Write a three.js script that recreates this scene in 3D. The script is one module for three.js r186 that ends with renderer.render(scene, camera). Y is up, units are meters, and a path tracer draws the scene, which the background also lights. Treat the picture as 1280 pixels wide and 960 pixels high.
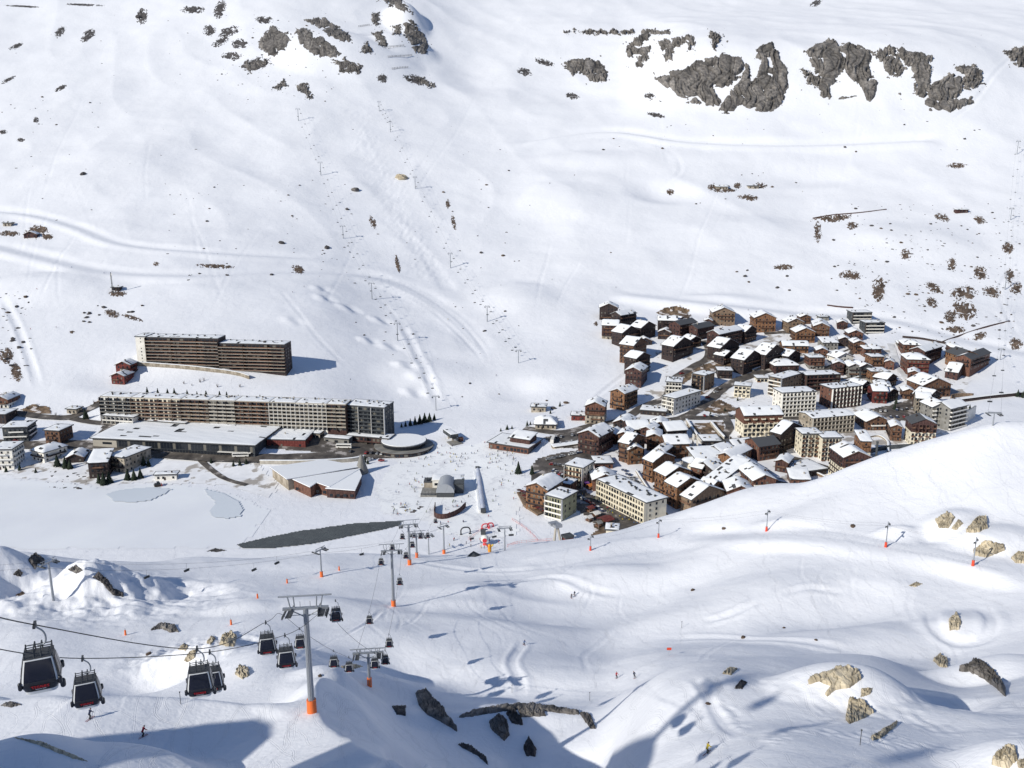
import * as THREE from 'three';
import { mergeGeometries, mergeVertices } from 'three/addons/utils/BufferGeometryUtils.js';
import { MarchingCubes } from 'three/addons/objects/MarchingCubes.js';

// ---------------------------------------------------------------- camera, sky, sun, exposure
const scene = new THREE.Scene();
const F = 1108, PITCH = 14 * Math.PI / 180, EYE = 200;          // metres; the frozen lake lies at y = 0
const camera = new THREE.PerspectiveCamera(2 * Math.atan(480 / F) * 180 / Math.PI, 4 / 3, 0.5, 9000);
camera.position.set(0, EYE, 0);
camera.rotation.set(-PITCH, 0, 0);
const renderer = new THREE.WebGLRenderer();
renderer.toneMapping = THREE.LinearToneMapping;
renderer.toneMappingExposure = 1.08;
renderer.shadowMap.enabled = true;

const EL = 29.5 * Math.PI / 180;                                    // sun low on the left, behind the viewer
const SUN = new THREE.Vector3(-0.79 * Math.cos(EL), Math.sin(EL), 0.613 * Math.cos(EL)).normalize();
{
  const W = 256, H = 128, d = new Float32Array(W * H * 4);
  for (let j = 0; j < H; j++) for (let i = 0; i < W; i++) {
    const el = ((j + 0.5) / H - 0.5) * Math.PI, k = Math.max(0, Math.sin(el));
    const t = Math.pow(1 - k, 3.2);
    const o = (j * W + i) * 4;
    d[o] = 0.068 + 0.19 * t; d[o + 1] = 0.128 + 0.22 * t; d[o + 2] = 0.265 + 0.2 * t; d[o + 3] = 1;
  }
  const tex = new THREE.DataTexture(d, W, H, THREE.RGBAFormat, THREE.FloatType);
  tex.mapping = THREE.EquirectangularReflectionMapping; tex.magFilter = THREE.LinearFilter; tex.needsUpdate = true;
  scene.background = tex; scene.environment = tex;
}
const sun = new THREE.DirectionalLight(new THREE.Color().setRGB(1, 0.957, 0.855), 4.05);
sun.position.copy(SUN).multiplyScalar(1500).add(new THREE.Vector3(0, 100, -600));
sun.target.position.set(0, 100, -600); scene.add(sun.target);
sun.castShadow = true;
Object.assign(sun.shadow.camera, { left: -1200, right: 1200, top: 1200, bottom: -1200, near: 10, far: 4000 });
sun.shadow.mapSize.set(4096, 4096);
scene.add(sun);
// scene.fog = new THREE.FogExp2(new THREE.Color().setRGB(0.62, 0.74, 0.95), 0.00002);

// ---------------------------------------------------------------- helpers
let seed = 12345;
const rnd = () => { seed = (seed * 1664525 + 1013904223) >>> 0; return seed / 4294967296; };
const rr = (a, b) => a + (b - a) * rnd();
const pick = a => a[Math.floor(rnd() * a.length)];
const clamp = (v, a, b) => Math.min(b, Math.max(a, v));
const sstep = (a, b, v) => { const t = clamp((v - a) / (b - a), 0, 1); return t * t * (3 - 2 * t); };
const lerp = (a, b, t) => a + (b - a) * t;
const PERM = new Uint8Array(512); { const p = [...Array(256).keys()]; for (let i = 255; i > 0; i--) { const j = Math.floor(rnd() * (i + 1)); [p[i], p[j]] = [p[j], p[i]]; } for (let i = 0; i < 512; i++) PERM[i] = p[i & 255]; }
const GX = [1, -1, 1, -1, 1.41, -1.41, 0, 0], GY = [1, 1, -1, -1, 0, 0, 1.41, -1.41];
function noise(x, y) {                                              // 2-D gradient noise, about -1..1
  const xi = Math.floor(x), yi = Math.floor(y), fx = x - xi, fy = y - yi, X = xi & 255, Y = yi & 255;
  const u = fx * fx * fx * (fx * (fx * 6 - 15) + 10), v = fy * fy * fy * (fy * (fy * 6 - 15) + 10);
  const g = (h, a, b) => GX[h & 7] * a + GY[h & 7] * b;
  const A = PERM[X] + Y, B = PERM[X + 1] + Y;
  return lerp(lerp(g(PERM[A], fx, fy), g(PERM[B], fx - 1, fy), u), lerp(g(PERM[A + 1], fx, fy - 1), g(PERM[B + 1], fx - 1, fy - 1), u), v);
}
function fbm(x, y, n = 4, gain = 0.5) { let s = 0, a = 1, f = 1; for (let i = 0; i < n; i++) { s += a * noise(x * f + i * 17.3, y * f - i * 9.1); a *= gain; f *= 2.03; } return s; }
const lin = (r, g, b) => new THREE.Color().setRGB(r, g, b);
const std = (c, roughness = 0.85, extra = {}) => new THREE.MeshStandardMaterial({ color: c, roughness, metalness: 0, ...extra });
const used = {};
function numbered(name) { const n = used[name] = (used[name] ?? -1) + 1; return n ? `${name}_${String(n).padStart(3, '0')}` : name; }
function shadows(o) { o.castShadow = true; o.receiveShadow = true; return o; }
function tag(o, label, category, group, kind) {
  if (label) o.userData.label = label;
  if (category) o.userData.category = category;
  if (group) o.userData.group = group;
  if (kind) o.userData.kind = kind;
  return o;
}
function thing(name, label, category, pos = [0, 0, 0], yaw = 0, group) {
  const o = new THREE.Group(); o.name = numbered(name); o.position.set(...pos); o.rotation.y = yaw;
  scene.add(o); return tag(o, label, category, group);
}
function part(name, geo, m, parent, pos, scale, rot) {
  const o = shadows(new THREE.Mesh(geo, m)); o.name = name;
  if (pos) o.position.set(...pos); if (scale) o.scale.set(...scale); if (rot) o.rotation.set(...rot);
  parent.add(o); return o;
}
function solo(name, geo, m, label, category, group, kind) {          // a thing or piece of the setting that is one mesh
  const o = shadows(new THREE.Mesh(geo, m)); o.name = numbered(name); scene.add(o);
  return tag(o, label, category, group, kind);
}
function geoOf(pos, idx, uv, col) {
  const g = new THREE.BufferGeometry();
  g.setAttribute('position', new THREE.Float32BufferAttribute(pos, 3));
  if (uv) g.setAttribute('uv', new THREE.Float32BufferAttribute(uv, 2));
  if (col) g.setAttribute('color', new THREE.Float32BufferAttribute(col, 3));
  if (idx) g.setIndex(idx);
  g.computeVertexNormals(); return g;
}
const UNIT = new THREE.BoxGeometry(1, 1, 1);
function bx(w, h, d, x = 0, y = 0, z = 0, ry = 0, rx = 0, rz = 0) {   // a box geometry centred at x y z
  const g = new THREE.BoxGeometry(w, h, d); if (rx) g.rotateX(rx); if (rz) g.rotateZ(rz); if (ry) g.rotateY(ry); g.translate(x, y, z); return g;
}
const V = (x, y, z) => new THREE.Vector3(x, y, z);
function bar(a, b, r, seg = 6, r2 = r) {                              // a round bar from a to b
  const d = V().subVectors(b, a), g = new THREE.CylinderGeometry(r2, r, d.length(), seg);
  g.applyQuaternion(new THREE.Quaternion().setFromUnitVectors(V(0, 1, 0), d.clone().normalize()));
  const m = a.clone().add(b).multiplyScalar(0.5); g.translate(m.x, m.y, m.z); return g;
}
const joinG = a => mergeGeometries(a.map(g => { const h = g.index ? g.toNonIndexed() : g; for (const k of Object.keys(h.attributes)) if (!['position', 'normal', 'uv', 'color'].includes(k)) h.deleteAttribute(k); if (!h.attributes.uv) h.setAttribute('uv', new THREE.Float32BufferAttribute(new Float32Array(h.attributes.position.count * 2), 2)); return h; }), false);
function tint(g, c) { const n = g.attributes.position.count, a = new Float32Array(n * 3); for (let i = 0; i < n; i++) { a[3 * i] = c.r; a[3 * i + 1] = c.g; a[3 * i + 2] = c.b; } g.setAttribute('color', new THREE.BufferAttribute(a, 3)); return g; }
// pixel of the 1280 x 960 photograph -> slope of its ray: x and y gained for each metre forward
function ray(px, py) {
  const xc = (px - 640) / F, yc = (480 - py) / F, fwd = Math.cos(PITCH) + yc * Math.sin(PITCH);
  return [xc / fwd, (-Math.sin(PITCH) + yc * Math.cos(PITCH)) / fwd];
}
// ---------------------------------------------------------------- terrain: one height field for the near hill, the valley and the far mountainside
// For some directions (pixel columns) the ground profile: [pixel row, metres ahead] where it shows, or {d, h} where it is hidden
const nearer = d => d > 200 && d <= 440 ? 200 + (d - 200) * 0.74 : d;
const P = (d, h) => ({ d: nearer(d), h });
const FARL = [[600, 543], [590, 556], P(590, 7), [530, 630], [470, 700], [400, 805], [300, 1005], [200, 1255], [100, 1560], [0, 1920]];
const PROFILE = [
  [-350, [P(0, 196), P(40, 155), P(100, 118), P(200, 64), P(300, 42), P(380, 26), P(470, 2), ...FARL]],
  [-40, [P(0, 196.5), P(40, 152), P(80, 131), [957, 100], [900, 122], [884, 148], [862, 200], [800, 248], [760, 290], [720, 330], [690, 358], P(425, 0), P(440, -0.3), P(530, -0.3), ...FARL]],
  [80, [P(0, 196.5), P(40, 150), P(80, 129), [950, 102], [905, 125], [884, 150], [860, 196], [800, 248], [760, 292], [720, 330], [700, 364], P(425, 0), P(440, -0.3), P(530, -0.3), ...FARL]],
  [190, [P(0, 196.5), P(40, 150), P(80, 128), [955, 104], [910, 130], [887, 150], [860, 182], [830, 214], [800, 248], [760, 295], [720, 345], [700, 385], P(435, 0), P(450, -0.3), P(530, -0.3), ...FARL]],
  [300, [P(0, 196.5), P(40, 152), P(80, 129), [955, 105], [910, 132], [892, 145], [850, 165], [820, 190], [800, 228], [760, 290], [720, 350], [695, 395], P(432, 0), P(450, -0.3), P(520, -0.3), [596, 548], P(590, 7), [535, 625], [470, 705], [400, 810], [300, 1010], [200, 1260], [100, 1555], [0, 1900]]],
  [390, [P(0, 196.5), P(40, 154), P(75, 132), [955, 98], [890, 126], [850, 163], [838, 182], [800, 242], [760, 290], [720, 350], [692, 400], P(437, 0), P(450, -0.2), P(540, 0.2), P(580, 5), [535, 628], [470, 715], [400, 825], [300, 1030], [200, 1270], [100, 1550], [0, 1880]]],
  [490, [P(0, 196.5), P(40, 154), P(70, 135), [956, 92], [932, 146], [900, 168], [868, 185], [850, 196], P(214, 66), [800, 247], [757, 300], [720, 352], [692, 404], P(440, 0.2), P(540, 1), [550, 618], [512, 680], [450, 775], [400, 870], [300, 1065], [200, 1300], [100, 1590], [0, 1950]]],
  [600, [P(0, 196.5), P(40, 150), P(75, 126), P(105, 108), [950, 154], [900, 171], [885, 179], P(202, 68), [840, 216], [800, 252], [750, 305], [715, 360], [695, 400], P(445, 0.5), P(540, 1.6), [550, 612], [500, 700], [450, 790], [400, 890], [300, 1090], [200, 1330], [100, 1660], [0, 2080]]],
  [760, [P(0, 196.5), P(40, 152), P(75, 128), P(105, 112), [950, 148], [910, 162], [892, 170], P(195, 72), [843, 212], [800, 256], [750, 310], [700, 370], [672, 412], P(455, 3), P(530, 3), [590, 547], [550, 603], [500, 690], [450, 785], [400, 890], [300, 1090], [200, 1330], [100, 1650], [40, 1880], [0, 2120]]],
  [850, [P(0, 196.5), P(40, 158), P(75, 134), [950, 116], [900, 129], [850, 146], P(185, 84), [800, 240], [750, 306], [700, 365], [660, 412], [649, 430], P(470, 3), P(520, 4), [550, 602], [500, 686], [450, 778], [400, 890], [300, 1090], [200, 1330], [142, 1470], [60, 1630], [45, 1710], [0, 2140]]],
  [1000, [P(0, 196.5), P(40, 158), P(70, 139), [950, 96], [900, 118], [850, 142], [828, 156], P(200, 80), [780, 246], [740, 282], [700, 316], [660, 352], [630, 382], [612, 400], P(450, 16), P(490, 5), P(530, 5), [550, 600], [500, 690], [450, 780], [400, 890], [300, 1085], [200, 1320], [140, 1450], [58, 1605], [44, 1690], [0, 2110]]],
  [1130, [P(0, 196.5), P(40, 158), P(70, 139), [950, 94], [900, 118], [862, 140], P(180, 92), [820, 210], [780, 246], [740, 271], [700, 296], [650, 330], [600, 365], [566, 392], P(440, 32), P(490, 10), P(540, 6), P(600, 7), [500, 694], [450, 780], [400, 885], [300, 1080], [200, 1310], [140, 1430], [58, 1580], [42, 1660], [0, 2080]]],
  [1280, [P(0, 196.5), P(40, 158), P(70, 140), [950, 97], [900, 122], [870, 148], [830, 198], [800, 225], [750, 256], [700, 286], [650, 316], [600, 342], [560, 362], [527, 380], P(440, 52), P(500, 22), P(560, 9), P(640, 11), [500, 694], [450, 780], [400, 880], [300, 1070], [200, 1290], [120, 1480], [60, 1640], [0, 2000]]],
  [1640, [P(0, 196.5), P(40, 160), P(100, 132), P(200, 105), P(300, 98), P(400, 96), P(500, 55), P(600, 22), [500, 700], [450, 780], [400, 880], [300, 1070], [200, 1290], [100, 1540], [0, 1960]]],
];
const DMAX = 3000, DSTEP = 2, NTAB = DMAX / DSTEP + 1;
const COLX = PROFILE.map(p => (p[0] - 640) / F / 0.985);
const COLT = PROFILE.map(([px, pts]) => {
  const k = pts.map(q => Array.isArray(q) ? [nearer(q[1]), EYE + nearer(q[1]) * ray(px, q[0])[1]] : [q.d, q.h]).sort((a, b) => a[0] - b[0]);
  const L = k[k.length - 1], s = 0.52; k.push([DMAX + 10, L[1] + (DMAX + 10 - L[0]) * s]);
  const n = k.length, m = [], dl = [];
  for (let i = 0; i < n - 1; i++) dl.push((k[i + 1][1] - k[i][1]) / (k[i + 1][0] - k[i][0]));
  for (let i = 0; i < n; i++) {
    if (i === 0) m.push(dl[0]); else if (i === n - 1) m.push(dl[n - 2]);
    else { const a = dl[i - 1], b = dl[i]; if (a * b <= 0) m.push(0); else { const h0 = k[i][0] - k[i - 1][0], h1 = k[i + 1][0] - k[i][0], w1 = 2 * h1 + h0, w2 = h1 + 2 * h0; m.push((w1 + w2) / (w1 / a + w2 / b)); } }
  }
  const t = new Float32Array(NTAB); let s0 = 0;
  for (let i = 0; i < NTAB; i++) {
    const d = i * DSTEP; while (s0 < n - 2 && d > k[s0 + 1][0]) s0++;
    const h = k[s0 + 1][0] - k[s0][0], u = (d - k[s0][0]) / h, u2 = u * u, u3 = u2 * u;
    t[i] = (2 * u3 - 3 * u2 + 1) * k[s0][1] + (u3 - 2 * u2 + u) * h * m[s0] + (-2 * u3 + 3 * u2) * k[s0 + 1][1] + (u3 - u2) * h * m[s0 + 1];
  }
  return t;
});
function baseH(xn, d) {
  const fi = clamp(d / DSTEP, 0, NTAB - 1.001), i = Math.floor(fi), f = fi - i;
  const q = c => COLT[c][i] + (COLT[c][i + 1] - COLT[c][i]) * f;
  let c = 0; while (c < COLX.length - 2 && xn > COLX[c + 1]) c++;
  const u = clamp((xn - COLX[c]) / (COLX[c + 1] - COLX[c]), 0, 1), n = COLX.length;
  const p1 = q(c), p2 = q(c + 1), s = (p2 - p1), w = COLX[c + 1] - COLX[c];
  const m1 = c > 0 ? ((p2 - q(c - 1)) / (COLX[c + 1] - COLX[c - 1])) * w : s, m2 = c < n - 2 ? ((q(c + 2) - p1) / (COLX[c + 2] - COLX[c])) * w : s;
  const u2 = u * u, u3 = u2 * u;
  return (2 * u3 - 3 * u2 + 1) * p1 + (u3 - 2 * u2 + u) * m1 + (-2 * u3 + 3 * u2) * p2 + (u3 - u2) * m2;
}
// mesh rows (metres ahead) and columns (metres sideways for each metre ahead)
const ROWS = []; for (let d = 16; d < DMAX;) { ROWS.push(d); d += Math.max(0.42, d * 0.0042); }
const COLS = []; { let x = -1.5; while (x < 1.5) { COLS.push(x); const a = Math.abs(x); x += a < 0.66 ? 0.00205 : 0.00205 + (a - 0.66) * 0.05; } }
const NR = ROWS.length, NC = COLS.length, HM = new Float32Array(NR * NC);
const C0 = COLS.findIndex(v => v >= -0.655), C1 = COLS.findIndex(v => v >= 0.65);
function colIndex(xn) { if (xn > COLS[C0] && xn < COLS[C1] - 0.003) { let c = C0 + Math.floor((xn - COLS[C0]) / 0.00205); while (COLS[c] > xn) c--; while (COLS[c + 1] <= xn) c++; return c; } let a = 0, b = NC - 1; while (b - a > 1) { const m = (a + b) >> 1; if (COLS[m] <= xn) a = m; else b = m; } return a; }
function rowIndex(d) { let a = 0, b = NR - 1; while (b - a > 1) { const m = (a + b) >> 1; if (ROWS[m] <= d) a = m; else b = m; } return a; }
const flatZone = (x, d) => 1 - sstep(440, 470, d) + sstep(640, 800, d);   // 0 on the valley floor
for (let r = 0; r < NR; r++) for (let c = 0; c < NC; c++) {
  const d = ROWS[r], x = COLS[c] * d;
  let h = baseH(COLS[c], d);
  const far = sstep(680, 900, d), near = 1 - sstep(380, 440, d);
  if (far > 0) {
    h += far * (5 * fbm(x / 260 + 3, d / 240, 2) + 1.3 * fbm(x / 75, d / 60 + 7, 2) + 0.26 * fbm(x / 22 + 1, d / 16, 2) + 0.07 * noise(x / 9, d / 9));
    const rg = 1 - Math.abs(noise((x + d * 0.35) / 120, d / 190 + 40)); h += far * 2.2 * (rg * rg - 0.5) * sstep(900, 1200, d);
  }
  if (near > 0) {
    const k = near * sstep(20, 90, d), w = 0.25 + 0.75 * sstep(-0.1, 0.45, noise(x / 60 + 31, d / 45 + 2));
    h += k * (1.5 * fbm(x / 60 + 11, d / 48, 2) + 0.34 * w * fbm(x / 17, d / 14 + 5, 2) + 0.05 * w * fbm(x / 3.3, d / 2.6, 2));
  }
  const mid = (1 - far) * (1 - near); if (mid > 0 && h > 0.6) h += mid * 0.5 * fbm(x / 45, d / 40, 2);
  HM[r * NC + c] = h;
}
function hAt(x, z) {                                                 // ground height anywhere ahead of the viewer
  const d = Math.max(ROWS[0], -z), xn = clamp(x / d, COLS[0], COLS[NC - 1] - 1e-6), r = Math.min(NR - 2, rowIndex(d)), c = Math.min(NC - 2, colIndex(xn));
  const u = clamp((xn - COLS[c]) / (COLS[c + 1] - COLS[c]), 0, 1), v = clamp((d - ROWS[r]) / (ROWS[r + 1] - ROWS[r]), 0, 1), i = r * NC + c;
  return lerp(lerp(HM[i], HM[i + 1], u), lerp(HM[i + NC], HM[i + NC + 1], u), v);
}
function at(px, py, dmin = 24) {                                      // where the line of sight of a pixel meets the ground
  const [sx, sy] = ray(px, py); let r = rowIndex(dmin), pd = ROWS[r], pe = 1;
  for (; r < NR; r++) {
    const d = ROWS[r], e = EYE + sy * d - hAt(sx * d, -d);
    if (e <= 0) { const t = pe / (pe - e), q = lerp(pd, d, clamp(t, 0, 1)); const p = V(sx * q, 0, -q); p.y = hAt(p.x, p.z); return p; }
    pd = d; pe = e;
  }
  return V(sx * DMAX, EYE + sy * DMAX, -DMAX);
}
const mpp = p => (-p.z * Math.cos(PITCH) + (EYE - p.y) * Math.sin(PITCH)) / F;   // metres one pixel spans at a point
// stamps: change the height grid inside a box of the ground
function stamp(x0, x1, d0, d1, fn) {
  const ra = rowIndex(Math.max(ROWS[0], d0)), rb = Math.min(NR - 1, rowIndex(d1) + 1);
  for (let r = ra; r <= rb; r++) {
    const d = ROWS[r], ca = colIndex(x0 / d), cb = Math.min(NC - 1, colIndex(x1 / d) + 1);
    for (let c = ca; c <= cb; c++) { const i = r * NC + c; HM[i] = fn(COLS[c] * d, d, HM[i]); }
  }
}
function bump(px, py, rx, rd, h, turn = 0, pow = 2, dmin) {            // a knoll (h > 0) or hollow (h < 0); radii in metres across and ahead
  const p = at(px, py, dmin), R = Math.max(rx, rd) * 1.05, cs = Math.cos(turn), sn = Math.sin(turn);
  stamp(p.x - R, p.x + R, -p.z - R, -p.z + R, (x, d, H) => {
    const ax = x - p.x, ad = d + p.z, u = (ax * cs + ad * sn) / rx, v = (-ax * sn + ad * cs) / rd, q = u * u + v * v;
    return q < 1 ? H + h * Math.pow(1 - q, pow) : H;
  });
}
function trace(pts, step = 4, dmin) {                                  // pixel polyline -> smooth ground polyline
  const w = pts.map(([a, b]) => at(a, b, dmin)), c = new THREE.CatmullRomCurve3(w, false, 'centripetal'), n = Math.max(2, Math.ceil(c.getLength() / step));
  return c.getSpacedPoints(n);
}
function segDist(x, d, L) {                                            // distance to a ground polyline, place along it, its height there
  let best = 1e9, bt = 0, by = 0, sd = 1;
  for (let i = 0; i < L.length - 1; i++) {
    const ax = L[i].x, ad = -L[i].z, ex = L[i + 1].x - ax, ed = -L[i + 1].z - ad, l2 = ex * ex + ed * ed || 1e-6;
    const t = clamp(((x - ax) * ex + (d - ad) * ed) / l2, 0, 1), qx = x - ax - ex * t, qd = d - ad - ed * t, q = qx * qx + qd * qd;
    if (q < best) { best = q; bt = i + t; by = lerp(L[i].y, L[i + 1].y, t); sd = ex * qd - ed * qx < 0 ? 1 : -1; }
  }
  return [Math.sqrt(best), bt, by, sd];
}
function lineStamp(L, R, fn) {                                          // fn(distance, height, place 0..1, line height)
  const hit = new Map();
  for (let i = 0; i < L.length - 1; i += 4) {
    const S = L.slice(i, Math.min(L.length, i + 5)); let x0 = 1e9, x1 = -1e9, d0 = 1e9, d1 = -1e9;
    for (const p of S) { x0 = Math.min(x0, p.x); x1 = Math.max(x1, p.x); d0 = Math.min(d0, -p.z); d1 = Math.max(d1, -p.z); }
    const ra = rowIndex(Math.max(ROWS[0], d0 - R)), rb = Math.min(NR - 1, rowIndex(d1 + R) + 1);
    for (let r = ra; r <= rb; r++) {
      const d = ROWS[r], ca = colIndex((x0 - R) / d), cb = Math.min(NC - 1, colIndex((x1 + R) / d) + 1);
      for (let c = ca; c <= cb; c++) { const q = segDist(COLS[c] * d, d, S); if (q[0] > R) continue; const k = r * NC + c, o = hit.get(k); if (!o || o[0] > q[0]) hit.set(k, [q[0], (i + q[1]) / (L.length - 1), q[2], COLS[c] * d, d, q[3]]); }
    }
  }
  for (const [k, [q, t, y, x, d, sd]] of hit) HM[k] = fn(q, HM[k], t, y, x, d, sd);
}
const ends = (t, e = 0.2) => sstep(0, e, t) * (1 - sstep(1 - e, 1, t));
function track(pts, w, depth, berm = depth * 0.6, dmin) {               // a groove with a raised lip on both sides
  const L = trace(pts, Math.max(1.5, w), dmin);
  lineStamp(L, w * 1.8, (q, H, t) => H + ends(t) * (-depth * (1 - sstep(w * 0.3, w * 0.7, q)) + berm * Math.exp(-Math.pow((q - w * 0.95) / (w * 0.36), 2))));
}
function bench(pts, w, cut, dmin, blend = 1.2) {                         // a level shelf (road or piste) cut across a slope
  const L = trace(pts, 3, dmin);
  const hs = L.map((p, i) => { let s = 0, n = 0; for (let j = Math.max(0, i - 5); j <= Math.min(L.length - 1, i + 5); j++) { s += L[j].y; n++; } return s / n; });
  L.forEach((p, i) => p.y = hs[i]);
  lineStamp(L, w * (0.5 + blend), (q, H, t, y) => lerp(H, lerp(y - cut, H, sstep(w * 0.4, w * (0.5 + blend), q)), ends(t, 0.06)));
  return L;
}
const VAL = 440;                                                      // beyond the near hill: look from here for things in the valley
function dropRight(pts, slope, R, dmin) {                                // the ground falls away steeply on the right of a ridge line
  const L = trace(pts, 2, dmin);
  lineStamp(L, R, (q, H, t, y, x, d, sd) => { if (sd < 0) return H; const e = ends(t, 0.12), k = y - slope * q * (1 - 0.3 * q / R) + 0.6 * fbm(x / 6, d / 6, 2); return lerp(H, Math.min(H, k), e * (1 - sstep(R * 0.75, R, q))); });
}
function smoothGround(x0, x1, d0, d1, n) {                              // soften a piece of the height grid
  const ra = rowIndex(d0), rb = rowIndex(d1);
  for (let k = 0; k < n; k++) { const src = HM.slice(); for (let r = Math.max(1, ra); r < Math.min(NR - 1, rb); r++) { const d = ROWS[r], ca = Math.max(1, colIndex(x0 / d)), cb = Math.min(NC - 2, colIndex(x1 / d)); for (let c = ca; c <= cb; c++) { const i = r * NC + c; HM[i] = (src[i] * 2 + src[i - 1] + src[i + 1] + src[i - NC] + src[i + NC] + 0.5 * (src[i - NC - 1] + src[i - NC + 1] + src[i + NC - 1] + src[i + NC + 1])) / 8; } } }
}
// ---- the far mountainside
bump(430, 70, 150, 110, 30, -0.2, 1.5); bump(505, 62, 70, 60, 26, 0, 1.6); bump(508, 28, 46, 75, 34, 0.25, 1.3); { const a = at(512, 30, 1000); smoothGround(a.x - 90, a.x + 90, -a.z - 110, -a.z + 130, 3); }
bump(590, 90, 80, 130, -8, 0.3, 2);
bump(600, 500, 120, 60, -3, 0, 2); bump(650, 488, 34, 26, -2.5, 0.3, 2); bump(690, 470, 40, 40, 2, 0, 2); bump(880, 380, 90, 26, 6, 0, 2);
bump(120, 215, 200, 120, 9, 0.3, 2); bump(250, 190, 70, 110, -3, 0.2, 2.5); bump(330, 200, 70, 90, -2.5, -0.2, 2.5); bump(700, 250, 90, 60, 7, 0, 2); bump(830, 240, 60, 40, -8, 0, 2); bump(900, 290, 120, 50, 6, 0.2, 2);
bump(740, 200, 120, 40, 5, 0, 2); bump(1000, 220, 110, 40, -6, 0, 2); bump(640, 370, 60, 50, 6, 0, 2); bump(1130, 300, 120, 70, 8, 0, 2); bump(540, 470, 60, 40, 4, 0, 2);
bump(60, 360, 90, 50, 8, 0, 2); bump(160, 470, 60, 30, -4, 0, 2);
// groomed runs and cat tracks
bench([[-60, 262], [30, 268], [90, 283], [150, 305], [260, 316], [400, 324]], 9, 0.3);
bench([[-60, 296], [40, 320], [130, 340], [240, 345], [380, 341], [470, 348], [530, 372], [580, 412], [606, 450]], 12, 0.2);
bench([[760, 365], [880, 378], [1000, 392], [1110, 400], [1200, 425], [1330, 452]], 13, 0.4);
bench([[640, 180], [760, 165], [860, 178], [1000, 182], [1180, 175]], 12, 0.4);
track([[395, 333], [470, 352], [520, 375], [560, 405], [590, 435], [605, 458]], 3.2, 0.45, 0.4); track([[430, 331], [490, 350], [540, 376], [578, 405], [604, 436], [612, 455]], 3.2, 0.45, 0.4);
track([[0, 366], [18, 400], [36, 445], [50, 490]], 5, 0.5); track([[500, 400], [520, 440], [538, 478], [552, 510]], 6, 0.5, 0.4); track([[474, 372], [500, 402]], 3, 0.3);
track([[1290, 52], [1245, 90], [1215, 130], [1170, 165]], 5, 0.5); track([[750, 160], [800, 172], [840, 190], [850, 215], [820, 240]], 6, 0.4); track([[680, 165], [760, 176], [830, 200]], 5, 0.4);
track([[1000, 195], [1035, 232]], 3, 0.6); track([[345, 358], [365, 380], [400, 425], [440, 465]], 3, 0.3); track([[740, 500], [768, 478], [790, 462]], 4, 0.4);
track([[1270, 330], [1250, 360], [1262, 400], [1280, 430]], 4, 0.35); track([[470, 262], [540, 330], [570, 375]], 14, 0.5, 0.2); track([[1180, 380], [1230, 385], [1260, 410]], 4, 0.35);
// wind lips and park kickers between the chairlift and the blocks
for (const [a, b, w, h] of [[400, 372, 10, 1.6], [430, 385, 12, 1.8], [470, 400, 12, 1.8], [395, 360, 9, 1.4], [455, 425, 10, 1.8], [480, 432, 12, 1.6], [500, 455, 11, 1.8], [520, 470, 12, 1.6], [510, 490, 10, 1.5], [360, 400, 12, 1.2]]) { bump(a, b, w, 7, h, -0.5, 1.3); bump(a + 12, b + 2, w, 6, -h * 0.8, -0.5, 1.3); }
// mogul field
{ const a = at(440, 330), b = at(440, 140); stamp(-420, 40, -a.z, -b.z, (x, d, H) => { const t = (d + a.z) / (a.z - b.z), cx = lerp(at(540, 330).x, at(440, 150).x, clamp((d + a.z) / (-b.z + a.z), 0, 1)), q = Math.abs(x - cx) / 30; return q < 1 ? H + 0.75 * (1 - q * q) * noise(x / 4.2, d / 5.5) : H; }); }
// ---- the near hill
bump(92, 735, 15, 12, 3, 0, 1.5); bump(92, 722, 7, 6, 3, 0, 1.3); bump(146, 736, 24, 12, 7.5, 0.25, 1.2); bump(120, 722, 9, 14, 3, -0.3, 1.2); bump(-40, 735, 24, 22, 13, 0, 1.3); bump(28, 706, 17, 10, 4, 0.2, 1.3); bump(20, 735, 10, 8, -2, 0, 1.5);
{ const a = at(100, 745, 200); stamp(a.x - 60, a.x + 70, -a.z - 30, -a.z + 40, (x, d, H) => { const q = Math.hypot((x - a.x - 5) / 60, (d + a.z - 5) / 35); return q < 1 ? H + (1 - q) * (2.4 * fbm(x / 11, d / 6, 3) + 0.4 * fbm(x / 2.4, d / 2, 2)) : H; }); }
{ const a = at(250, 820, 150); stamp(a.x - 26, a.x + 26, -a.z - 18, -a.z + 22, (x, d, H) => { const q = Math.hypot((x - a.x) / 26, (d + a.z - 2) / 20); return q < 1 ? H + (1 - q) * (2.2 * fbm(x / 6, d / 5, 3) + 0.3 * fbm(x / 1.5, d / 1.3, 2)) : H; }); } bump(215, 735, 26, 14, -3, 0, 2);
bump(236, 826, 15, 12, 3, 0.2, 1.8); bump(275, 815, 14, 10, 2.5, 0, 1.8); bump(180, 850, 18, 14, -4, 0, 2);
bench([[-60, 890], [40, 894], [100, 897], [160, 903], [230, 912], [300, 925], [360, 937], [420, 950], [470, 962]], 15, 0, undefined, 0.5);
bump(20, 945, 14, 9, 2.5, -0.5, 1.6);
bump(425, 852, 13, 9, 3, 0, 2); bump(394, 872, 12, 17, 3.2, 0, 1.5); dropRight([[640, 1040], [560, 990], [505, 958], [440, 927], [400, 893], [393, 868], [400, 850], [420, 842]], 0.85, 42, 60); smoothGround(-34, 40, 92, 200, 10); bump(545, 900, 14, 9, 1.5, 0, 2, 120); bump(660, 895, 18, 9, 2, 0, 2, 120);
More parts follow.
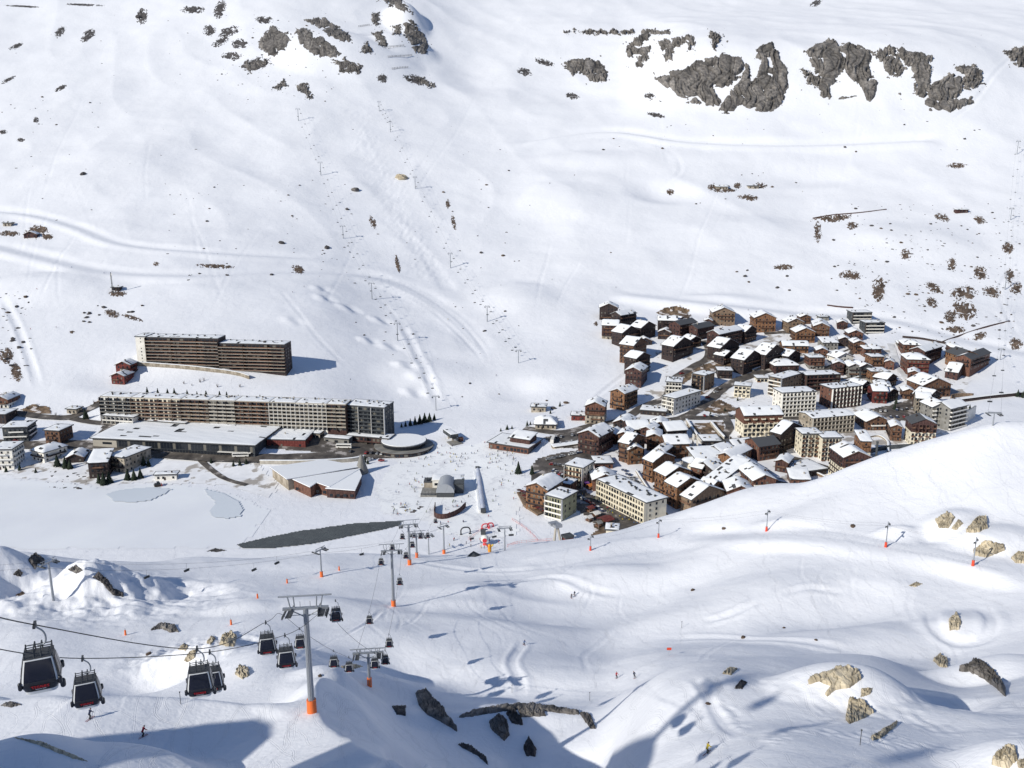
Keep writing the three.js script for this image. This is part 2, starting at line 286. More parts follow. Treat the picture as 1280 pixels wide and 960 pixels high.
bump(1056, 868, 15, 12, 4.5, 0.3, 1.4); bump(1130, 880, 20, 12, 2.5, -0.6, 1.5); bump(1230, 850, 16, 11, 6, 0.3, 1.4); bump(1180, 880, 12, 9, -3.5, 0.3, 1.6); bump(1260, 950, 9, 7, 3, 0, 1.5);
bump(1195, 782, 15, 12, 2.6, 0, 2); bump(1116, 674, 13, 9, 4, 0.3, 1.3); bump(1150, 676, 16, 9, -2.5, 0, 1.6); bump(1225, 680, 20, 12, 4, 0, 1.5); bump(1190, 655, 14, 9, 3, 0, 1.6);
bump(940, 745, 46, 30, 3, 0.2, 2); bump(1040, 760, 30, 16, -3, 0.3, 1.8); bump(860, 790, 50, 24, -3, 0, 2); bump(900, 690, 60, 20, 3, 0.1, 2); bump(1090, 800, 36, 14, 2.5, 0, 1.5); bump(700, 760, 46, 26, -4, 0.2, 2); bump(640, 790, 36, 20, 2.5, 0, 2);
bump(790, 720, 50, 16, 2.5, -0.2, 2); bump(600, 735, 30, 12, 2, 0.2, 1.6); bump(560, 760, 20, 8, -1.4, 0.3, 1.6); bump(660, 735, 26, 9, -1.6, -0.3, 1.6); bump(480, 800, 40, 18, 2, 0, 2); bump(380, 755, 40, 14, 2, 0, 2); bump(300, 760, 14, 8, 1.6, 0, 1.5);
bump(880, 860, 26, 12, 1.4, 0.2, 2); bump(960, 900, 16, 8, -1.2, 0, 2); bump(900, 925, 18, 8, 1.2, 0.3, 2);
bench([[650, 708], [740, 690], [850, 676], [960, 668], [1080, 676], [1180, 692], [1320, 724]], 9, 0.2, undefined, 0.9);
for (const o of [-5, 4]) track([[940, 664 + o], [1020, 666 + o], [1100, 678 + o], [1180, 692 + o], [1290, 718 + o]], 1.6, 0.2, 0.15);
track([[1165, 760], [1170, 785], [1190, 802], [1230, 800], [1240, 775], [1225, 755]], 3.5, 0.5, 0.2);
track([[880, 778], [915, 768], [946, 752]], 2.4, 0.3, 0.45); track([[975, 745], [1010, 735], [1060, 742]], 2, 0.25, 0.3); track([[820, 800], [900, 798], [1000, 802], [1090, 818]], 3, 0.2, 0.3); track([[655, 800], [640, 830], [650, 850], [652, 872]], 2.2, 0.18, 0.2);
track([[500, 757], [570, 740], [620, 735]], 1.4, 0.2, 0.2); track([[480, 760], [440, 790], [415, 800]], 1.5, 0.18, 0.12); track([[860, 845], [890, 880], [930, 925]], 1.5, 0.18, 0.12);
track([[620, 730], [680, 722], [740, 738], [790, 745]], 3, 0.25, 0.3); track([[500, 700], [580, 712], [660, 712], [740, 700]], 3, 0.2, 0.3);
{ const a = at(1090, 900, 60); stamp(a.x - 20, a.x + 40, -a.z - 16, -a.z + 20, (x, d, H) => H + 0.22 * noise(x / 1.1 + d / 2.5, d / 2.2) * sstep(0.1, 0.5, noise(x / 9, d / 9) + 0.3)); }   // wind ripples

// many old ski runs down the opposite mountainside and traverses on the near hill
for (let k = 0; k < 22; k++) {
  let x = rr(20, 1260), y = rr(60, 330), dx = rr(-0.7, 0.5), pts = []; const n = Math.floor(rr(6, 14)), ph = rr(0, 6);
  for (let i = 0; i < n; i++) { pts.push([x, y]); x += dx * 12 + 1.6 * Math.sin(ph + i * 0.8); y += 13; if (y > 395 || x < -30 || x > 1310) break; }
  if (pts.length > 3) track(pts, rr(2.4, 3.6), rr(0.1, 0.24), rr(0.04, 0.1));
}
for (let k = 0; k < 22; k++) {
  let x = rr(380, 1150), y = rr(690, 790), dx = rr(-3, 3), pts = []; const n = Math.floor(rr(5, 10)), ph = rr(0, 6);
  for (let i = 0; i < n; i++) { pts.push([x, y]); x += dx * 6 + 9 * Math.sin(ph + i * 0.8); y += rr(6, 12); if (y > 850) break; }
  if (pts.length > 3) track(pts, rr(0.9, 1.5), rr(0.05, 0.1), rr(0.03, 0.06), 150);
}
function snowTex(size, reps, fn, srgb) {
  const d = new Uint8Array(size * size * 4);
  for (let j = 0; j < size; j++) for (let i = 0; i < size; i++) { const v = fn(i / size, j / size), o = (j * size + i) * 4; for (let k = 0; k < 3; k++) d[o + k] = clamp(Array.isArray(v) ? v[k] : v, 0, 255); d[o + 3] = 255; }
  const t = new THREE.DataTexture(d, size, size); t.wrapS = t.wrapT = THREE.RepeatWrapping; t.magFilter = THREE.LinearFilter; t.minFilter = THREE.LinearMipmapLinearFilter; t.generateMipmaps = true;
  if (srgb) t.colorSpace = THREE.SRGBColorSpace; t.repeat.set(1 / reps, 1 / reps); t.needsUpdate = true; return t;
}
function tileNoise(u, v, f, n = 4) {                                   // fbm that repeats after one tile
  const N = (x, y, f) => { const g = (a, b) => { const m = ((a % f) + f) % f, k = ((b % f) + f) % f; return PERM[(PERM[m & 255] + k) & 255] / 127.5 - 1; }; const xi = Math.floor(x), yi = Math.floor(y), a = x - xi, b = y - yi, p = a * a * (3 - 2 * a), q = b * b * (3 - 2 * b); return lerp(lerp(g(xi, yi), g(xi + 1, yi), p), lerp(g(xi, yi + 1), g(xi + 1, yi + 1), p), q); };
  let s = 0, a = 1; for (let i = 0; i < n; i++) { s += a * N(u * f, v * f, f); a *= 0.55; f *= 2; } return s;
}
const snowBump = (() => {                                              // wind crust and old ski tracks
  const N = 2048, M = 64, f = new Float32Array(N * N);
  for (let j = 0; j < N; j++) for (let i = 0; i < N; i++) { const u = i / N, v = j / N; f[j * N + i] = 0.16 * tileNoise(u, v, 16, 2) + 0.055 * tileNoise(u, v, 110, 2); }
  for (let k = 0; k < 70; k++) {
    let x = rnd() * N, y = rnd() * N, a = rnd() < 0.8 ? rr(-0.5, 0.5) + Math.PI * 0.6 : rnd() * 6.28, ph = rnd() * 6.28, wl = rr(40, 120), w = rr(0.1, 0.8), n = Math.floor(rr(500, 2400)), dp = rr(0.08, 0.2);
    for (let t = 0; t < n; t++) { const b = a + 0.75 * Math.sin(ph + t / wl) * w, fade = Math.min(1, t / 80, (n - t) / 80); x += Math.cos(b); y += Math.sin(b); for (const o of [-5, 5]) for (let q = -2; q <= 2; q++) { const X = ((Math.round(x - Math.sin(b) * (o + q)) % N) + N) % N, Y = ((Math.round(y + Math.cos(b) * (o + q)) % N) + N) % N; f[Y * N + X] -= fade * dp * (Math.abs(q) < 2 ? 1 : -0.5) * 0.55; } }
  }
  const d = new Uint8Array(N * N * 4); for (let i = 0; i < N * N; i++) { const v = clamp(128 + 100 * f[i], 0, 255); d[4 * i] = d[4 * i + 1] = d[4 * i + 2] = v; d[4 * i + 3] = 255; }
  const t = new THREE.DataTexture(d, N, N); t.wrapS = t.wrapT = THREE.RepeatWrapping; t.magFilter = THREE.LinearFilter; t.minFilter = THREE.LinearMipmapLinearFilter; t.generateMipmaps = true; t.repeat.set(1 / M, 1 / M); t.needsUpdate = true; return t;
})();
const snowCol = snowTex(512, 130, (u, v) => { const n = tileNoise(u, v, 5, 6) * 1.6; return [242 + n, 243 + n, 246 + n]; }, true);
const snowMat = new THREE.MeshStandardMaterial({ color: lin(0.93, 0.93, 0.95), map: snowCol, roughness: 0.82, bumpMap: snowBump, bumpScale: 0.8 });
{
  const pos = new Float32Array(NR * NC * 3), uv = new Float32Array(NR * NC * 2), idx = new Uint32Array((NR - 1) * (NC - 1) * 6);
  for (let r = 0; r < NR; r++) for (let c = 0; c < NC; c++) {
    const i = r * NC + c, d = ROWS[r], x = COLS[c] * d;
    pos[3 * i] = x; pos[3 * i + 1] = HM[i]; pos[3 * i + 2] = -d; uv[2 * i] = x; uv[2 * i + 1] = d;
  }
  let o = 0;
  for (let r = 0; r < NR - 1; r++) for (let c = 0; c < NC - 1; c++) { const i = r * NC + c; idx[o++] = i; idx[o++] = i + 1; idx[o++] = i + NC + 1; idx[o++] = i; idx[o++] = i + NC + 1; idx[o++] = i + NC; }
  const g = new THREE.BufferGeometry();
  g.setAttribute('position', new THREE.BufferAttribute(pos, 3)); g.setAttribute('uv', new THREE.BufferAttribute(uv, 2)); g.setIndex(new THREE.BufferAttribute(idx, 1)); g.computeVertexNormals();
  solo('snowy_terrain', g, snowMat, 'snow-covered valley with pistes on the near hill and the opposite mountainside', 'snow', null, 'structure');
  console.log('terrain', NR, NC, idx.length / 3);
}
// the hillside under and behind the viewer: it carries the upper lift station whose shadows reach into view
{
  const x0 = -420, x1 = 320, z0 = -130, z1 = 260, st = 5, n = (x1 - x0) / st, m = (z1 - z0) / st, pos = [], uv = [], idx = [], keep = [];
  for (let j = 0; j <= m; j++) for (let i = 0; i <= n; i++) {
    const x = x0 + i * st, z = z0 + j * st; let y, inside = false;
    if (z > -16) y = hAt(x, -16) + Math.min(1, (z + 16) / 26) * 8 + Math.max(0, z - 10) * 0.22; else { y = hAt(x, z) - 0.3; inside = Math.abs(x) < -z * 1.44 && z < -18; }
    const b = (cx, cz, r, h) => { const q = ((x - cx) ** 2 + (z - cz) ** 2) / (r * r); return q < 4 ? h * Math.exp(-q * 1.4) : 0; };
    y += b(-124, -60, 24, 33);
    if (z <= -16 && Math.abs(x) < -z * 1.5 + 6) y = Math.min(y, hAt(x, z) + 0.0 - 0.3 + 3 * sstep(-z * 1.42, -z * 1.5 + 6, Math.abs(x)));
    pos.push(x, y, z); uv.push(x, -z); keep.push(inside);
  }
  for (let j = 0; j < m; j++) for (let i = 0; i < n; i++) { const p = j * (n + 1) + i, q = p + n + 1; if (keep[p] && keep[p + 1] && keep[q] && keep[q + 1]) continue; idx.push(p, q, q + 1, p, q + 1, p + 1); }
  solo('snowy_hillside', geoOf(pos, idx, uv), snowMat, 'snowy hillside on which the viewer stands', 'snow', null, 'structure');
}
// ---------------------------------------------------------------- lake, roads, bare ground: sheets draped on the terrain
function inPoly(x, y, P) { let c = false; for (let i = 0, j = P.length - 1; i < P.length; j = i++) if ((P[i][1] > y) !== (P[j][1] > y) && x < (P[j][0] - P[i][0]) * (y - P[i][1]) / (P[j][1] - P[i][1]) + P[i][0]) c = !c; return c; }
function sheet(pix, off, step, dmin = VAL, jag = 0) {                    // polygon in pixels -> sheet on the ground; an uneven edge if jag > 0
  const w = pix.map(([a, b]) => at(a, b, dmin)), Q = [];
  const n = w.length; for (let i = 0; i < n; i++) { const a = w[i], b = w[(i + 1) % n], k = Math.max(1, Math.ceil(a.distanceTo(b) / (step * 1.5))); for (let j = 0; j < k; j++) { const t = j / k, x = lerp(a.x, b.x, t), z = lerp(a.z, b.z, t); Q.push([x + jag * fbm(x / 7, z / 7 + 3, 3), z + jag * fbm(x / 7 + 50, z / 7, 3)]); } }
  const sh = new THREE.Shape(Q.map(q => new THREE.Vector2(q[0], q[1])));
  let x0 = 1e9, x1 = -1e9, z0 = 1e9, z1 = -1e9; for (const [x, z] of Q) { x0 = Math.min(x0, x); x1 = Math.max(x1, x); z0 = Math.min(z0, z); z1 = Math.max(z1, z); }
  const pos = [], uv = [], idx = [], id = new Map(), N = Math.ceil((x1 - x0) / step), M = Math.ceil((z1 - z0) / step);
  const vert = (i, j) => { const k = i * 100000 + j; if (!id.has(k)) { const x = x0 + i * step, z = z0 + j * step; id.set(k, pos.length / 3); pos.push(x, hAt(x, z) + off, z); uv.push(x, z); } return id.get(k); };
  for (let i = 0; i < N; i++) for (let j = 0; j < M; j++) if (inPoly(x0 + (i + 0.5) * step, z0 + (j + 0.5) * step, Q)) { const a = vert(i, j), b = vert(i + 1, j), c = vert(i + 1, j + 1), d = vert(i, j + 1); idx.push(a, d, c, a, c, b); }
  return geoOf(pos, idx, uv);
}
function ribbon(pix, w, off, dmin = VAL, step = 2) {                     // a road along a pixel polyline
  const L = trace(pix, step, dmin), pos = [], uv = [], idx = [], K = Math.max(2, Math.round(w / 1.5)); let len = 0;
  for (let i = 0; i < L.length; i++) {
    const a = L[Math.max(0, i - 1)], b = L[Math.min(L.length - 1, i + 1)], tx = b.x - a.x, tz = b.z - a.z, l = Math.hypot(tx, tz) || 1; if (i) len += L[i].distanceTo(L[i - 1]);
    const hw = w / 2 * (1 + 0.12 * noise(len / 9, w)), yc = hAt(L[i].x, L[i].z);
    for (let k = 0; k <= K; k++) { const s = (k / K * 2 - 1) * hw, x = L[i].x - tz / l * s, z = L[i].z + tx / l * s; pos.push(x, Math.max(hAt(x, z), yc - 0.4) + off, z); uv.push(x, z); }
    if (i) for (let k = 0; k < K; k++) { const p = (i - 1) * (K + 1) + k, q = p + K + 1; idx.push(p, q, q + 1, p, q + 1, p + 1); }
  }
  return geoOf(pos, idx, uv);
}
const asphaltTex = snowTex(512, 34, (u, v) => { const n = tileNoise(u, v, 6, 6), k = tileNoise(u + 0.3, v, 3, 3), s = sstep(0.55, 1.0, n + 0.5 * k) * 60; return [88 + 20 * n + s, 82 + 19 * n + s, 77 + 17 * n + s * 1.05]; }, true);
const asphalt = std(lin(1, 1, 1), 0.75, { map: asphaltTex });
const earthTex = snowTex(512, 20, (u, v) => { const n = tileNoise(u, v, 7, 6), s = sstep(0.35, 0.8, tileNoise(u + 0.5, v, 5, 5)) * 110; return [104 + 30 * n + s, 86 + 26 * n + s * 1.1, 68 + 22 * n + s * 1.25]; }, true);
const earth = std(lin(1, 1, 1), 0.95, { map: earthTex });
const packTex = snowTex(512, 40, (u, v) => { const n = tileNoise(u, v, 6, 6); return [214 + 16 * n, 214 + 16 * n, 216 + 16 * n]; }, true);
const packed = std(lin(1, 1, 1), 0.8, { map: packTex });
const lakeTex = snowTex(512, 160, (u, v) => { const n = tileNoise(u, v * 1, 4, 6); return [238 + 4 * n, 240 + 4 * n, 244 + 3 * n]; }, true);
const lakeMat = std(lin(1, 1, 1), 0.6, { map: lakeTex, bumpMap: snowBump, bumpScale: 0.05 });
const S = (name, geo, m, label, cat) => solo(name, geo, m, label, cat, null, 'structure');
S('frozen_lake', sheet([[-160, 601], [0, 598], [60, 602], [100, 607], [135, 612], [190, 606], [245, 609], [300, 620], [340, 640], [320, 660], [300, 690], [150, 700], [-160, 700]], 0.12, 2.5, VAL, 2.5), lakeMat, 'snowed-over frozen lake with a smooth pale surface', 'lake');
const iceMat = std(lin(0.68, 0.725, 0.78), 0.5, { bumpMap: snowBump, bumpScale: 0.02 });
S('lake_ice', sheet([[133, 619], [145, 614], [170, 611], [195, 610], [215, 612], [205, 618], [188, 626], [165, 629], [143, 627]], 0.5, 1.5), iceMat, 'cleared oval of grey ice on the frozen lake', 'ice');
S('ice_patch', sheet([[256, 612], [280, 617], [298, 627], [304, 638], [300, 646], [284, 649], [266, 647], [262, 640], [270, 628], [258, 618]], 0.5, 1.5), iceMat, 'curved strip of grey ice beside the cleared oval', 'ice');
const waterTex = snowTex(256, 18, (u, v) => { const n = tileNoise(u, v, 6, 5); return [58 + 7 * n, 63 + 7 * n, 61 + 7 * n]; }, true);
S('open_water', sheet([[297, 681], [330, 673], [375, 664], [440, 655], [490, 652], [503, 652], [500, 657], [480, 662], [440, 670], [390, 680], [340, 686], [305, 686]], 0.3, 1.0, VAL, 0.3), std(lin(1, 1, 1), 0.25, { map: waterTex }), 'dark strip of thawed water at the lake shore', 'water');
// trodden, dirty snow between the houses and on the snow front
const dirtTex = snowTex(512, 110, (u, v) => { const n = tileNoise(u, v, 9, 6), k = tileNoise(u + 0.37, v + 0.11, 22, 5), f = sstep(0.25, 0.95, n + 0.55 * k), g = 236 + 6 * k; return [lerp(g, 150, f * 0.8), lerp(g, 142, f * 0.8), lerp(g + 3, 134, f * 0.8)]; }, true);
S('trodden_snow', sheet([[725, 540], [745, 520], [800, 500], [830, 470], [820, 440], [835, 415], [880, 420], [960, 418], [1010, 415], [1060, 430], [1110, 432], [1125, 470], [1145, 500], [1180, 470], [1215, 470], [1200, 500], [1215, 520], [1180, 545], [1140, 570], [1100, 590], [1050, 612], [980, 640], [900, 655], [830, 665], [780, 668], [735, 650], [705, 600], [720, 575]], 0.2, 2, VAL, 4), std(lin(1, 1, 1), 0.85, { map: dirtTex }), 'trodden patchy snow between the chalets', 'snow');
const frontTex = snowTex(512, 80, (u, v) => { const n = tileNoise(u, v, 12, 6), k = tileNoise(u + 0.37, v + 0.11, 60, 3), f = sstep(0.3, 1.5, n + 0.7 * k); return [lerp(242, 222, f), lerp(243, 223, f), lerp(245, 227, f)]; }, true);
S('snow_front', sheet([[500, 572], [540, 555], [575, 560], [612, 552], [640, 575], [660, 600], [648, 640], [650, 668], [600, 672], [560, 668], [520, 645], [480, 640], [470, 612]], 0.2, 2, VAL, 4), std(lin(1, 1, 1), 0.85, { map: frontTex, bumpMap: snowBump, bumpScale: 0.3 }), 'trampled snow front in front of the lift stations', 'snow');
S('lake_shore', sheet([[20, 560], [110, 562], [220, 573], [320, 580], [345, 600], [340, 622], [280, 606], [200, 604], [110, 606], [30, 598], [-20, 590]], 0.2, 2, VAL, 4), std(lin(1, 1, 1), 0.85, { map: dirtTex }), 'patchy snow bank between the lower road and the lake', 'snow');
// roads
const ROADS = [
  [[[-30, 512], [20, 517], [58, 522], [88, 522], [108, 513], [130, 503]], 7], [[[84, 522], [112, 528], [142, 531]], 6], [[[-40, 553], [25, 557], [70, 556], [110, 557], [150, 563], [215, 569], [280, 573], [345, 574], [410, 571], [470, 570]], 13],
  [[[440, 566], [480, 568], [512, 566], [532, 555]], 16], [[[246, 572], [262, 586], [284, 600], [308, 607]], 4], [[[655, 536], [700, 541], [742, 532], [775, 526], [806, 508], [832, 498], [838, 486], [843, 474], [868, 458], [884, 449], [886, 436], [880, 426]], 8],
  [[[770, 530], [820, 527], [852, 523], [884, 503], [906, 484], [945, 468], [985, 457], [1012, 449], [1035, 440]], 9], [[[852, 523], [900, 523], [940, 520], [1000, 523], [1020, 521]], 9], [[[930, 448], [965, 438], [990, 428], [1004, 419], [985, 416], [955, 417]], 8],
  [[[1000, 470], [1030, 462], [1056, 449], [1066, 440]], 5], [[[1036, 480], [1060, 474], [1084, 470]], 5], [[[1120, 508], [1138, 526], [1150, 545], [1160, 560]], 7], [[[985, 572], [1015, 580], [1045, 590], [1062, 600]], 7],
  [[[905, 520], [912, 535], [905, 548], [913, 560]], 6], [[[950, 598], [975, 605], [1000, 612]], 8], [[[975, 560], [985, 575], [1000, 586]], 6],
];
for (const [p, w] of ROADS) S('road', ribbon(p, w, 0.55), asphalt, 'grey wet road through the resort', 'road');
S('snowy_lane', ribbon([[1113, 430], [1122, 455], [1136, 478], [1150, 498]], 6, 0.5), packed, 'lane of packed grey snow beside the upper chalets', 'road');
S('parking_area', sheet([[665, 602], [664, 585], [672, 574], [700, 567], [738, 561], [745, 575], [735, 590], [720, 598], [736, 618], [764, 632], [812, 652], [800, 668], [765, 664], [740, 652], [716, 632], [690, 605]], 0.5, 1.6, VAL, 0.8), asphalt, 'asphalt parking loop and shopping street among the lower blocks', 'parking');
S('upper_parking', sheet([[680, 548], [720, 538], [745, 538], [752, 552], [740, 562], [700, 560]], 0.45, 1.6, VAL, 0.8), asphalt, 'asphalt car park behind the low restaurant', 'parking');
S('plaza', sheet([[1086, 512], [1110, 508], [1142, 498], [1150, 512], [1146, 524], [1112, 528], [1090, 524]], 0.45, 1.6, VAL, 0.8), asphalt, 'asphalt plaza among the chalets', 'plaza');
S('block_forecourt', sheet([[128, 533], [160, 527], [240, 533], [330, 536], [440, 548], [520, 556], [520, 566], [400, 566], [330, 560], [120, 560]], 0.4, 2, VAL, 1), asphalt, 'asphalt forecourt of the long apartment block', 'parking');
for (const [p, l] of [[[[835, 482], [850, 470], [880, 456], [905, 450], [925, 455], [900, 462], [870, 470], [850, 482]], 'brown thawed bank under the switchback road'], [[[820, 391], [830, 385], [845, 383], [862, 388], [858, 394], [830, 395]], 'brown bare patch of soil above the dark chalets'], [[[24, 513], [40, 506], [62, 510], [64, 517], [40, 518]], 'brown thawed bank beside the upper left road'], [[[858, 530], [905, 528], [905, 545], [870, 548]], 'bare soil between the retaining walls'], [[[112, 508], [128, 496], [130, 504], [116, 512]], 'brown bank at the end of the long block'], [[[745, 652], [762, 648], [775, 660], [740, 672]], 'trodden brown ground at the end of the shopping street'], [[[648, 540], [668, 535], [668, 541], [652, 545]], 'thawed ground behind the low restaurant'], [[[845, 500], [880, 482], [890, 486], [860, 505]], 'bare verge along the straight road'], [[[870, 512], [900, 500], [925, 512], [900, 518]], 'bare verge below the straight road']])
  S('bare_ground', sheet(p, 0.35, 1.3, VAL, 1.2), earth, l, 'soil');
// ---------------------------------------------------------------- buildings
function boardTex(c, dc, boards, size = 128, m = 4) {
  return snowTex(size, m, (u, v) => { const b = Math.floor(u * boards), f = u * boards - b, e = f < 0.08 ? 0.72 : 1, t = ((PERM[b & 255] / 255) - 0.5) * dc + 0.5 * dc * tileNoise(u, v * 0.5, 6, 4); return [(c[0] + t) * e, (c[1] + t * 0.9) * e, (c[2] + t * 0.8) * e]; }, true);
}
function plasterTex(c, dc) { return snowTex(128, 9, (u, v) => { const t = dc * tileNoise(u, v, 4, 5); return [c[0] + t, c[1] + t, c[2] + t]; }, true); }
const W = {};
for (const [k, c, dc] of [['dark', [54, 43, 43], 20], ['maroon', [74, 50, 47], 24], ['brown', [104, 76, 60], 30], ['orange', [126, 91, 66], 32], ['red', [106, 48, 44], 22], ['tan', [128, 108, 90], 26], ['rust', [104, 71, 59], 26]]) W[k] = std(lin(1, 1, 1), 0.85, { map: boardTex(c, dc, 20), name: k });
for (const [k, c, dc] of [['cream', [222, 213, 193], 8], ['white', [226, 222, 214], 8], ['grey', [134, 132, 128], 12], ['stone', [158, 148, 134], 22], ['green', [150, 150, 124], 8], ['slate', [70, 74, 78], 10], ['concrete', [176, 170, 160], 12]]) W[k] = std(lin(1, 1, 1), 0.9, { map: plasterTex(c, dc), name: k });
const roofMat =  std(lin(0.075, 0.078, 0.085), 0.8), roofSnowMat = new THREE.MeshStandardMaterial({ color: lin(0.86, 0.87, 0.89), roughness: 0.85 });
const glass = new THREE.MeshPhysicalMaterial({ color: lin(0.018, 0.022, 0.03), roughness: 0.12, metalness: 0, specularIntensity: 0.8 });
const glassPale = new THREE.MeshPhysicalMaterial({ color: lin(0.16, 0.15, 0.13), roughness: 0.25 });
const trimWhite = std(lin(0.74, 0.72, 0.68), 0.8), trimDark = std(lin(0.05, 0.035, 0.028), 0.85), steel = new THREE.MeshStandardMaterial({ color: lin(0.42, 0.43, 0.45), roughness: 0.45, metalness: 0.6 }), steelDark = new THREE.MeshStandardMaterial({ color: lin(0.07, 0.075, 0.08), roughness: 0.55, metalness: 0.3 });
const concrete = W.concrete;
function boxUV(w, h, d, x = 0, y = 0, z = 0) {                            // box with uv in metres
  const g = new THREE.BoxGeometry(w, h, d), u = g.attributes.uv, s = [[d, h], [d, h], [w, d], [w, d], [w, h], [w, h]];
  for (let f = 0; f < 6; f++) for (let k = 0; k < 4; k++) { const i = f * 4 + k; u.setXY(i, u.getX(i) * s[f][0], u.getY(i) * s[f][1]); } g.translate(x, y, z); return g;
}
function prismUV(sh, depth) { const g = new THREE.ExtrudeGeometry(sh, { depth, bevelEnabled: false }); return g; }
// a blanket of snow over a roof of half sizes a, b whose height is y(x, z)
function snowCap(a, b, y, t, sd) {
  const n = clamp(Math.round(a * 1.1), 6, 26), m = clamp(Math.round(b * 1.1), 6, 26), pos = [], idx = [];
  for (let j = 0; j <= m; j++) for (let i = 0; i <= n; i++) {
    const u = (i / n * 2 - 1), v = (j / m * 2 - 1), ed = Math.min(1 - Math.abs(u), 1 - Math.abs(v));
    const wob = 0.22 * noise(u * 3 + sd, v * 3 + sd * 1.7), x = u * a + (Math.abs(u) > 0.99 ? -Math.sign(u) * Math.abs(wob) * 1.6 : 0), z = v * b + (Math.abs(v) > 0.99 ? -Math.sign(v) * Math.abs(wob) * 1.6 : 0);
    const k = ed < 0.001 ? 0.35 : 1; pos.push(x, y(x, z) + t * k * (1 + 0.5 * noise(x / 2.7 + sd, z / 2.7)), z);
  }
  for (let j = 0; j < m; j++) for (let i = 0; i < n; i++) { const p = j * (n + 1) + i, q = p + n + 1; if (noise(i * 0.42 + sd * 3.1, j * 0.42 + sd) > 0.5 && i % n && j % m) continue; idx.push(p, q, q + 1, p, q + 1, p + 1); }
  const rim = []; for (let i = 0; i <= n; i++) rim.push(i); for (let j = 1; j <= m; j++) rim.push(j * (n + 1) + n); for (let i = n - 1; i >= 0; i--) rim.push(m * (n + 1) + i); for (let j = m - 1; j >= 1; j--) rim.push(j * (n + 1));
  const s = pos.length / 3; for (const k of rim) pos.push(pos[3 * k] * 0.995, y(pos[3 * k], pos[3 * k + 2]) + 0.02, pos[3 * k + 2] * 0.995);
  for (let k = 0; k < rim.length; k++) { const p = rim[k], q = rim[(k + 1) % rim.length], c = s + k, d = s + (k + 1) % rim.length; idx.push(p, q, d, p, d, c); }
  return geoOf(pos, idx);
}
let bseed = 1;
function windowsOn(g, face, w, h0, st, sh, off, o = {}) {                  // a row of windows per storey on one face; each a part
  const bay = o.bay ?? 3.1, n = Math.max(1, Math.floor((w - 1) / bay)), ww = o.ww ?? 1.25, wh = o.wh ?? 1.5;
  for (let s = 0; s < st; s++) for (let i = 0; i < n; i++) {
    if (o.skip && rnd() < o.skip) continue;
    const x = (i - (n - 1) / 2) * (w - 1) / n, y = h0 + s * sh + 1.45, k = 1 + 0.25 * (rnd() - 0.5);
    const m = rnd() < 0.22 ? glassPale : glass;
    if (face === 'f') part('window', UNIT, m, g, [x, y, off + 0.02], [ww * k, wh, 0.12]);
    else part('window', UNIT, m, g, [face === 'l' ? -off - 0.02 : off + 0.02, y, x], [0.12, wh, ww * k]);
  }
}
const balcG = {};
function balcony(g, x, y, z, w, dep, m, side) {                            // slab with a parapet in front and at the ends
  const key = w.toFixed(1) + '_' + dep + (side ?? ''); if (!balcG[key]) { const a = [bx(w, 0.14, dep, 0, 0, dep / 2), bx(w, 0.85, 0.07, 0, 0.5, dep - 0.04), bx(0.07, 0.85, dep - 0.1, -w / 2 + 0.04, 0.5, dep / 2), bx(0.07, 0.85, dep - 0.1, w / 2 - 0.04, 0.5, dep / 2)]; const q = joinG(a); if (side === 'l') q.rotateY(-Math.PI / 2); if (side === 'r') q.rotateY(Math.PI / 2); balcG[key] = q; }
  return part('balcony', balcG[key], m, g, [x, y, z]);
}
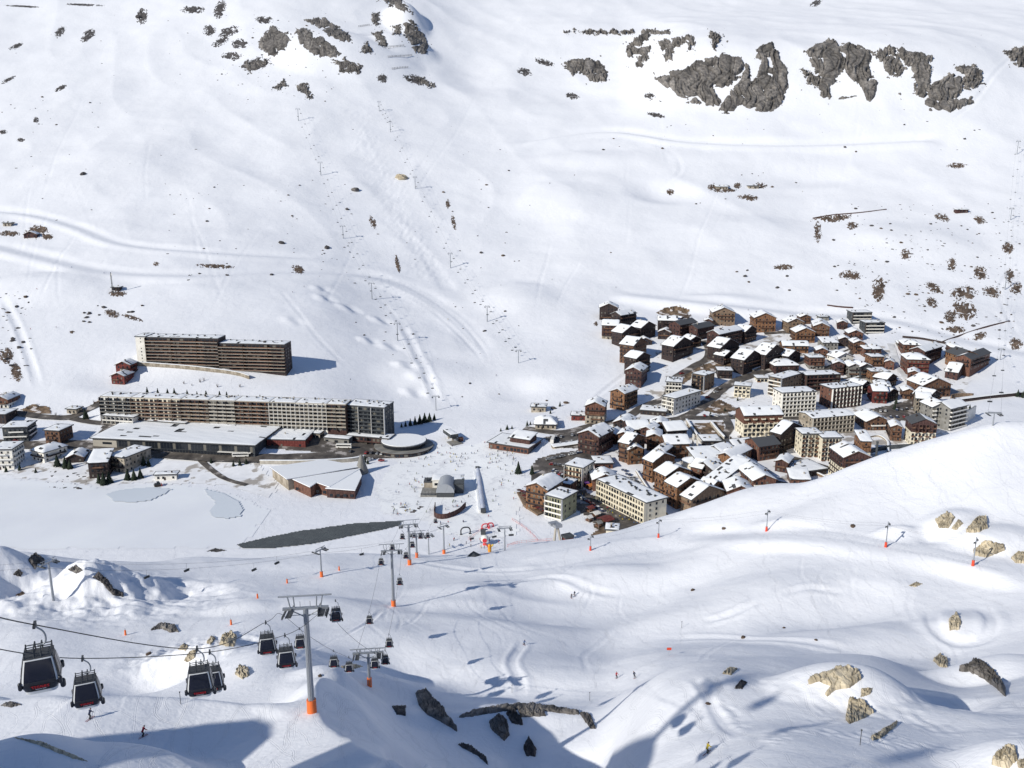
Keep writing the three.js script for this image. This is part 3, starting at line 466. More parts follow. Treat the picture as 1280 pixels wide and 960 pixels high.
function roofOn(g, type, w, d, H, o) {
  const oh = o.oh ?? 0.9, a = w / 2 + oh, b = d / 2 + oh, sd = bseed++ * 7.3, pitch = o.pitch ?? 0.44, t = o.snow ?? 0.5; let y, rg;
  if (type === 'g') { const e = H - oh * pitch; y = (x) => H + pitch * (w / 2 - Math.abs(x)) + 0.3; const s = new THREE.Shape([[-a, e], [0, H + pitch * w / 2], [a, e], [a, e + 0.3], [0, H + pitch * w / 2 + 0.3], [-a, e + 0.3]].map(p => new THREE.Vector2(...p))); rg = prismUV(s, 2 * b); rg.translate(0, 0, -b); }
  else if (type === 'e') { const e = H - oh * pitch; y = (x, z) => H + pitch * (d / 2 - Math.abs(z)) + 0.3; const s = new THREE.Shape([[-b, e], [0, H + pitch * d / 2], [b, e], [b, e + 0.3], [0, H + pitch * d / 2 + 0.3], [-b, e + 0.3]].map(p => new THREE.Vector2(...p))); rg = prismUV(s, 2 * a); rg.translate(0, 0, -a); rg.rotateY(Math.PI / 2); }
  else if (type === 'h') { const k = Math.min(w, d) / 2; y = (x, z) => H + 0.3 + pitch * Math.min(k * 0.75, Math.min(a - Math.abs(x), b - Math.abs(z))); const pos = [], idx = [], n = 8; for (let j = 0; j <= n; j++) for (let i = 0; i <= n; i++) { const x = (i / n * 2 - 1) * a, z = (j / n * 2 - 1) * b; pos.push(x, y(x, z), z); } for (let j = 0; j < n; j++) for (let i = 0; i < n; i++) { const p = j * (n + 1) + i, q = p + n + 1; idx.push(p, q, q + 1, p, q + 1, p + 1); } const top = geoOf(pos, idx); top.setAttribute('uv', new THREE.Float32BufferAttribute(new Float32Array(pos.length / 3 * 2), 2)); rg = joinG([top, bx(2 * a, 0.3, 2 * b, 0, H + 0.15, 0)]); }
  else if (type === 's') { y = (x, z) => H + 0.3 + pitch * (d / 2 - z) * 0.5; const s = new THREE.Shape([[-b, H - 0.02], [b, H + pitch * (d / 2 + b) * 0.5], [b, H + pitch * (d / 2 + b) * 0.5 + 0.3], [-b, H + 0.3]].map(p => new THREE.Vector2(...p))); rg = prismUV(s, 2 * a); rg.translate(0, 0, -a); rg.rotateY(Math.PI / 2); }
  else { y = () => H + 0.42; rg = joinG([bx(2 * a, 0.42, 2 * b, 0, H + 0.21, 0), bx(2 * a, 0.5, 0.25, 0, H + 0.45, b - 0.13), bx(2 * a, 0.5, 0.25, 0, H + 0.45, -b + 0.13), bx(0.25, 0.5, 2 * b, a - 0.13, H + 0.45, 0), bx(0.25, 0.5, 2 * b, -a + 0.13, H + 0.45, 0)]); }
  const R = part('roof', rg, o.roofMat ?? roofMat, g);
  if (t > 0) {
    const f = type === 'f' ? 0.3 : 0.12;
    if (o.patchy && (type === 'g' || type === 'e')) {                      // snow slid off part of the roof
      const half = (s) => { const q = snowCap(type === 'g' ? (a - f) * 0.46 : (a - f) * 0.8, type === 'g' ? (b - f) * 0.8 : (b - f) * 0.46, (x, z) => type === 'g' ? y(x + s * a * 0.5, z) : y(x, z + s * b * 0.5), t, sd + s); if (type === 'g') q.translate(s * a * 0.5, 0, 0); else q.translate(0, 0, s * b * 0.5); return q; };
      part('roof_snow', half(o.patchy), roofSnowMat, R);
    } else part('roof_snow', snowCap(a - f, b - f, y, t, sd), roofSnowMat, R);
  }
  const nc = o.chim ?? (rnd() < 0.6 ? 1 : 2);
  for (let i = 0; i < nc; i++) { const cx = rr(-0.3, 0.3) * w, cz = rr(-0.3, 0.3) * d, cy = y(cx, cz); part('chimney', joinG([bx(0.8, 1.7, 0.8, cx, cy + 0.6, cz), bx(1.0, 0.12, 1.0, cx, cy + 1.5, cz)]), rnd() < 0.5 ? concrete : trimDark, R); }
  for (let i = 0; i < (o.vents ?? 0); i++) part('roof_vent', joinG([bx(0.9, 1.0, 0.9, 0, 0, 0), bx(1.1, 0.12, 1.1, 0, 0.55, 0)]), steelDark, R, [((i + 0.5) / o.vents - 0.5) * w * 0.9, H + 1.2, rr(-0.25, 0.1) * d]);
  return y;
}
const BL = [];
// front face from column xa to xb of the photograph, its right foot at row yb; yaw of its normal (negative: turned to the left)
function building(name, xa, xb, yb, yaw, depth, st, roof, wall, label, o = {}) {
  const dm = o.dmin ?? VAL, B = o.B ?? at(xb, yb, dm), k = mpp(B), ya = yaw * Math.PI / 180, view = Math.atan2(B.x, -B.z);
  const w = o.width ?? (xb - xa) * k / Math.max(0.2, Math.cos(ya + view) + 0.0) * Math.cos(view), d = depth * (o.cat || o.bays ? 1 : 1.18), sh = o.sh ?? (o.bays ? 3.15 : 3.4), H = st * sh + (o.plinth ?? 0.4);
  const n = V(Math.sin(ya), 0, Math.cos(ya)), t = V(Math.cos(ya), 0, -Math.sin(ya));
  const c = B.clone().addScaledVector(t, -w / 2).addScaledVector(n, -d / 2);
  const g = thing(name, label, o.cat ?? 'chalet', [c.x, B.y + (o.lift ?? 0), c.z], ya, o.group);
  BL.push([c.x, c.z, Math.hypot(w, d) / 2]);
  const m = W[wall], sp = o.split ?? 0, below = 5;
  if (roof === 'g' || roof === 'e') {
    const pitch = o.pitch ?? 0.44, L = roof === 'g' ? w : d, D = roof === 'g' ? d : w;
    const mk = (y0, y1, top) => { const s = new THREE.Shape([[-L / 2, y0], [L / 2, y0], [L / 2, y1], ...(top ? [[0, y1 + pitch * L / 2 - 0.02]] : []), [-L / 2, y1]].map(p => new THREE.Vector2(...p))); const q = prismUV(s, D); q.translate(0, 0, -D / 2); if (roof === 'e') q.rotateY(Math.PI / 2); return q; };
    if (sp) { part('wall', mk(-below, sp * sh + 0.4), W[o.wall2 ?? 'stone'], g); const u = part('wall', mk(sp * sh + 0.4, H, true), m, g); u.scale.set(1.012, 1, 1.012); } else part('wall', mk(-below, H, true), m, g);
  } else if (sp) { part('wall', boxUV(w, sp * sh + 0.4 + below, d, 0, (sp * sh + 0.4 - below) / 2, 0), W[o.wall2 ?? 'stone'], g); part('wall', boxUV(w + 0.1, H - sp * sh - 0.4, d + 0.1, 0, (H + sp * sh + 0.4) / 2, 0), m, g); }
  else part('wall', boxUV(w, H + below, d, 0, (H - below) / 2, 0), m, g);
  roofOn(g, roof, w, d, H, o);
  const y0 = o.plinth ?? 0.4;
  const faces = o.faces ?? 'f' + (ya + view < -0.12 ? 'r' : '') + (ya + view > 0.12 ? 'l' : '');
  if (o.bays) apartment(g, w, d, st, sh, y0, faces, o);
  else {
    for (const f of faces) windowsOn(g, f, f === 'f' ? w : d, y0, st, sh, (f === 'f' ? d : w) / 2 + 0.05, { skip: 0.12, ...(o.win ?? {}) });
    if (o.attic ?? (roof === 'g' && w > 9)) part('window', UNIT, glass, g, [0, H + 0.9, d / 2 + 0.02], [1.5, 1.2, 0.12]);
    if (o.balc ?? st > 1) for (let s = 1; s < st; s++) { if (rnd() < 0.12) continue; const bw = w * (rnd() < 0.6 ? 0.94 : 0.6), bxx = bw < w * 0.8 ? rr(-0.15, 0.15) * w : 0; balcony(g, bxx, y0 + s * sh, d / 2 + 0.06, bw, 1.3, o.balcMat ?? (rnd() < 0.5 ? W.dark : W.brown)); if (faces.includes('r') && d > 8 && rnd() < 0.6) balcony(g, w / 2 + 0.06, y0 + s * sh, 0, d * 0.8, 1.2, o.balcMat ?? W.dark, 'r'); if (faces.includes('l') && d > 8 && rnd() < 0.6) balcony(g, -w / 2 - 0.06, y0 + s * sh, 0, d * 0.8, 1.2, o.balcMat ?? W.dark, 'l'); }
    part('door', UNIT, trimDark, g, [rr(-0.25, 0.25) * w, y0 + 0.75, d / 2 + 0.06], [1.2, 2.1, 0.1]);
    if (roof === 'g' && (o.barge ?? true)) { const pitch = o.pitch ?? 0.44, oh = o.oh ?? 0.9; for (const s of [-1, 1]) part('bargeboard', UNIT, W.brown, g, [s * (w / 4 + oh / 2), H + pitch * (w / 4 - oh / 2) + 0.02, d / 2 + oh + 0.04], [(w / 2 + oh) * Math.hypot(1, pitch), 0.34, 0.08], [0, 0, -s * Math.atan(pitch)]); }
  }
  return g;
}
// flats: open loggias with parapets, fins between them and glazing behind
function apartment(g, w, d, st, sh, y0, faces, o) {
  const n = o.bays, bw = w / n, dep = o.dep ?? 1.5, band = W[o.band ?? 'brown'], fin = o.finMat ?? trimWhite, z = d / 2;
  for (let s = 0; s < st; s++) {
    for (let i = 0; i < n; i++) part('window', UNIT, rnd() < 0.25 ? glassPale : glass, g, [(i + 0.5) * bw - w / 2, y0 + s * sh + 1.25, z + 0.04], [bw * rr(0.55, 0.8), 2.0, 0.1]);
    if (s >= (o.from ?? 0)) {
      if (o.single) for (let i = 0; i < n; i++) { if ((i + (o.alt ? s : 0)) % (o.single) === 0) balcony(g, (i + 0.5) * bw - w / 2, y0 + s * sh, z + 0.1, bw * 0.9, dep, band); }
      else { balcony(g, 0, y0 + s * sh, z + 0.1, w - 0.1, dep, band); if (o.edge) part('floor_edge', UNIT, o.edge, g, [0, y0 + s * sh, z + 0.14 + dep], [w - 0.1, 0.34, 0.08]); }
    }
  }
  if (o.fins !== 0) for (let i = 0; i <= n; i += o.fins ?? 1) part('fin', UNIT, fin, g, [i * bw - w / 2, y0 + st * sh / 2, z + 0.1 + dep / 2], [0.22, st * sh, dep + 0.2]);
  for (const f of faces) if (f !== 'f') windowsOn(g, f, d, y0, st, sh, w / 2 + 0.05, { skip: 0.2, bay: 4 });
}
// ---------------------------------------------------------------- the village: [left column, right column, foot row, yaw, depth, storeys, roof, wall, label, options]
const Gv0 = (px, py) => at(px, py, VAL);
const CH = [
  // dark cluster beside the ski run
  [749, 772, 402, -6, 15, 4, 'g', 'dark', 'dark gabled timber chalet at the top corner of the village beside the ski run'],
  [776, 795, 404, 42, 11, 3, 'e', 'dark', 'dark chalet with long snowy roof joined to the gabled chalet at the top corner'],
  [752, 772, 425, -12, 15, 4, 'e', 'maroon', 'maroon timber chalet with stone end wall overlooking the ski run', { split: 1 }],
  [778, 798, 426, 42, 11, 3, 'g', 'dark', 'dark gabled chalet with a pale window frame behind the low snowy garage'],
  [801, 819, 420, 42, 11, 3, 'g', 'dark', 'dark chalet in its own shade beside the lane to the garages'],
  [798, 815, 431, 5, 8, 1, 'g', 'dark', 'low dark garage with a thick snow roof beside the lane'],
  [774, 791, 456, -38, 20, 5, 'e', 'brown', 'tall brown chalet with stacked balconies on its side facing the ski run'],
  [795, 812, 464, 42, 11, 4, 'g', 'dark', 'large dark chalet block in shade behind the tall brown one'],
  [781, 801, 485, -22, 18, 4, 'g', 'maroon', 'maroon chalet with grey roof edge below the dark block'],
  [822, 846, 414, -8, 12, 3, 'e', 'dark', 'dark chalet with flat snowy roof beside the bare brown bank'],
  [850, 870, 420, 42, 11, 4, 'e', 'maroon', 'wide maroon chalet with snow on half of its grey roof', { patchy: -1 }],
  [822, 838, 425, -20, 10, 2, 'g', 'dark', 'small dark chalet with rounded snow roof under the wide maroon chalet'],
  [842, 866, 442, 42, 11, 3, 'g', 'dark', 'dark chalet with broad snowy gable above the curve of the switchback'],
  [872, 892, 420, 42, 11, 3, 'e', 'maroon', 'maroon chalet with a grey bare roof slope', { patchy: -1 }],
  [890, 918, 408, -4, 17, 4, 'g', 'tan', 'tan chalet with double gable and balconies casting a round shadow on the slope', { balcMat: W.brown }],
  [899, 927, 430, 42, 11, 4, 'e', 'maroon', 'long dark maroon chalet in front of the tan double-gabled one'],
  [931, 945, 425, 42, 11, 3, 'g', 'dark', 'dark chalet with steep snow roof next to the long maroon one'],
  [942, 969, 415, -3, 17, 4, 'g', 'orange', 'orange timber chalet with a broad white gable standing alone on the slope', { balcMat: W.brown }],
  [984, 1004, 416, 4, 13, 3, 'g', 'tan', 'tan gabled chalet beside the road bend at the top of the village'],
  [900, 923, 444, 42, 11, 3, 'g', 'dark', 'dark chalet standing on a white ledge above the snowfield'],
  [930, 952, 459, 42, 11, 3, 'g', 'dark', 'dark chalet with two snow patches beside the sloping wall'],
  [957, 980, 452, 42, 11, 3, 'g', 'dark', 'dark chalet with a lit window above the sloping wall'],
  [978, 1010, 442, -4, 12, 2, 'e', 'orange', 'long low orange chalet with snow roof along the upper road'],
  [994, 1018, 429, 0, 14, 3, 'g', 'orange', 'orange gabled chalet with white ground floor posts above the long low one'],
  [968, 998, 467, 6, 16, 2, 'h', 'maroon', 'low maroon house with a broad hipped snow roof and two vents', { vents: 2 }],
  [897, 915, 474, -5, 11, 2, 'f', 'dark', 'small dark house alone in the snowfield between two roads'],
  // upper middle
  [1016, 1036, 422, -14, 24, 3, 'g', 'brown', 'brown gabled chalet with a long roof running back up the slope'],
  [1024, 1036, 401, 0, 7, 1, 'f', 'grey', 'small grey hut above the brown chalet with the long roof'],
  [1060, 1078, 426, -6, 13, 2, 'g', 'rust', 'rust-red chalet with a wide roof under the two modern blocks'],
  [1028, 1047, 438, 2, 11, 2, 's', 'grey', 'grey house with a flat square snow roof'],
  [1066, 1080, 443, -4, 13, 3, 'g', 'brown', 'narrow brown chalet at the upper end of the tight row'],
  [1080, 1090, 446, 8, 10, 2, 's', 'rust', 'small house with a square tilted snow roof in the tight row'],
  [1090, 1101, 446, 8, 10, 2, 's', 'maroon', 'maroon house with a square tilted snow roof at the lower end of the tight row'],
  [1088, 1104, 461, 2, 11, 3, 'f', 'orange', 'square orange house with flat snow roof beside the snowy lane'],
  [1045, 1066, 456, 14, 12, 2, 'g', 'white', 'white and brown chalet on a terrace wall'],
  [1011, 1030, 462, 2, 11, 3, 'f', 'rust', 'rust-coloured cube house with flat snow roof and grey ground floor', { split: 1, wall2: 'grey' }],
  [1060, 1074, 473, 0, 13, 3, 'g', 'grey', 'grey chalet, one of a pair of gables above a long ramp wall'],
  [1074, 1089, 473, 8, 13, 3, 'g', 'slate', 'dark slate-coloured chalet, other half of the pair of gables'],
  [1088, 1110, 480, 0, 13, 3, 'f', 'orange', 'orange and stone house with a flat snow roof below the square orange one', { split: 1 }],
  [1092, 1112, 494, -18, 14, 2, 'h', 'maroon', 'chalet with a wide snowy hipped roof above the red house'],
  [1090, 1108, 505, -6, 13, 3, 'e', 'red', 'red timber house with a small snow roof at the plaza'],
  [1108, 1122, 500, 30, 10, 2, 'g', 'dark', 'small dark house in shade beside the red house at the plaza'],
  // upper right
  [1122, 1138, 435, -12, 9, 1, 'h', 'stone', 'stone outbuilding with a round snow roof beside the retaining wall'],
  [1128, 1150, 446, -10, 16, 3, 'h', 'rust', 'rust chalet with three snowy roof planes under the piste'],
  [1156, 1176, 447, 42, 11, 3, 'e', 'maroon', 'maroon chalet in shade with snow roof under the piste'],
  [1132, 1160, 470, -8, 17, 4, 'h', 'rust', 'tall rust-red chalet with balconies on a white terrace beside the lane', { balcMat: W.red }],
  [1187, 1200, 454, -8, 12, 4, 'h', 'rust', 'narrow rust-red tower house beside the piste'],
  [1196, 1220, 463, 8, 15, 4, 'g', 'orange', 'orange chalet with dark roof and balconies beside the piste', { snow: 0 }],
  [1214, 1236, 455, 42, 11, 3, 'e', 'rust', 'rust-red chalet with bare grey roof at the outermost edge of the village', { patchy: -1 }],
  [1180, 1196, 476, -40, 22, 2, 'e', 'maroon', 'broad chalet with a tilted white roof under the orange chalet'],
  [1152, 1187, 496, 10, 18, 3, 'g', 'brown', 'brown chalet with a wide snow gable above the grey apartment group'],
  // west middle
  [762, 780, 514, -38, 17, 4, 'g', 'orange', 'orange-brown chalet with shaded side at the road bend under the ski run'],
  [731, 755, 531, -12, 14, 4, 'g', 'rust', 'rust-red chalet with pale stone ground floors at the village entrance', { split: 2 }],
  [714, 732, 526, -8, 8, 1, 'f', 'red', 'low red pavilion joined to the chalet at the village entrance'],
  [800, 832, 521, -16, 12, 1, 'f', 'dark', 'low building with a long flat snow roof in the fork of the roads'],
  [766, 786, 542, -24, 15, 2, 'g', 'dark', 'dark chalet with a wide low snow roof along the lower side of the road'],
  [786, 812, 548, 8, 15, 2, 'e', 'maroon', 'maroon chalet with a square snow roof along the lower side of the road'],
  [812, 836, 545, -10, 13, 2, 'g', 'brown', 'brown chalet with several snow roofs near the retaining walls'],
  [834, 858, 549, 14, 15, 2, 'e', 'dark', 'dark chalet with a tilted blue-white roof near the retaining walls'],
  [722, 748, 571, -34, 18, 4, 'g', 'maroon', 'maroon chalet with rows of small windows and a fork-shaped roof by the car park'],
  [773, 785, 580, -40, 17, 4, 'e', 'brown', 'brown chalet with a big square snow roof facing the shopping street'],
  [785, 803, 580, 12, 12, 3, 'g', 'orange', 'orange-brown gabled house attached to the square-roofed chalet'],
  [808, 826, 565, -10, 14, 3, 'g', 'brown', 'brown chalet with pale balconies above the dark courtyard'],
  [832, 861, 573, 6, 14, 3, 'e', 'brown', 'brown chalet with a broad snow roof and wooden posts above the dark courtyard'],
  [744, 766, 586, 4, 12, 1, 'f', 'rust', 'low rust-red hall with a flat snow roof behind the white flats'],
  [741, 772, 613, 2, 12, 2, 'g', 'rust', 'low rust-red gabled house at the head of the long cream building'],
  [879, 901, 558, 2, 12, 1, 'f', 'dark', 'low glazed pavilion with a snow roof beside the pale bell tower', { win: { bay: 2, ww: 1.6, wh: 1.9 } }],
  [896, 914, 592, -42, 22, 3, 'g', 'orange', 'orange-brown chalet with a large two-sided snow roof beside the church'],
  [926, 958, 601, 14, 30, 2, 'g', 'brown', 'long chalet with a smooth two-sided snow roof behind the balcony house'],
  [880, 899, 624, -46, 26, 3, 's', 'rust', 'rust-brown building with a huge flat snow roof across the courtyard'],
  [908, 941, 636, -4, 14, 3, 'g', 'rust', 'rust-brown chalet with a low snow gable at the foot of the village'],
  [940, 968, 627, 8, 20, 4, 'g', 'rust', 'rust-brown gabled house with white balconies at the foot of the village', { balcMat: trimWhite }],
  [938, 965, 642, 2, 9, 1, 's', 'brown', 'low lean-to with a snow roof under the house with white balconies'],
  [948, 973, 573, 22, 13, 3, 'e', 'rust', 'brick-red building with a bare dark roof', { snow: 0 }],
  [917, 946, 564, 20, 15, 1, 'e', 'slate', 'dark-roofed hall with one round patch of snow', { patchy: 1 }],
  [962, 974, 567, -52, 22, 4, 'e', 'dark', 'dark building with icicles under a blue-white roof'],
  [1082, 1111, 538, 4, 18, 2, 'g', 'brown', 'brown chalet with broad gable and white balcony front beside the snowy square', { balcMat: trimWhite }],
  [1074, 1087, 577, -4, 12, 4, 's', 'orange', 'narrow orange and cream house beside the tall dark pole', { split: 2, wall2: 'cream' }],
  [1052, 1085, 604, 4, 17, 5, 'g', 'maroon', 'cream and maroon gabled house half hidden by the near snow slope', { split: 3, wall2: 'cream' }],
  [1000, 1033, 593, 20, 16, 1, 'f', 'dark', 'long low building with a snow roof lying in shade'],
  [988, 1012, 607, -6, 10, 1, 's', 'rust', 'low rust-red shed with a white roof at the edge of the near slope'],
  // smaller houses between the others
  [880, 890, 410, -14, 10, 2, 'g', 'maroon', 'small maroon chalet squeezed beside the tan double-gabled one'], [862, 876, 433, 30, 10, 2, 'g', 'dark', 'small dark chalet between the wide maroon one and the switchback'], [1000, 1013, 405, 0, 10, 2, 'g', 'brown', 'small brown chalet high beside the grey hut'],
  [1046, 1059, 413, -16, 11, 2, 'g', 'maroon', 'maroon chalet under the higher modern block'], [1048, 1062, 434, -14, 10, 2, 'g', 'dark', 'dark chalet beside the grey house with the square roof'], [1105, 1117, 463, -20, 10, 2, 'g', 'rust', 'rust chalet beside the lower end of the snowy lane'], [1108, 1120, 481, 38, 10, 2, 'g', 'dark', 'dark chalet wedged behind the hipped chalet'],
  [756, 770, 556, -26, 11, 2, 'g', 'rust', 'small rust chalet beside the car park entrance'], [772, 786, 562, -20, 11, 3, 'g', 'brown', 'brown chalet behind the square-roofed one'], [816, 830, 584, -30, 12, 3, 'g', 'brown', 'brown chalet at the head of the dark courtyard'], [862, 876, 606, -40, 14, 3, 'e', 'rust', 'rust chalet between the church and the orange row'], [868, 884, 634, -48, 14, 3, 'e', 'brown', 'brown chalet at the end of the dark courtyard'],
  [903, 918, 574, 40, 12, 2, 'e', 'dark', 'dark chalet behind the large two-sided roof'], [984, 998, 556, 10, 12, 3, 'e', 'maroon', 'maroon house beside the dark building with icicles'], [968, 984, 592, -30, 12, 2, 'g', 'maroon', 'maroon chalet at the bend below the brick-red building'], [1112, 1126, 552, -14, 12, 3, 'g', 'brown', 'brown chalet beside the curved wall of the square'], [700, 712, 620, -30, 8, 2, 'f', 'rust', 'small rust annex of the cream hotel'], [1128, 1142, 500, -12, 11, 2, 'g', 'brown', 'brown chalet at the upper corner of the plaza'],
  [846, 858, 408, 38, 10, 2, 'g', 'dark', 'dark chalet tucked behind the wide maroon one'], [905, 918, 452, 40, 9, 2, 'g', 'dark', 'small dark chalet on the thawed bank under the ledge'], [1020, 1034, 448, -10, 11, 2, 'g', 'rust', 'rust chalet below the grey house with the square roof'], [985, 1000, 452, 38, 10, 2, 'g', 'dark', 'small dark chalet beside the long low orange one'], [1040, 1054, 470, -14, 11, 3, 'g', 'maroon', 'maroon chalet on the terrace above the brick-brown block'], [1076, 1088, 490, 36, 11, 2, 'g', 'dark', 'dark chalet under the ramp wall'], [800, 814, 556, -30, 12, 3, 'g', 'maroon', 'maroon chalet behind the brown one with pale balconies'], [890, 904, 602, 40, 12, 3, 'e', 'dark', 'dark house in the shade beside the church'], [918, 932, 612, 40, 12, 3, 'e', 'maroon', 'maroon house in the shade of the courtyard'], [1160, 1174, 508, 36, 11, 3, 'g', 'dark', 'dark chalet above the grey-stone flats'], [1134, 1148, 482, -22, 12, 3, 'g', 'rust', 'rust chalet at the lower end of the white terrace'],
  // orange row along the street
  [803, 815, 604, -56, 16, 4, 'e', 'orange', 'orange timber house at the upper end of the row along the street'],
  [817, 831, 622, -62, 16, 4, 'e', 'orange', 'orange timber house with chequered snow roof in the middle of the row along the street'],
  [830, 845, 637, -62, 16, 4, 'e', 'orange', 'tall orange timber house at the lower end of the row along the street'],
  [850, 863, 646, -58, 22, 3, 'e', 'tan', 'tan house with a wide speckled snow roof cut off by the near slope', { vents: 4 }],
  [657, 684, 641, -30, 17, 4, 'g', 'orange', 'orange timber hotel with a snow roof beside the busy sun terrace'],
  [757, 772, 678, -10, 8, 1, 'f', 'cream', 'small cream hut with a flat roof on the near side of the stalls', { cat: 'hut' }],
  [664, 682, 515, -6, 9, 1, 'f', 'stone', 'small stone hut with snow roof at the foot of the ski run', { cat: 'hut' }],
  // left bank
  [-6, 11, 511, -4, 13, 2, 'g', 'rust', 'rust-red house on a white ground floor above the left road', { split: 1, wall2: 'white' }],
  [-14, 8, 530, -4, 12, 2, 'f', 'dark', 'dark house in shade under the left road'],
  [5, 36, 552, 6, 13, 3, 'f', 'slate', 'dark flat-roofed house with white balconies between the two left roads', { balcMat: trimWhite }],
  [58, 76, 557, -10, 12, 3, 'f', 'brown', 'brown three-storey house standing alone between the two left roads'],
  [-8, 18, 587, 4, 14, 4, 'f', 'white', 'white flats with white balconies at the lake shore', { balcMat: trimWhite }],
  [41, 56, 579, -28, 15, 2, 'h', 'white', 'white house with a dark-edged snow roof at the lake shore', { balcMat: W.dark }],
  [83, 105, 578, 10, 12, 1, 'g', 'dark', 'dark chalet with deep eaves between the white house and the stepped one'],
  [112, 136, 597, 10, 14, 3, 's', 'dark', 'dark stepped house with ledges of snow at the lake shore'],
  [137, 157, 592, -22, 20, 3, 'f', 'stone', 'square stone house with brown balconies above the lake shore'],
  [140, 156, 481, -8, 12, 2, 'g', 'red', 'red barn-like house with a snow gable above the long block'],
  [146, 164, 472, -4, 10, 3, 'g', 'red', 'red house with a higher gable standing behind the red barn'],
  [84, 96, 518, -10, 7, 1, 'f', 'stone', 'small stone hut beside the bend of the upper left road', { cat: 'hut' }],
  [194, 221, 600, 6, 5, 1, 'f', 'white', 'low white cabin with a snow roof beside the lake path', { cat: 'hut' }],
  [140, 150, 364, 0, 6, 1, 'f', 'dark', 'small dark hut under the tall mast on the mountainside', { cat: 'hut', sh: 3.2 }],
  [4, 14, 283, 0, 7, 1, 'f', 'stone', 'stone hut among rocks on the upper left slope', { cat: 'hut' }], [30, 46, 297, 4, 9, 1, 'g', 'maroon', 'maroon hut among rocks on the upper left slope', { cat: 'hut' }],
  [895, 910, 237, 0, 8, 1, 's', 'stone', 'old stone barn among rocks high on the mountainside', { cat: 'hut' }], [936, 948, 236, 4, 7, 1, 'f', 'stone', 'ruined stone barn beside the old barn on the mountainside', { cat: 'hut', snow: 0.2 }], [1195, 1210, 266, 4, 6, 1, 's', 'maroon', 'small brown hut high on the mountainside', { cat: 'hut' }],
];
for (const [xa, xb, yb, yaw, d, st, rf, wl, lb, o] of CH) building(o?.cat === 'hut' ? 'hut' : 'chalet', xa, xb, yb, yaw, d, st, rf, wl, lb, o);
// blocks of flats
const apt = (xa, xb, yb, yaw, d, st, rf, wl, lb, o) => building('apartment_block', xa, xb, yb, yaw, d, st, rf, wl, lb, { cat: 'building', ...o });
apt(1065, 1088, 403, 2, 14, 3, 'f', 'slate', 'modern dark block with white balconies higher up of the two on the slope', { bays: 5, band: 'white', finMat: trimDark, fins: 5 });
apt(1081, 1104, 416, 2, 14, 3, 'f', 'slate', 'modern dark block with white balconies lower down of the two on the slope', { bays: 5, band: 'white', finMat: trimDark, fins: 5 });
apt(1007, 1048, 487, 8, 14, 4, 'f', 'maroon', 'long maroon block with dark balconies and a white corner post', { bays: 9, band: 'maroon', fins: 3, finMat: trimDark });
apt(960, 976, 498, -48, 30, 5, 'f', 'tan', 'tan block of flats with a dark balcony side above the white block', { bays: 3, band: 'white', fins: 3 });
apt(976, 1017, 520, 10, 15, 6, 'f', 'white', 'white block with staggered white balconies', { bays: 9, band: 'white', fins: 1 });
apt(1039, 1074, 507, 20, 14, 5, 'f', 'rust', 'brick-brown block with rows of white balcony dividers and roof vents', { bays: 8, band: 'maroon', vents: 8, fins: 1 });
apt(1015, 1065, 540, 15, 17, 4, 'e', 'stone', 'long block with cream end wall and a wavy snow roof', { bays: 11, band: 'stone', fins: 1, pitch: 0.16, finMat: concrete });
apt(929, 976, 545, 6, 17, 5, 'e', 'rust', 'cream block with brown timber upper floors and snow gables', { bays: 9, band: 'cream', single: 2, alt: 1, fins: 0, split: 3, wall2: 'cream' });
apt(1001, 1025, 571, 2, 13, 5, 'f', 'cream', 'cream tower block with brown balconies on the side of the chalets', { bays: 6, band: 'brown', single: 2, fins: 0 });
apt(1026, 1050, 576, 2, 13, 5, 'f', 'cream', 'cream tower block with brown balconies on the side of the snowy square', { bays: 6, band: 'brown', single: 2, fins: 0 });
apt(832, 851, 498, -14, 16, 4, 'f', 'white', 'white hotel wing with brown window bays and a vented snow roof', { bays: 5, band: 'white', vents: 5, fins: 1 });
apt(828, 843, 519, -46, 34, 4, 'f', 'white', 'white hotel wing with a long shaded side along the road', { bays: 4, band: 'white', fins: 2 });
apt(865, 880, 489, -44, 15, 4, 'f', 'tan', 'tan hotel wing with shaded balconies above the straight road', { bays: 3, band: 'dark', fins: 3 });
apt(917, 937, 498, -18, 11, 3, 'f', 'cream', 'cream villa with balconies standing in the snowfield below the straight road', { bays: 4, band: 'cream', single: 2, alt: 1, fins: 0 });
apt(946, 964, 478, 0, 10, 1, 'f', 'cream', 'low cream house with orange shutters above the straight road', { bays: 4, band: 'orange', single: 9, fins: 0 });
apt(706, 728, 610, -32, 15, 4, 'f', 'cream', 'cream flat-roofed hotel beside the car park', { bays: 5, band: 'brown', fins: 5 });
apt(682, 703, 651, -36, 15, 4, 'f', 'green', 'pale green-grey block with ribbon windows beside the timber hotel', { bays: 6, band: 'white', fins: 6, vents: 4 });
apt(742, 807, 656, -58, 15, 4, 'f', 'cream', 'long cream building with rows of brown balconies along the shopping street', { bays: 18, band: 'cream', fins: 9, vents: 14, finMat: W.cream });
apt(1143, 1161, 519, -18, 14, 4, 'e', 'stone', 'grey-stone flats in the group at the road bridge', { bays: 5, band: 'stone', fins: 0, single: 2 });
apt(1163, 1186, 534, 8, 15, 5, 'g', 'grey', 'grey gabled flats with white balconies in the group at the road bridge', { bays: 5, band: 'white', fins: 0, single: 2 });
apt(1186, 1206, 532, 32, 15, 5, 'e', 'grey', 'grey flats in shade with stacked balconies in the group at the road bridge', { bays: 5, band: 'white', fins: 0 });
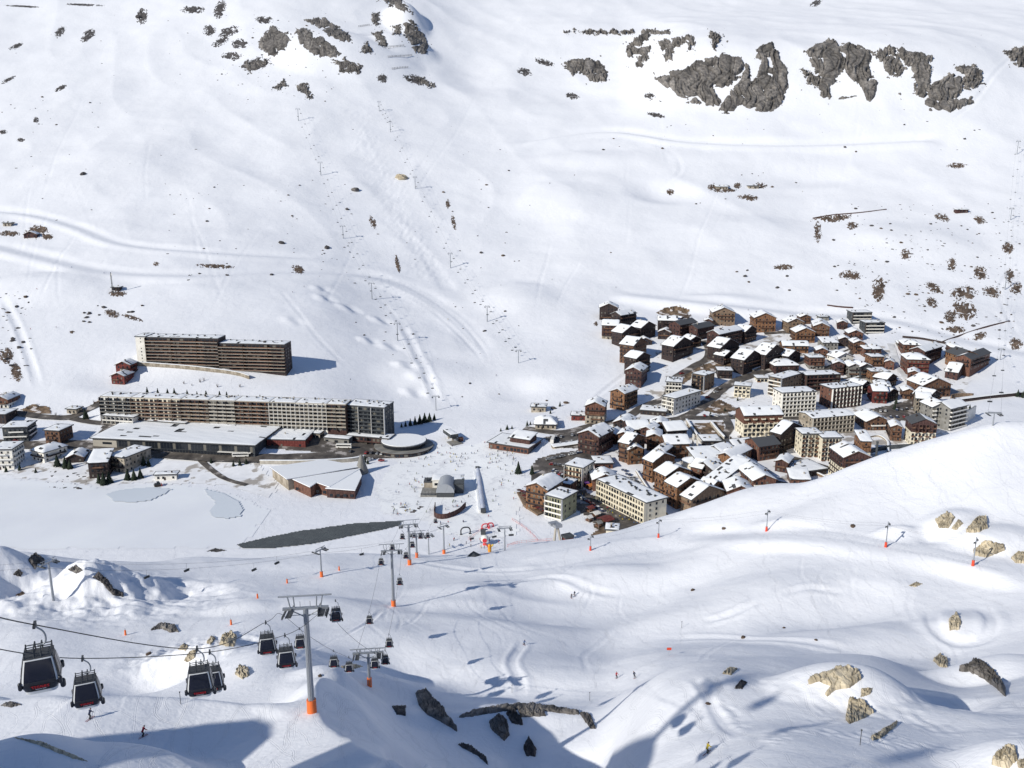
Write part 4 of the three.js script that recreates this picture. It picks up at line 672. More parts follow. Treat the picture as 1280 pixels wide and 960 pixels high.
apt(1137, 1168, 558, -8, 15, 5, 'g', 'maroon', 'cream and brown block with a bare dark roof at the edge of the near slope', { bays: 7, band: 'brown', fins: 0, single: 2, alt: 1, split: 3, wall2: 'cream', patchy: 1 });
// the two long blocks on the left: sections set end to end along one line
function chain(A, B, list, fn) { const y = (A.y + B.y) / 2, dir = V().subVectors(B, A).setY(0), L = dir.length(); dir.normalize(); const yaw = Math.atan2(-dir.z, dir.x) * 180 / Math.PI; for (const it of list) { const e = A.clone().addScaledVector(dir, it[1] * L); e.y = lerp(A.y, B.y, 0.5); fn(it, e, (it[1] - it[0]) * L - 0.02, yaw); } }
chain(Gv0(172, 452), Gv0(358, 470), [[0, 0.07, 9, 'white', 'white', 'white stair tower at the end of the long brown slab block'], [0.07, 0.56, 9, 'dark', 'brown', 'upper half of the long brown slab block with ribbon balconies'], [0.56, 1, 8, 'dark', 'brown', 'lower stepped half of the long brown slab block with ribbon balconies']], ([a, b, st, wl, bd, lb], e, w, yaw) => apt(0, 1, 1, yaw, 15, st, 'f', wl, lb, wl === 'white' ? { B: e, width: w, faces: 'f', win: { bay: 5, ww: 0.8, wh: 1.0 }, balc: false, oh: 0.5, lift: 0, sh: 2.8 } : { B: e, width: w, bays: Math.round(w / 3.6), band: bd, fins: 6, finMat: trimDark, vents: 8, edge: W.concrete, sh: 2.75, oh: 0.03, dep: 1.7, from: 0, faces: b === 1 ? 'fr' : 'f', lift: b === 1 ? -1 : 0 }));
const LONG = [[128, 168, 'white', 'slate', 2, 'white-ended section with grey balconies'], [168, 231, 'cream', 'brown', 3, 'cream section with brown balconies'], [231, 266, 'maroon', 'tan', 2, 'maroon section with tan balconies'], [266, 299, 'grey', 'concrete', 2, 'grey section with wide balconies'], [299, 341, 'brown', 'brown', 2, 'brown section'], [341, 373, 'slate', 'concrete', 1, 'slate section with a fine grid'], [373, 411, 'white', 'concrete', 1, 'pale section with white dividers'], [411, 434, 'maroon', 'stone', 2, 'narrow maroon section']];
chain(Gv0(128, 525), Gv0(434, 548), LONG.map(r => [(r[0] - 128) / 306, (r[1] - 128) / 306, ...r.slice(2)]), ([a, b, wl, bd, fn, lb], e, w, yaw) => apt(0, 1, 1, yaw, 14, 7, 'f', wl, `${lb} of the long lower apartment row`, { B: e, width: w, bays: Math.max(3, Math.round(w / 3.4)), band: bd, fins: fn, finMat: fn === 1 ? trimWhite : fn === 3 ? W.tan : trimDark, oh: 0.03, lift: 1.5, plinth: 0.6, vents: 3, from: 1, faces: 'f', roofMat: concrete, sh: 2.75, edge: W.concrete }));
apt(434, 482, 555, -15, 17, 9, 'f', 'slate', 'tallest end section of the long lower apartment row with white frame', { bays: 9, band: 'slate', fins: 3, oh: 0.3, vents: 6, lift: 1, faces: 'fr', sh: 2.8 });
// ---------------------------------------------------------------- larger single buildings
const Gv = (px, py) => at(px, py, VAL);
function poly(pts, y0, y1) {                                             // upright prism over a ground polygon [x, z]; y1 may be a list, one height per corner
  const n = pts.length, h = i => Array.isArray(y1) ? y1[i] : y1, pos = [], idx = []; let A = 0;
  for (let i = 0; i < n; i++) { const [a, b] = pts[i], [c, d] = pts[(i + 1) % n]; A += a * d - c * b; }
  const Q = A > 0 ? pts.slice().reverse() : pts.slice(), hh = i => A > 0 ? h(n - 1 - i) : h(i);
  for (let i = 0; i < n; i++) { const j = (i + 1) % n, s = pos.length / 3; pos.push(Q[i][0], y0, Q[i][1], Q[j][0], y0, Q[j][1], Q[j][0], hh(j), Q[j][1], Q[i][0], hh(i), Q[i][1]); idx.push(s, s + 1, s + 2, s, s + 2, s + 3); }
  const tri = THREE.ShapeUtils.triangulateShape(Q.map(q => new THREE.Vector2(q[0], q[1])), []), s = pos.length / 3; Q.forEach((q, i) => pos.push(q[0], hh(i), q[1])); for (const t of tri) idx.push(s + t[0], s + t[1], s + t[2]);
  const uv = []; for (let i = 0; i < pos.length; i += 3) uv.push(pos[i] * 0.7 + pos[i + 2] * 0.7, pos[i + 1]);
  return geoOf(pos, idx, uv);
}
function wallAlong(name, pix, h, t, m, label, cat = 'wall', snow = false, dmin = VAL) {   // a free-standing wall along a pixel line
  const L = trace(pix, 3, dmin), o = L[0].clone(), g = thing(name, label, cat, [o.x, o.y, o.z]);
  const mk = (y0, y1, tt) => { const pos = [], uv = [], idx = []; let len = 0; for (let i = 0; i < L.length; i++) { const a = L[Math.max(0, i - 1)], b = L[Math.min(L.length - 1, i + 1)], tx = b.x - a.x, tz = b.z - a.z, l = Math.hypot(tx, tz) || 1, nx = -tz / l * tt / 2, nz = tx / l * tt / 2, x = L[i].x - o.x, z = L[i].z - o.z, y = L[i].y - o.y; if (i) len += l / 2; for (const [s, yy] of [[1, y0], [1, y1], [-1, y1], [-1, y0]]) { pos.push(x + s * nx, y + yy, z + s * nz); uv.push(len, yy); } if (i) { const p = (i - 1) * 4, q = i * 4; for (let k = 0; k < 3; k++) idx.push(p + k, q + k, q + k + 1, p + k, q + k + 1, p + k + 1); } else idx.push(0, 1, 2, 0, 2, 3); if (i === L.length - 1) { const q = i * 4; idx.push(q, q + 2, q + 1, q, q + 3, q + 2); } } return geoOf(pos, idx, uv); };
  part('wall', mk(-1.5, h, t), m, g); if (snow) part('snow_cap', mk(h + 0.003, h + 0.4, t * 1.5), roofSnowMat, g); return g;
}
// sports hall: huge roof, glass front
{
  const g = building('sports_hall', 113, 319, 572, -8, 50, 2, 'f', 'slate', 'wide low sports hall with a vast flat snow roof and long glass front', { cat: 'hall', sh: 4.2, faces: '', balc: false, oh: 1.6, chim: 0, plinth: 0.3, snow: 0.6 });
  const b = g.children[0].geometry; b.computeBoundingBox(); const w = b.boundingBox.max.x * 2, d = b.boundingBox.max.z * 2, n = 44;
  for (let i = 0; i < n; i++) { const x = (i + 0.5) / n * w * 0.83 - w / 2 + w * 0.16; part('window', UNIT, i % 5 === 3 ? glassPale : glass, g, [x, 5.6, d / 2 + 0.05], [w * 0.83 / n - 0.35, 4.2, 0.12]); part('window', UNIT, glass, g, [x, 1.9, d / 2 + 0.05], [w * 0.83 / n - 0.35, 2.4, 0.12]); }
  part('end_wall', UNIT, concrete, g, [-w / 2 + w * 0.075, 4, d / 2 + 0.1], [w * 0.15, 8, 0.3]);
  part('window', UNIT, glass, g, [-w / 2 + w * 0.09, 5.6, d / 2 + 0.25], [7, 1.6, 0.12]); part('window', UNIT, glass, g, [-w / 2 + w * 0.09, 2.2, d / 2 + 0.25], [7, 1.2, 0.12]);
  part('canopy', UNIT, trimWhite, g, [w * 0.38, 3.5, d / 2 + 1.1], [w * 0.2, 0.25, 2.2]);
}
building('hall_annex', 334, 382, 560, -4, 26, 1, 'f', 'red', 'low annex with a dark red wall and flat snow roof beside the sports hall', { cat: 'hall', sh: 5, oh: 0.4, chim: 1, split: 0, win: { bay: 6 } });
building('arcade', 130, 168, 533, -12, 8, 2, 'f', 'white', 'two-storey white shop front with open arcades at the foot of the long block', { cat: 'building', bays: 7, band: 'white', fins: 1, win: {} });
for (const [a, b, y, l] of [[176, 232, 536, 'cream'], [236, 292, 540, 'tan'], [298, 338, 544, 'maroon'], [345, 400, 549, 'stone'], [405, 436, 556, 'grey']]) building('shop', a, b, y, -13, 7, 1, 'f', l, `low ${l} shop with a snowy flat roof along the foot of the long block`, { cat: 'shop', sh: 3.4, win: { bay: 3, ww: 2.2, wh: 1.8 }, chim: 0, oh: 0.5 });
// star-shaped lodge with a stone cone
{
  const hub = Gv(449, 592), o = hub, g = thing('star_lodge', 'star-shaped stone and red lodge with fan-like snow roofs around a pointed stone cone', 'lodge', [o.x, o.y, o.z]);
  const q = (px, py) => { const p = Gv(px, py); return [p.x - o.x, p.z - o.z]; };
  for (const [pts, hs, m] of [[[[449, 592], [404, 582], [341, 597], [361, 613]], [4.2, 5, 6.2, 6.2], W.stone], [[[449, 594], [368, 612], [389, 622], [397, 617], [412, 621]], [3.6, 5.4, 5.4, 5.8, 5.0], W.rust], [[[449, 595], [409, 622], [444, 624], [452, 605]], [3.4, 4.8, 4.8, 4.4], W.maroon]]) {
    const P2 = pts.map(p => q(...p)); part('wing', poly(P2, -3, hs), m, g);
    const cx = P2.reduce((s, p) => s + p[0], 0) / P2.length, cz = P2.reduce((s, p) => s + p[1], 0) / P2.length, ex = P2.map(p => [cx + (p[0] - cx) * 1.06, cz + (p[1] - cz) * 1.06]);
    const slab = (lo, hi) => { const a = poly(ex, 0, hs.map(h => h + hi)), p = a.attributes.position; for (let i = 0; i < p.count; i++) if (p.getY(i) === 0) { const k = ex.findIndex(e => Math.abs(e[0] - p.getX(i)) < 1e-4 && Math.abs(e[1] - p.getZ(i)) < 1e-4); p.setY(i, hs[k] + lo); } a.computeVertexNormals(); return a; };
    part('roof', slab(0.01, 0.3), W.maroon, g); part('roof_snow', slab(0.3, 0.75), roofSnowMat, g);
  }
  const prof = [[4.6, -2], [4.4, 1], [3.4, 4], [2.2, 8], [1.2, 11.5], [0.5, 12.5], [0.01, 12.6]].map(p => new THREE.Vector2(...p)); const cone = new THREE.LatheGeometry(prof, 14); const cp = cone.attributes.position; for (let i = 0; i < cp.count; i++) cp.setX(i, cp.getX(i) + 0.3 * noise(cp.getY(i), cp.getZ(i) + i % 15)); cone.computeVertexNormals();
  part('stone_cone', cone, W.grey, g, [1.5, 0, -1.5]);
  for (let i = 0; i < 9; i++) { const a = q(372 + i * 8.5, 616 + (i > 4 ? 8 : i)); part('window', UNIT, glass, g, [a[0], 1.6, a[1] + 0.2], [1.9, 1.8, 0.2]); }
}
// oval pavilion at the end of the long block
{
  const p = Gv(505, 561), g = thing('oval_pavilion', 'round-ended pavilion with oval snow roof under the tall end of the long block', 'pavilion', [p.x, p.y, p.z]);
  const ring = (rx, rz, y0, y1) => { const a = []; for (let i = 0; i < 32; i++) { const t = i / 32 * Math.PI * 2; a.push([rx * Math.cos(t), rz * Math.sin(t)]); } return poly(a, y0, y1); };
  part('base', ring(20, 19, -3, 2.6), W.maroon, g); part('terrace', ring(21, 20, 2.6, 2.9), W.grey, g); const u = part('upper_wall', ring(15, 14, 2.9, 5.8), W.slate, g); part('roof', ring(16.5, 15.5, 5.8, 6.3), roofMat, g); const s = ring(15.8, 14.8, 6.31, 6.8); part('roof_snow', s, roofSnowMat, g);
  for (let i = 0; i < 26; i++) { const t = i / 26 * Math.PI * 1.3 - 0.5; part('window', UNIT, glass, g, [15.05 * Math.cos(t), 4.4, 14.05 * Math.sin(t)], [0.16, 1.9, 2.2], [0, -t, 0]); part('window', UNIT, i % 3 ? glass : glassPale, g, [20.05 * Math.cos(t), 1.0, 19.05 * Math.sin(t)], [0.16, 1.6, 2.6], [0, -t, 0]); }
}
building('podium', 434, 486, 560, -15, 10, 2, 'f', 'maroon', 'dark red podium with shops under the tall end of the long block', { cat: 'building', bays: 10, band: 'maroon', fins: 5, finMat: trimDark, chim: 0 });
// restaurant at the foot of the piste
{
  const g = building('restaurant', 610, 660, 568, -26, 22, 1, 'f', 'rust', 'long low restaurant with a dark roof edge facing the snow front', { cat: 'restaurant', sh: 4, snow: 0.3, oh: 1.2, win: { bay: 2.6, ww: 2, wh: 2 }, chim: 0 });
  const hall = new THREE.Group(); hall.name = 'upper_hall'; g.add(hall); hall.position.set(6, 4.4, -1); part('wall', boxUV(15, 4, 12, 0, 2, 0), W.maroon, hall); roofOn(hall, 's', 15, 12, 4, { chim: 0, pitch: 0.3, snow: 0.6 });
}
building('pavilion', 669, 695, 537, -4, 14, 1, 'h', 'stone', 'stone pavilion with a rounded hipped snow roof and glass sides behind the restaurant', { cat: 'pavilion', pitch: 0.7, oh: 1.4, chim: 0 });
// church
{
  const g = building('church', 872, 904, 587, 10, 17, 2, 's', 'grey', 'modern church with a sweeping tilted snow roof and rounded cream apse', { cat: 'church', pitch: 0.35, oh: 1.6, chim: 1, win: { bay: 4, ww: 0.8 } });
  const b = g.children[0].geometry; b.computeBoundingBox(); const w = b.boundingBox.max.x;
  part('apse', new THREE.CylinderGeometry(6.5, 7.2, 8.5, 24), W.cream, g, [-w - 1, 1.6, 3]); part('apse_roof_snow', new THREE.ConeGeometry(7.4, 2.6, 24), roofSnowMat, g, [-w - 1, 7.1, 3]);
  const p = Gv(868, 568), t = thing('bell_tower', 'slim pale concrete bell tower of two slabs beside the church', 'tower', [p.x, p.y, p.z]);
  part('slab', boxUV(1.1, 16, 1.8, -1.3, 6.5, 0), W.white, t); part('slab', boxUV(1.1, 14, 1.8, 1.5, 5.5, 0), W.white, t); part('bell_frame', boxUV(1.7, 0.5, 1.2, 0.1, 11, 0), W.grey, t);
}
// gondola base station
{
  const p = Gv(556, 620), g = thing('gondola_station', 'lift base station with a grey barrel roof, white hall and open deck', 'station', [p.x, p.y, p.z]);
  part('hall', boxUV(19, 6, 10, 1, 3, -16), W.white, g); const r = part('hall_roof', boxUV(20, 0.5, 11, 1, 6.26, -16), W.white, g); part('roof_snow', snowCap(9.8, 5.3, () => 6.5, 0.5, 3), roofSnowMat, r, [1, 0, -16]);
  const arc = new THREE.Shape(); arc.absarc(0, 0, 5.6, 0, Math.PI, false); const vault = new THREE.ExtrudeGeometry(arc, { depth: 17, bevelEnabled: false, curveSegments: 18 }); part('barrel_roof', vault, new THREE.MeshStandardMaterial({ color: lin(0.36, 0.38, 0.41), roughness: 0.5, metalness: 0.2 }), g, [0.5, 3.4, -13.5]);
  part('portal', boxUV(10.6, 3.6, 15.5, 0.5, 1.6, -5), steelDark, g); part('engine_room', boxUV(5.5, 6.5, 9, 8.6, 3.1, -8), W.slate, g); part('engine_room_roof', boxUV(6, 0.4, 9.6, 8.6, 6.6, -8), W.slate, g);
  part('deck', boxUV(10, 1.2, 14, -9.8, 0.6, -5), W.grey, g); for (let i = 0; i < 5; i++) part('deck_post', UNIT, steelDark, g, [-14 + i * 2.1, 2.4, 1.6], [0.18, 3, 0.18]); part('deck_rail', UNIT, steelDark, g, [-9.8, 2.2, 2], [10, 0.5, 0.1]);
  part('cabin_shed', boxUV(8, 4.5, 8, -9.8, 2.2, -15.5), W.stone, g); part('cabin_shed_roof', boxUV(8.6, 0.4, 8.6, -9.8, 4.7, -15.5), roofMat, g); for (let i = 0; i < 3; i++) part('bullwheel_frame', UNIT, steelDark, g, [-12 + i * 2.4, 5.8, -14], [0.3, 2, 3]);
  for (let i = 0; i < 5; i++) part('window', UNIT, glass, g, [-6 + i * 3.6, 3.6, -10.9], [2.4, 1.6, 0.1]);
}
{ // chairlift base station above
  const p = Gv(566, 552), g = thing('chairlift_station', 'dark chairlift base station with open ends at the foot of the upper chairlift', 'station', [p.x, p.y, p.z], 0.45);
  part('canopy', boxUV(6, 2.4, 15, 0, 5.2, -4), W.slate, g); part('canopy_snow', snowCap(2.9, 7.3, () => 6.4, 0.35, 8), roofSnowMat, g, [0, 0, -4]); for (const z of [-8, 0]) part('column', boxUV(1.2, 4.4, 1.2, 0, 2, z), concrete, g); part('platform', boxUV(9, 0.8, 9, 0, 0.2, 4), W.grey, g); part('control_cabin', boxUV(3, 3, 3, 5.4, 1.6, 2), W.rust, g); part('bullwheel', new THREE.CylinderGeometry(2.4, 2.4, 0.3, 18), steelDark, g, [0, 3.7, 5]);
}
{ // small drag-lift station beside the near slope
  const p = Gv(697, 682), g = thing('lift_drive', 'lift drive on a splayed concrete pylon with a red engine house', 'station', [p.x, p.y, p.z], 0.5);
  part('pylon', joinG([bar(V(-2.4, -1, 0), V(-0.6, 9, -1), 0.8, 8, 0.6), bar(V(1.6, -1, 0.6), V(0.4, 9, -1), 0.7, 8, 0.6)]), concrete, g); part('head', joinG([boxUV(4.2, 1.6, 6.5, 0, 9.4, -2), bx(3, 0.8, 3, -2, 10.2, -3)]), steel, g); part('engine_house', boxUV(5, 2.6, 4, 5.6, 1, 1), W.red, g); part('engine_house_roof', boxUV(5.6, 1.2, 4.6, 5.6, 2.9, 1), steelDark, g); part('bullwheel', new THREE.CylinderGeometry(1.9, 1.9, 0.3, 18), steelDark, g, [0, 8.3, -4]);
}
{ // conveyor tunnel
  const a = Gv(604, 641), b = Gv(597, 586), L = Math.hypot(a.x - b.x, a.z - b.z), g = thing('conveyor_tunnel', 'long covered conveyor tunnel with pale shell on the snow front', 'tunnel', [(a.x + b.x) / 2, (a.y + b.y) / 2, (a.z + b.z) / 2], Math.atan2(a.x - b.x, a.z - b.z)), tilt = Math.atan2(b.y - a.y, L), n = 9;
  const arc = new THREE.Shape(); arc.absarc(0, 0, 1.5, 0, Math.PI, false); arc.absarc(0, 0, 1.38, Math.PI, 0, true);
  for (let i = 0; i < n; i++) { const s = part('shell', new THREE.ExtrudeGeometry(arc, { depth: L / n - 0.15, bevelEnabled: false, curveSegments: 12 }), i % 2 ? new THREE.MeshStandardMaterial({ color: lin(0.42, 0.46, 0.58), roughness: 0.3 }) : new THREE.MeshStandardMaterial({ color: lin(0.5, 0.53, 0.62), roughness: 0.3 }), g, [0, 0.2, -L / 2 + i * L / n]); s.userData = {}; }
  part('snow_bank', boxUV(1.2, 1.2, L, -2.1, 0.3, 0), roofSnowMat, g); part('end_box', boxUV(2.8, 2.2, 2.4, 0, 1, L / 2 + 1), steelDark, g); part('end_box', boxUV(2.8, 2.2, 2, 0, 1, -L / 2 - 1), steelDark, g); g.rotation.x = 0;
}
wallAlong('curved_screen', [[544, 634], [545, 648], [556, 649], [566, 646], [575, 641], [582, 634]], 3.2, 0.5, W.maroon, 'curved brown timber screen around the lift exit', 'screen');
// retaining walls and ramps
for (const [p, h, t, m, l, sn] of [[[[858, 528], [866, 540], [878, 556]], 2.6, 1, W.concrete, 'straight retaining wall beside the low chalets', 1], [[[888, 530], [896, 540], [905, 550]], 2.6, 1, W.concrete, 'shorter retaining wall beside the curved lane', 1], [[[888, 447], [905, 447], [924, 445]], 2, 0.8, W.stone, 'stone ledge wall under the dark chalet', 1], [[[940, 465], [965, 456], [988, 449]], 2.2, 1, W.stone, 'sloping stone wall above the straight road', 1], [[[1024, 446], [1045, 443], [1060, 438]], 1.6, 0.8, W.stone, 'stone wall beside the lane of the upper houses', 1], [[[1040, 482], [1060, 477], [1078, 472]], 2, 0.8, W.stone, 'long ramp wall under the pair of gables', 1], [[[1128, 422], [1150, 424], [1182, 430]], 1.8, 1, W.dark, 'timber retaining wall between the chalets and the piste', 0], [[[1180, 462], [1186, 460], [1194, 457]], 1.2, 0.5, W.concrete, 'low concrete wall beside the orange chalet', 1], [[[325, 580], [380, 580], [440, 577], [456, 574]], 2.6, 0.8, W.concrete, 'long concrete wall along the lower road', 1], [[[160, 456], [190, 458], [250, 463], [300, 470], [312, 474]], 3, 1, W.stone, 'stone base wall in front of the long brown slab block', 1], [[[690, 560], [720, 556], [736, 553]], 1.6, 4, W.stone, 'broad snow-topped wall between the two car parks', 1], [[[984, 580], [1020, 594], [1040, 603]], 2, 0.8, W.tan, 'tan wall along the road under the shaded building', 1], [[[795, 590], [808, 610], [826, 634], [838, 648]], 1.5, 0.6, W.stone, 'wall between the long cream building and the orange row', 1], [[[1170, 506], [1200, 502], [1240, 497], [1300, 491]], 2.6, 3, W.dark, 'long stone embankment carrying the road out of the village', 1], [[[1196, 526], [1204, 528], [1218, 521]], 9, 1, W.white, 'tall white retaining wall behind the shaded flats', 0], [[[1082, 548], [1098, 546], [1108, 552], [1110, 566]], 1.4, 1, W.stone, 'curved wall around the snowy square', 1], [[[1074, 574], [1090, 566], [1110, 562], [1140, 560]], 3, 1, W.slate, 'dark wall under the snowy square', 0]]) wallAlong('retaining_wall', p, h, t, m, l, 'wall', !!sn);
wallAlong('stone_wall', [[1016, 273], [1040, 269], [1075, 266], [1108, 262]], 1, 1, W.maroon, 'old stone terrace wall high on the mountainside', 'wall'); wallAlong('avalanche_wall', [[1178, 428], [1200, 420], [1230, 410], [1262, 402]], 1.2, 1, W.maroon, 'stone wall climbing the slope above the piste', 'wall'); wallAlong('cornice_wall', [[1034, 382], [1050, 384], [1066, 385]], 1.2, 1.2, W.maroon, 'short stone wall above the two modern blocks', 'wall');
{ const p = Gv(1197, 502), g = thing('cut_bank', 'half-round retaining wall of brown earth beside the road', 'wall', [p.x, p.y, p.z]); const a = []; for (let i = 0; i <= 12; i++) { const t = Math.PI * (0.95 - 0.6 * i / 12); a.push([14 * Math.cos(t) + 8, -10 * Math.sin(t) + 3]); } const b = a.map(([x, z]) => [x * 1.12, z * 1.12 - 0.5]).reverse(); part('wall', poly([...a, ...b], -3, 5), W.tan, g); }
{ const p = Gv(1092, 600), g = thing('dark_pole', 'tall dark pole beside the cream and maroon house', 'pole', [p.x, p.y, p.z]); part('pole', new THREE.CylinderGeometry(0.7, 0.8, 27, 8), steelDark, g, [0, 11.5, 0]); part('cap', new THREE.CylinderGeometry(0.9, 0.9, 0.5, 8), steelDark, g, [0, 25.2, 0]); }
{ const p = Gv(141, 366), g = thing('radio_mast', 'tall thin lattice mast beside the small dark hut on the mountainside', 'mast', [p.x, p.y, p.z]); const a = []; for (let i = 0; i < 3; i++) { const t = i * 2.09; a.push(bar(V(0.8 * Math.cos(t), -1, 0.8 * Math.sin(t)), V(0.35 * Math.cos(t), 20, 0.35 * Math.sin(t)), 0.14, 5)); for (let k = 0; k < 9; k++) a.push(bar(V(0.75 * Math.cos(t), k * 2, 0.75 * Math.sin(t)), V(0.7 * Math.cos(t + 2.09), k * 2 + 2, 0.7 * Math.sin(t + 2.09)), 0.06, 4)); } part('lattice', joinG(a), steelDark, g); part('antenna', joinG([bx(0.8, 1.6, 0.5, 0.6, 18, 0), bx(0.8, 1.6, 0.5, -0.6, 16, 0)]), trimWhite, g); }
// sun terrace and stalls
{
  const c = ['[645,616]'], a = Gv(646, 617), b = Gv(676, 645), g = thing('sun_terrace', 'timber sun terrace in front of the timber hotel', 'terrace', [a.x, a.y, a.z], 0), q = (px, py) => { const p = Gv(px, py); return [p.x - a.x, p.z - a.z]; };
  part('deck', poly([q(646, 617), q(662, 615), q(684, 640), q(672, 645), q(655, 634)], -2, 1.2), W.tan, g); for (let i = 0; i < 9; i++) { const t = i / 8, e = q(lerp(645, 672, t), lerp(618, 646, t)); part('railing_post', UNIT, W.brown, g, [e[0], 1.7, e[1]], [0.15, 1.2, 0.15]); }
  const shade = [W.maroon, W.red, std(lin(0.07, 0.03, 0.05), 0.9)];
  const cap = new THREE.ConeGeometry(1.7, 0.7, 8); cap.translate(0, 2.6, 0); const pole = new THREE.CylinderGeometry(0.04, 0.04, 2.5, 6); pole.translate(0, 1.25, 0);
  const tb = joinG([new THREE.CylinderGeometry(0.6, 0.6, 0.06, 10).translate(0, 0.75, 0), new THREE.CylinderGeometry(0.05, 0.3, 0.75, 6).translate(0, 0.37, 0)]);
  for (let i = 0; i < 16; i++) { const u = i % 4, v = Math.floor(i / 4), px = 649 + u * 4 + v * 6.5, py = 619 + u * 1.2 + v * 7, p = Gv(px, py), s = thing('parasol', 'dark red parasol shading a terrace table', 'parasol', [p.x, p.y + 1.2, p.z], 0, 'parasols on the sun terrace'); part('canopy', cap, shade[i % 3], s); part('pole', pole, steel, s); part('table', tb, W.brown, s); }
  const stall = [['red and white striped', W.red, 737, 640, 5], ['white', W.white, 744, 647, 5], ['broad dark red', W.red, 757, 654, 8], ['small white', trimWhite, 736, 652, 4], ['orange', std(lin(0.55, 0.2, 0.05), 0.8), 737, 612, 4], ['purple', std(lin(0.2, 0.08, 0.3), 0.8), 732, 609, 4], ['grey', W.grey, 748, 659, 4]];
  for (const [l, m, px, py, w] of stall) { const p = Gv(px, py), s = thing('market_stall', `stall with a ${l} awning beside the shopping street`, 'stall', [p.x, p.y, p.z], -0.9); part('awning', prismUV(new THREE.Shape([[-w / 2, 2.2], [0, 3.4], [w / 2, 2.2], [w / 2, 2.05], [0, 3.2], [-w / 2, 2.05]].map(q => new THREE.Vector2(...q))), w * 0.9), m, s, [0, 0.6, -w * 0.45]); part('counter', boxUV(w * 0.8, 1.1, w * 0.6, 0, 1, 0), W.brown, s); for (const e of [-1, 1]) for (const f of [-1, 1]) part('post', UNIT, steel, s, [e * w * 0.45, 1.4, f * w * 0.4], [0.1, 2.9, 0.1]); }
}
// race arches, inflatables and tent near the lift
{
  const arch = (px, py, w, h, m, l) => { const p = at(px, py, 250), g = thing('inflatable_arch', l, 'arch', [p.x, p.y, p.z], 0.2), c = new THREE.CatmullRomCurve3([V(-w / 2, -0.3, 0), V(-w / 2, h * 0.7, 0), V(-w * 0.3, h, 0), V(w * 0.3, h, 0), V(w / 2, h * 0.7, 0), V(w / 2, -0.3, 0)]); part('tube', new THREE.TubeGeometry(c, 30, 0.36, 10), m, g); for (const s of [-1, 1]) part('foot', new THREE.CylinderGeometry(0.75, 0.85, 0.6, 10), m, g, [s * w / 2, 0.1, 0]); };
  arch(582, 668, 5, 4, std(lin(0.015, 0.015, 0.018), 0.5), 'black inflatable arch on the snow front'); arch(607, 661, 4, 2.8, std(lin(0.62, 0.04, 0.06), 0.5), 'red inflatable arch on the snow front'); arch(613, 659, 3.2, 2.4, std(lin(0.6, 0.05, 0.08), 0.5), 'smaller red inflatable arch behind the larger one');
  const p = at(606, 681, 250), g = thing('inflatable_balloon', 'round white inflatable with a red disc on a red stalk', 'inflatable', [p.x, p.y, p.z]); part('balloon', new THREE.SphereGeometry(2.2, 20, 14), trimWhite, g, [0, 3.4, 0]); part('red_disc', new THREE.CylinderGeometry(1.2, 1.2, 0.5, 18), std(lin(0.6, 0.03, 0.04), 0.5), g, [0, 3.4, 2.05], null, [Math.PI / 2, 0, 0]); part('stalk', new THREE.CylinderGeometry(0.9, 1.2, 1.8, 10), std(lin(0.6, 0.05, 0.05), 0.5), g, [0, 0.6, 0]);
  const p2 = at(612, 690, 250), g2 = thing('inflatable_figure', 'orange and yellow inflatable column beside the round one', 'inflatable', [p2.x, p2.y, p2.z]); part('body', new THREE.CapsuleGeometry(0.8, 2.4, 6, 10), std(lin(0.7, 0.3, 0.03), 0.5), g2, [0, 1.8, 0]); part('arm', new THREE.CapsuleGeometry(0.35, 1.6, 4, 8), std(lin(0.75, 0.5, 0.06), 0.5), g2, [0.9, 2.8, 0], null, [0, 0, -0.7]); part('arm', new THREE.CapsuleGeometry(0.35, 1.6, 4, 8), std(lin(0.6, 0.1, 0.05), 0.5), g2, [-0.9, 2.8, 0], null, [0, 0, 0.7]);
  const p3 = at(592, 695, 250), g3 = thing('dark_tent', 'low dark pointed tent on the snow front', 'tent', [p3.x, p3.y, p3.z], 0.4); part('canopy', new THREE.ConeGeometry(3.2, 2.2, 4), W.slate, g3, [0, 1.2, 0]); part('skirt', new THREE.CylinderGeometry(3.15, 3.3, 0.5, 4), W.slate, g3, [0, 0, 0]);
  const p4 = at(604, 668, 250), g4 = thing('start_hut', 'small black start hut behind the round inflatable', 'hut', [p4.x, p4.y, p4.z]); part('box', boxUV(2.6, 2.6, 2.4, 0, 1.1, 0), steelDark, g4); part('roof', boxUV(3, 0.25, 2.8, 0, 2.55, 0), roofMat, g4); part('flag', bx(1.4, 0.8, 0.05, 1.8, 3, 0), std(lin(0.05, 0.06, 0.12), 0.7), g4);
}
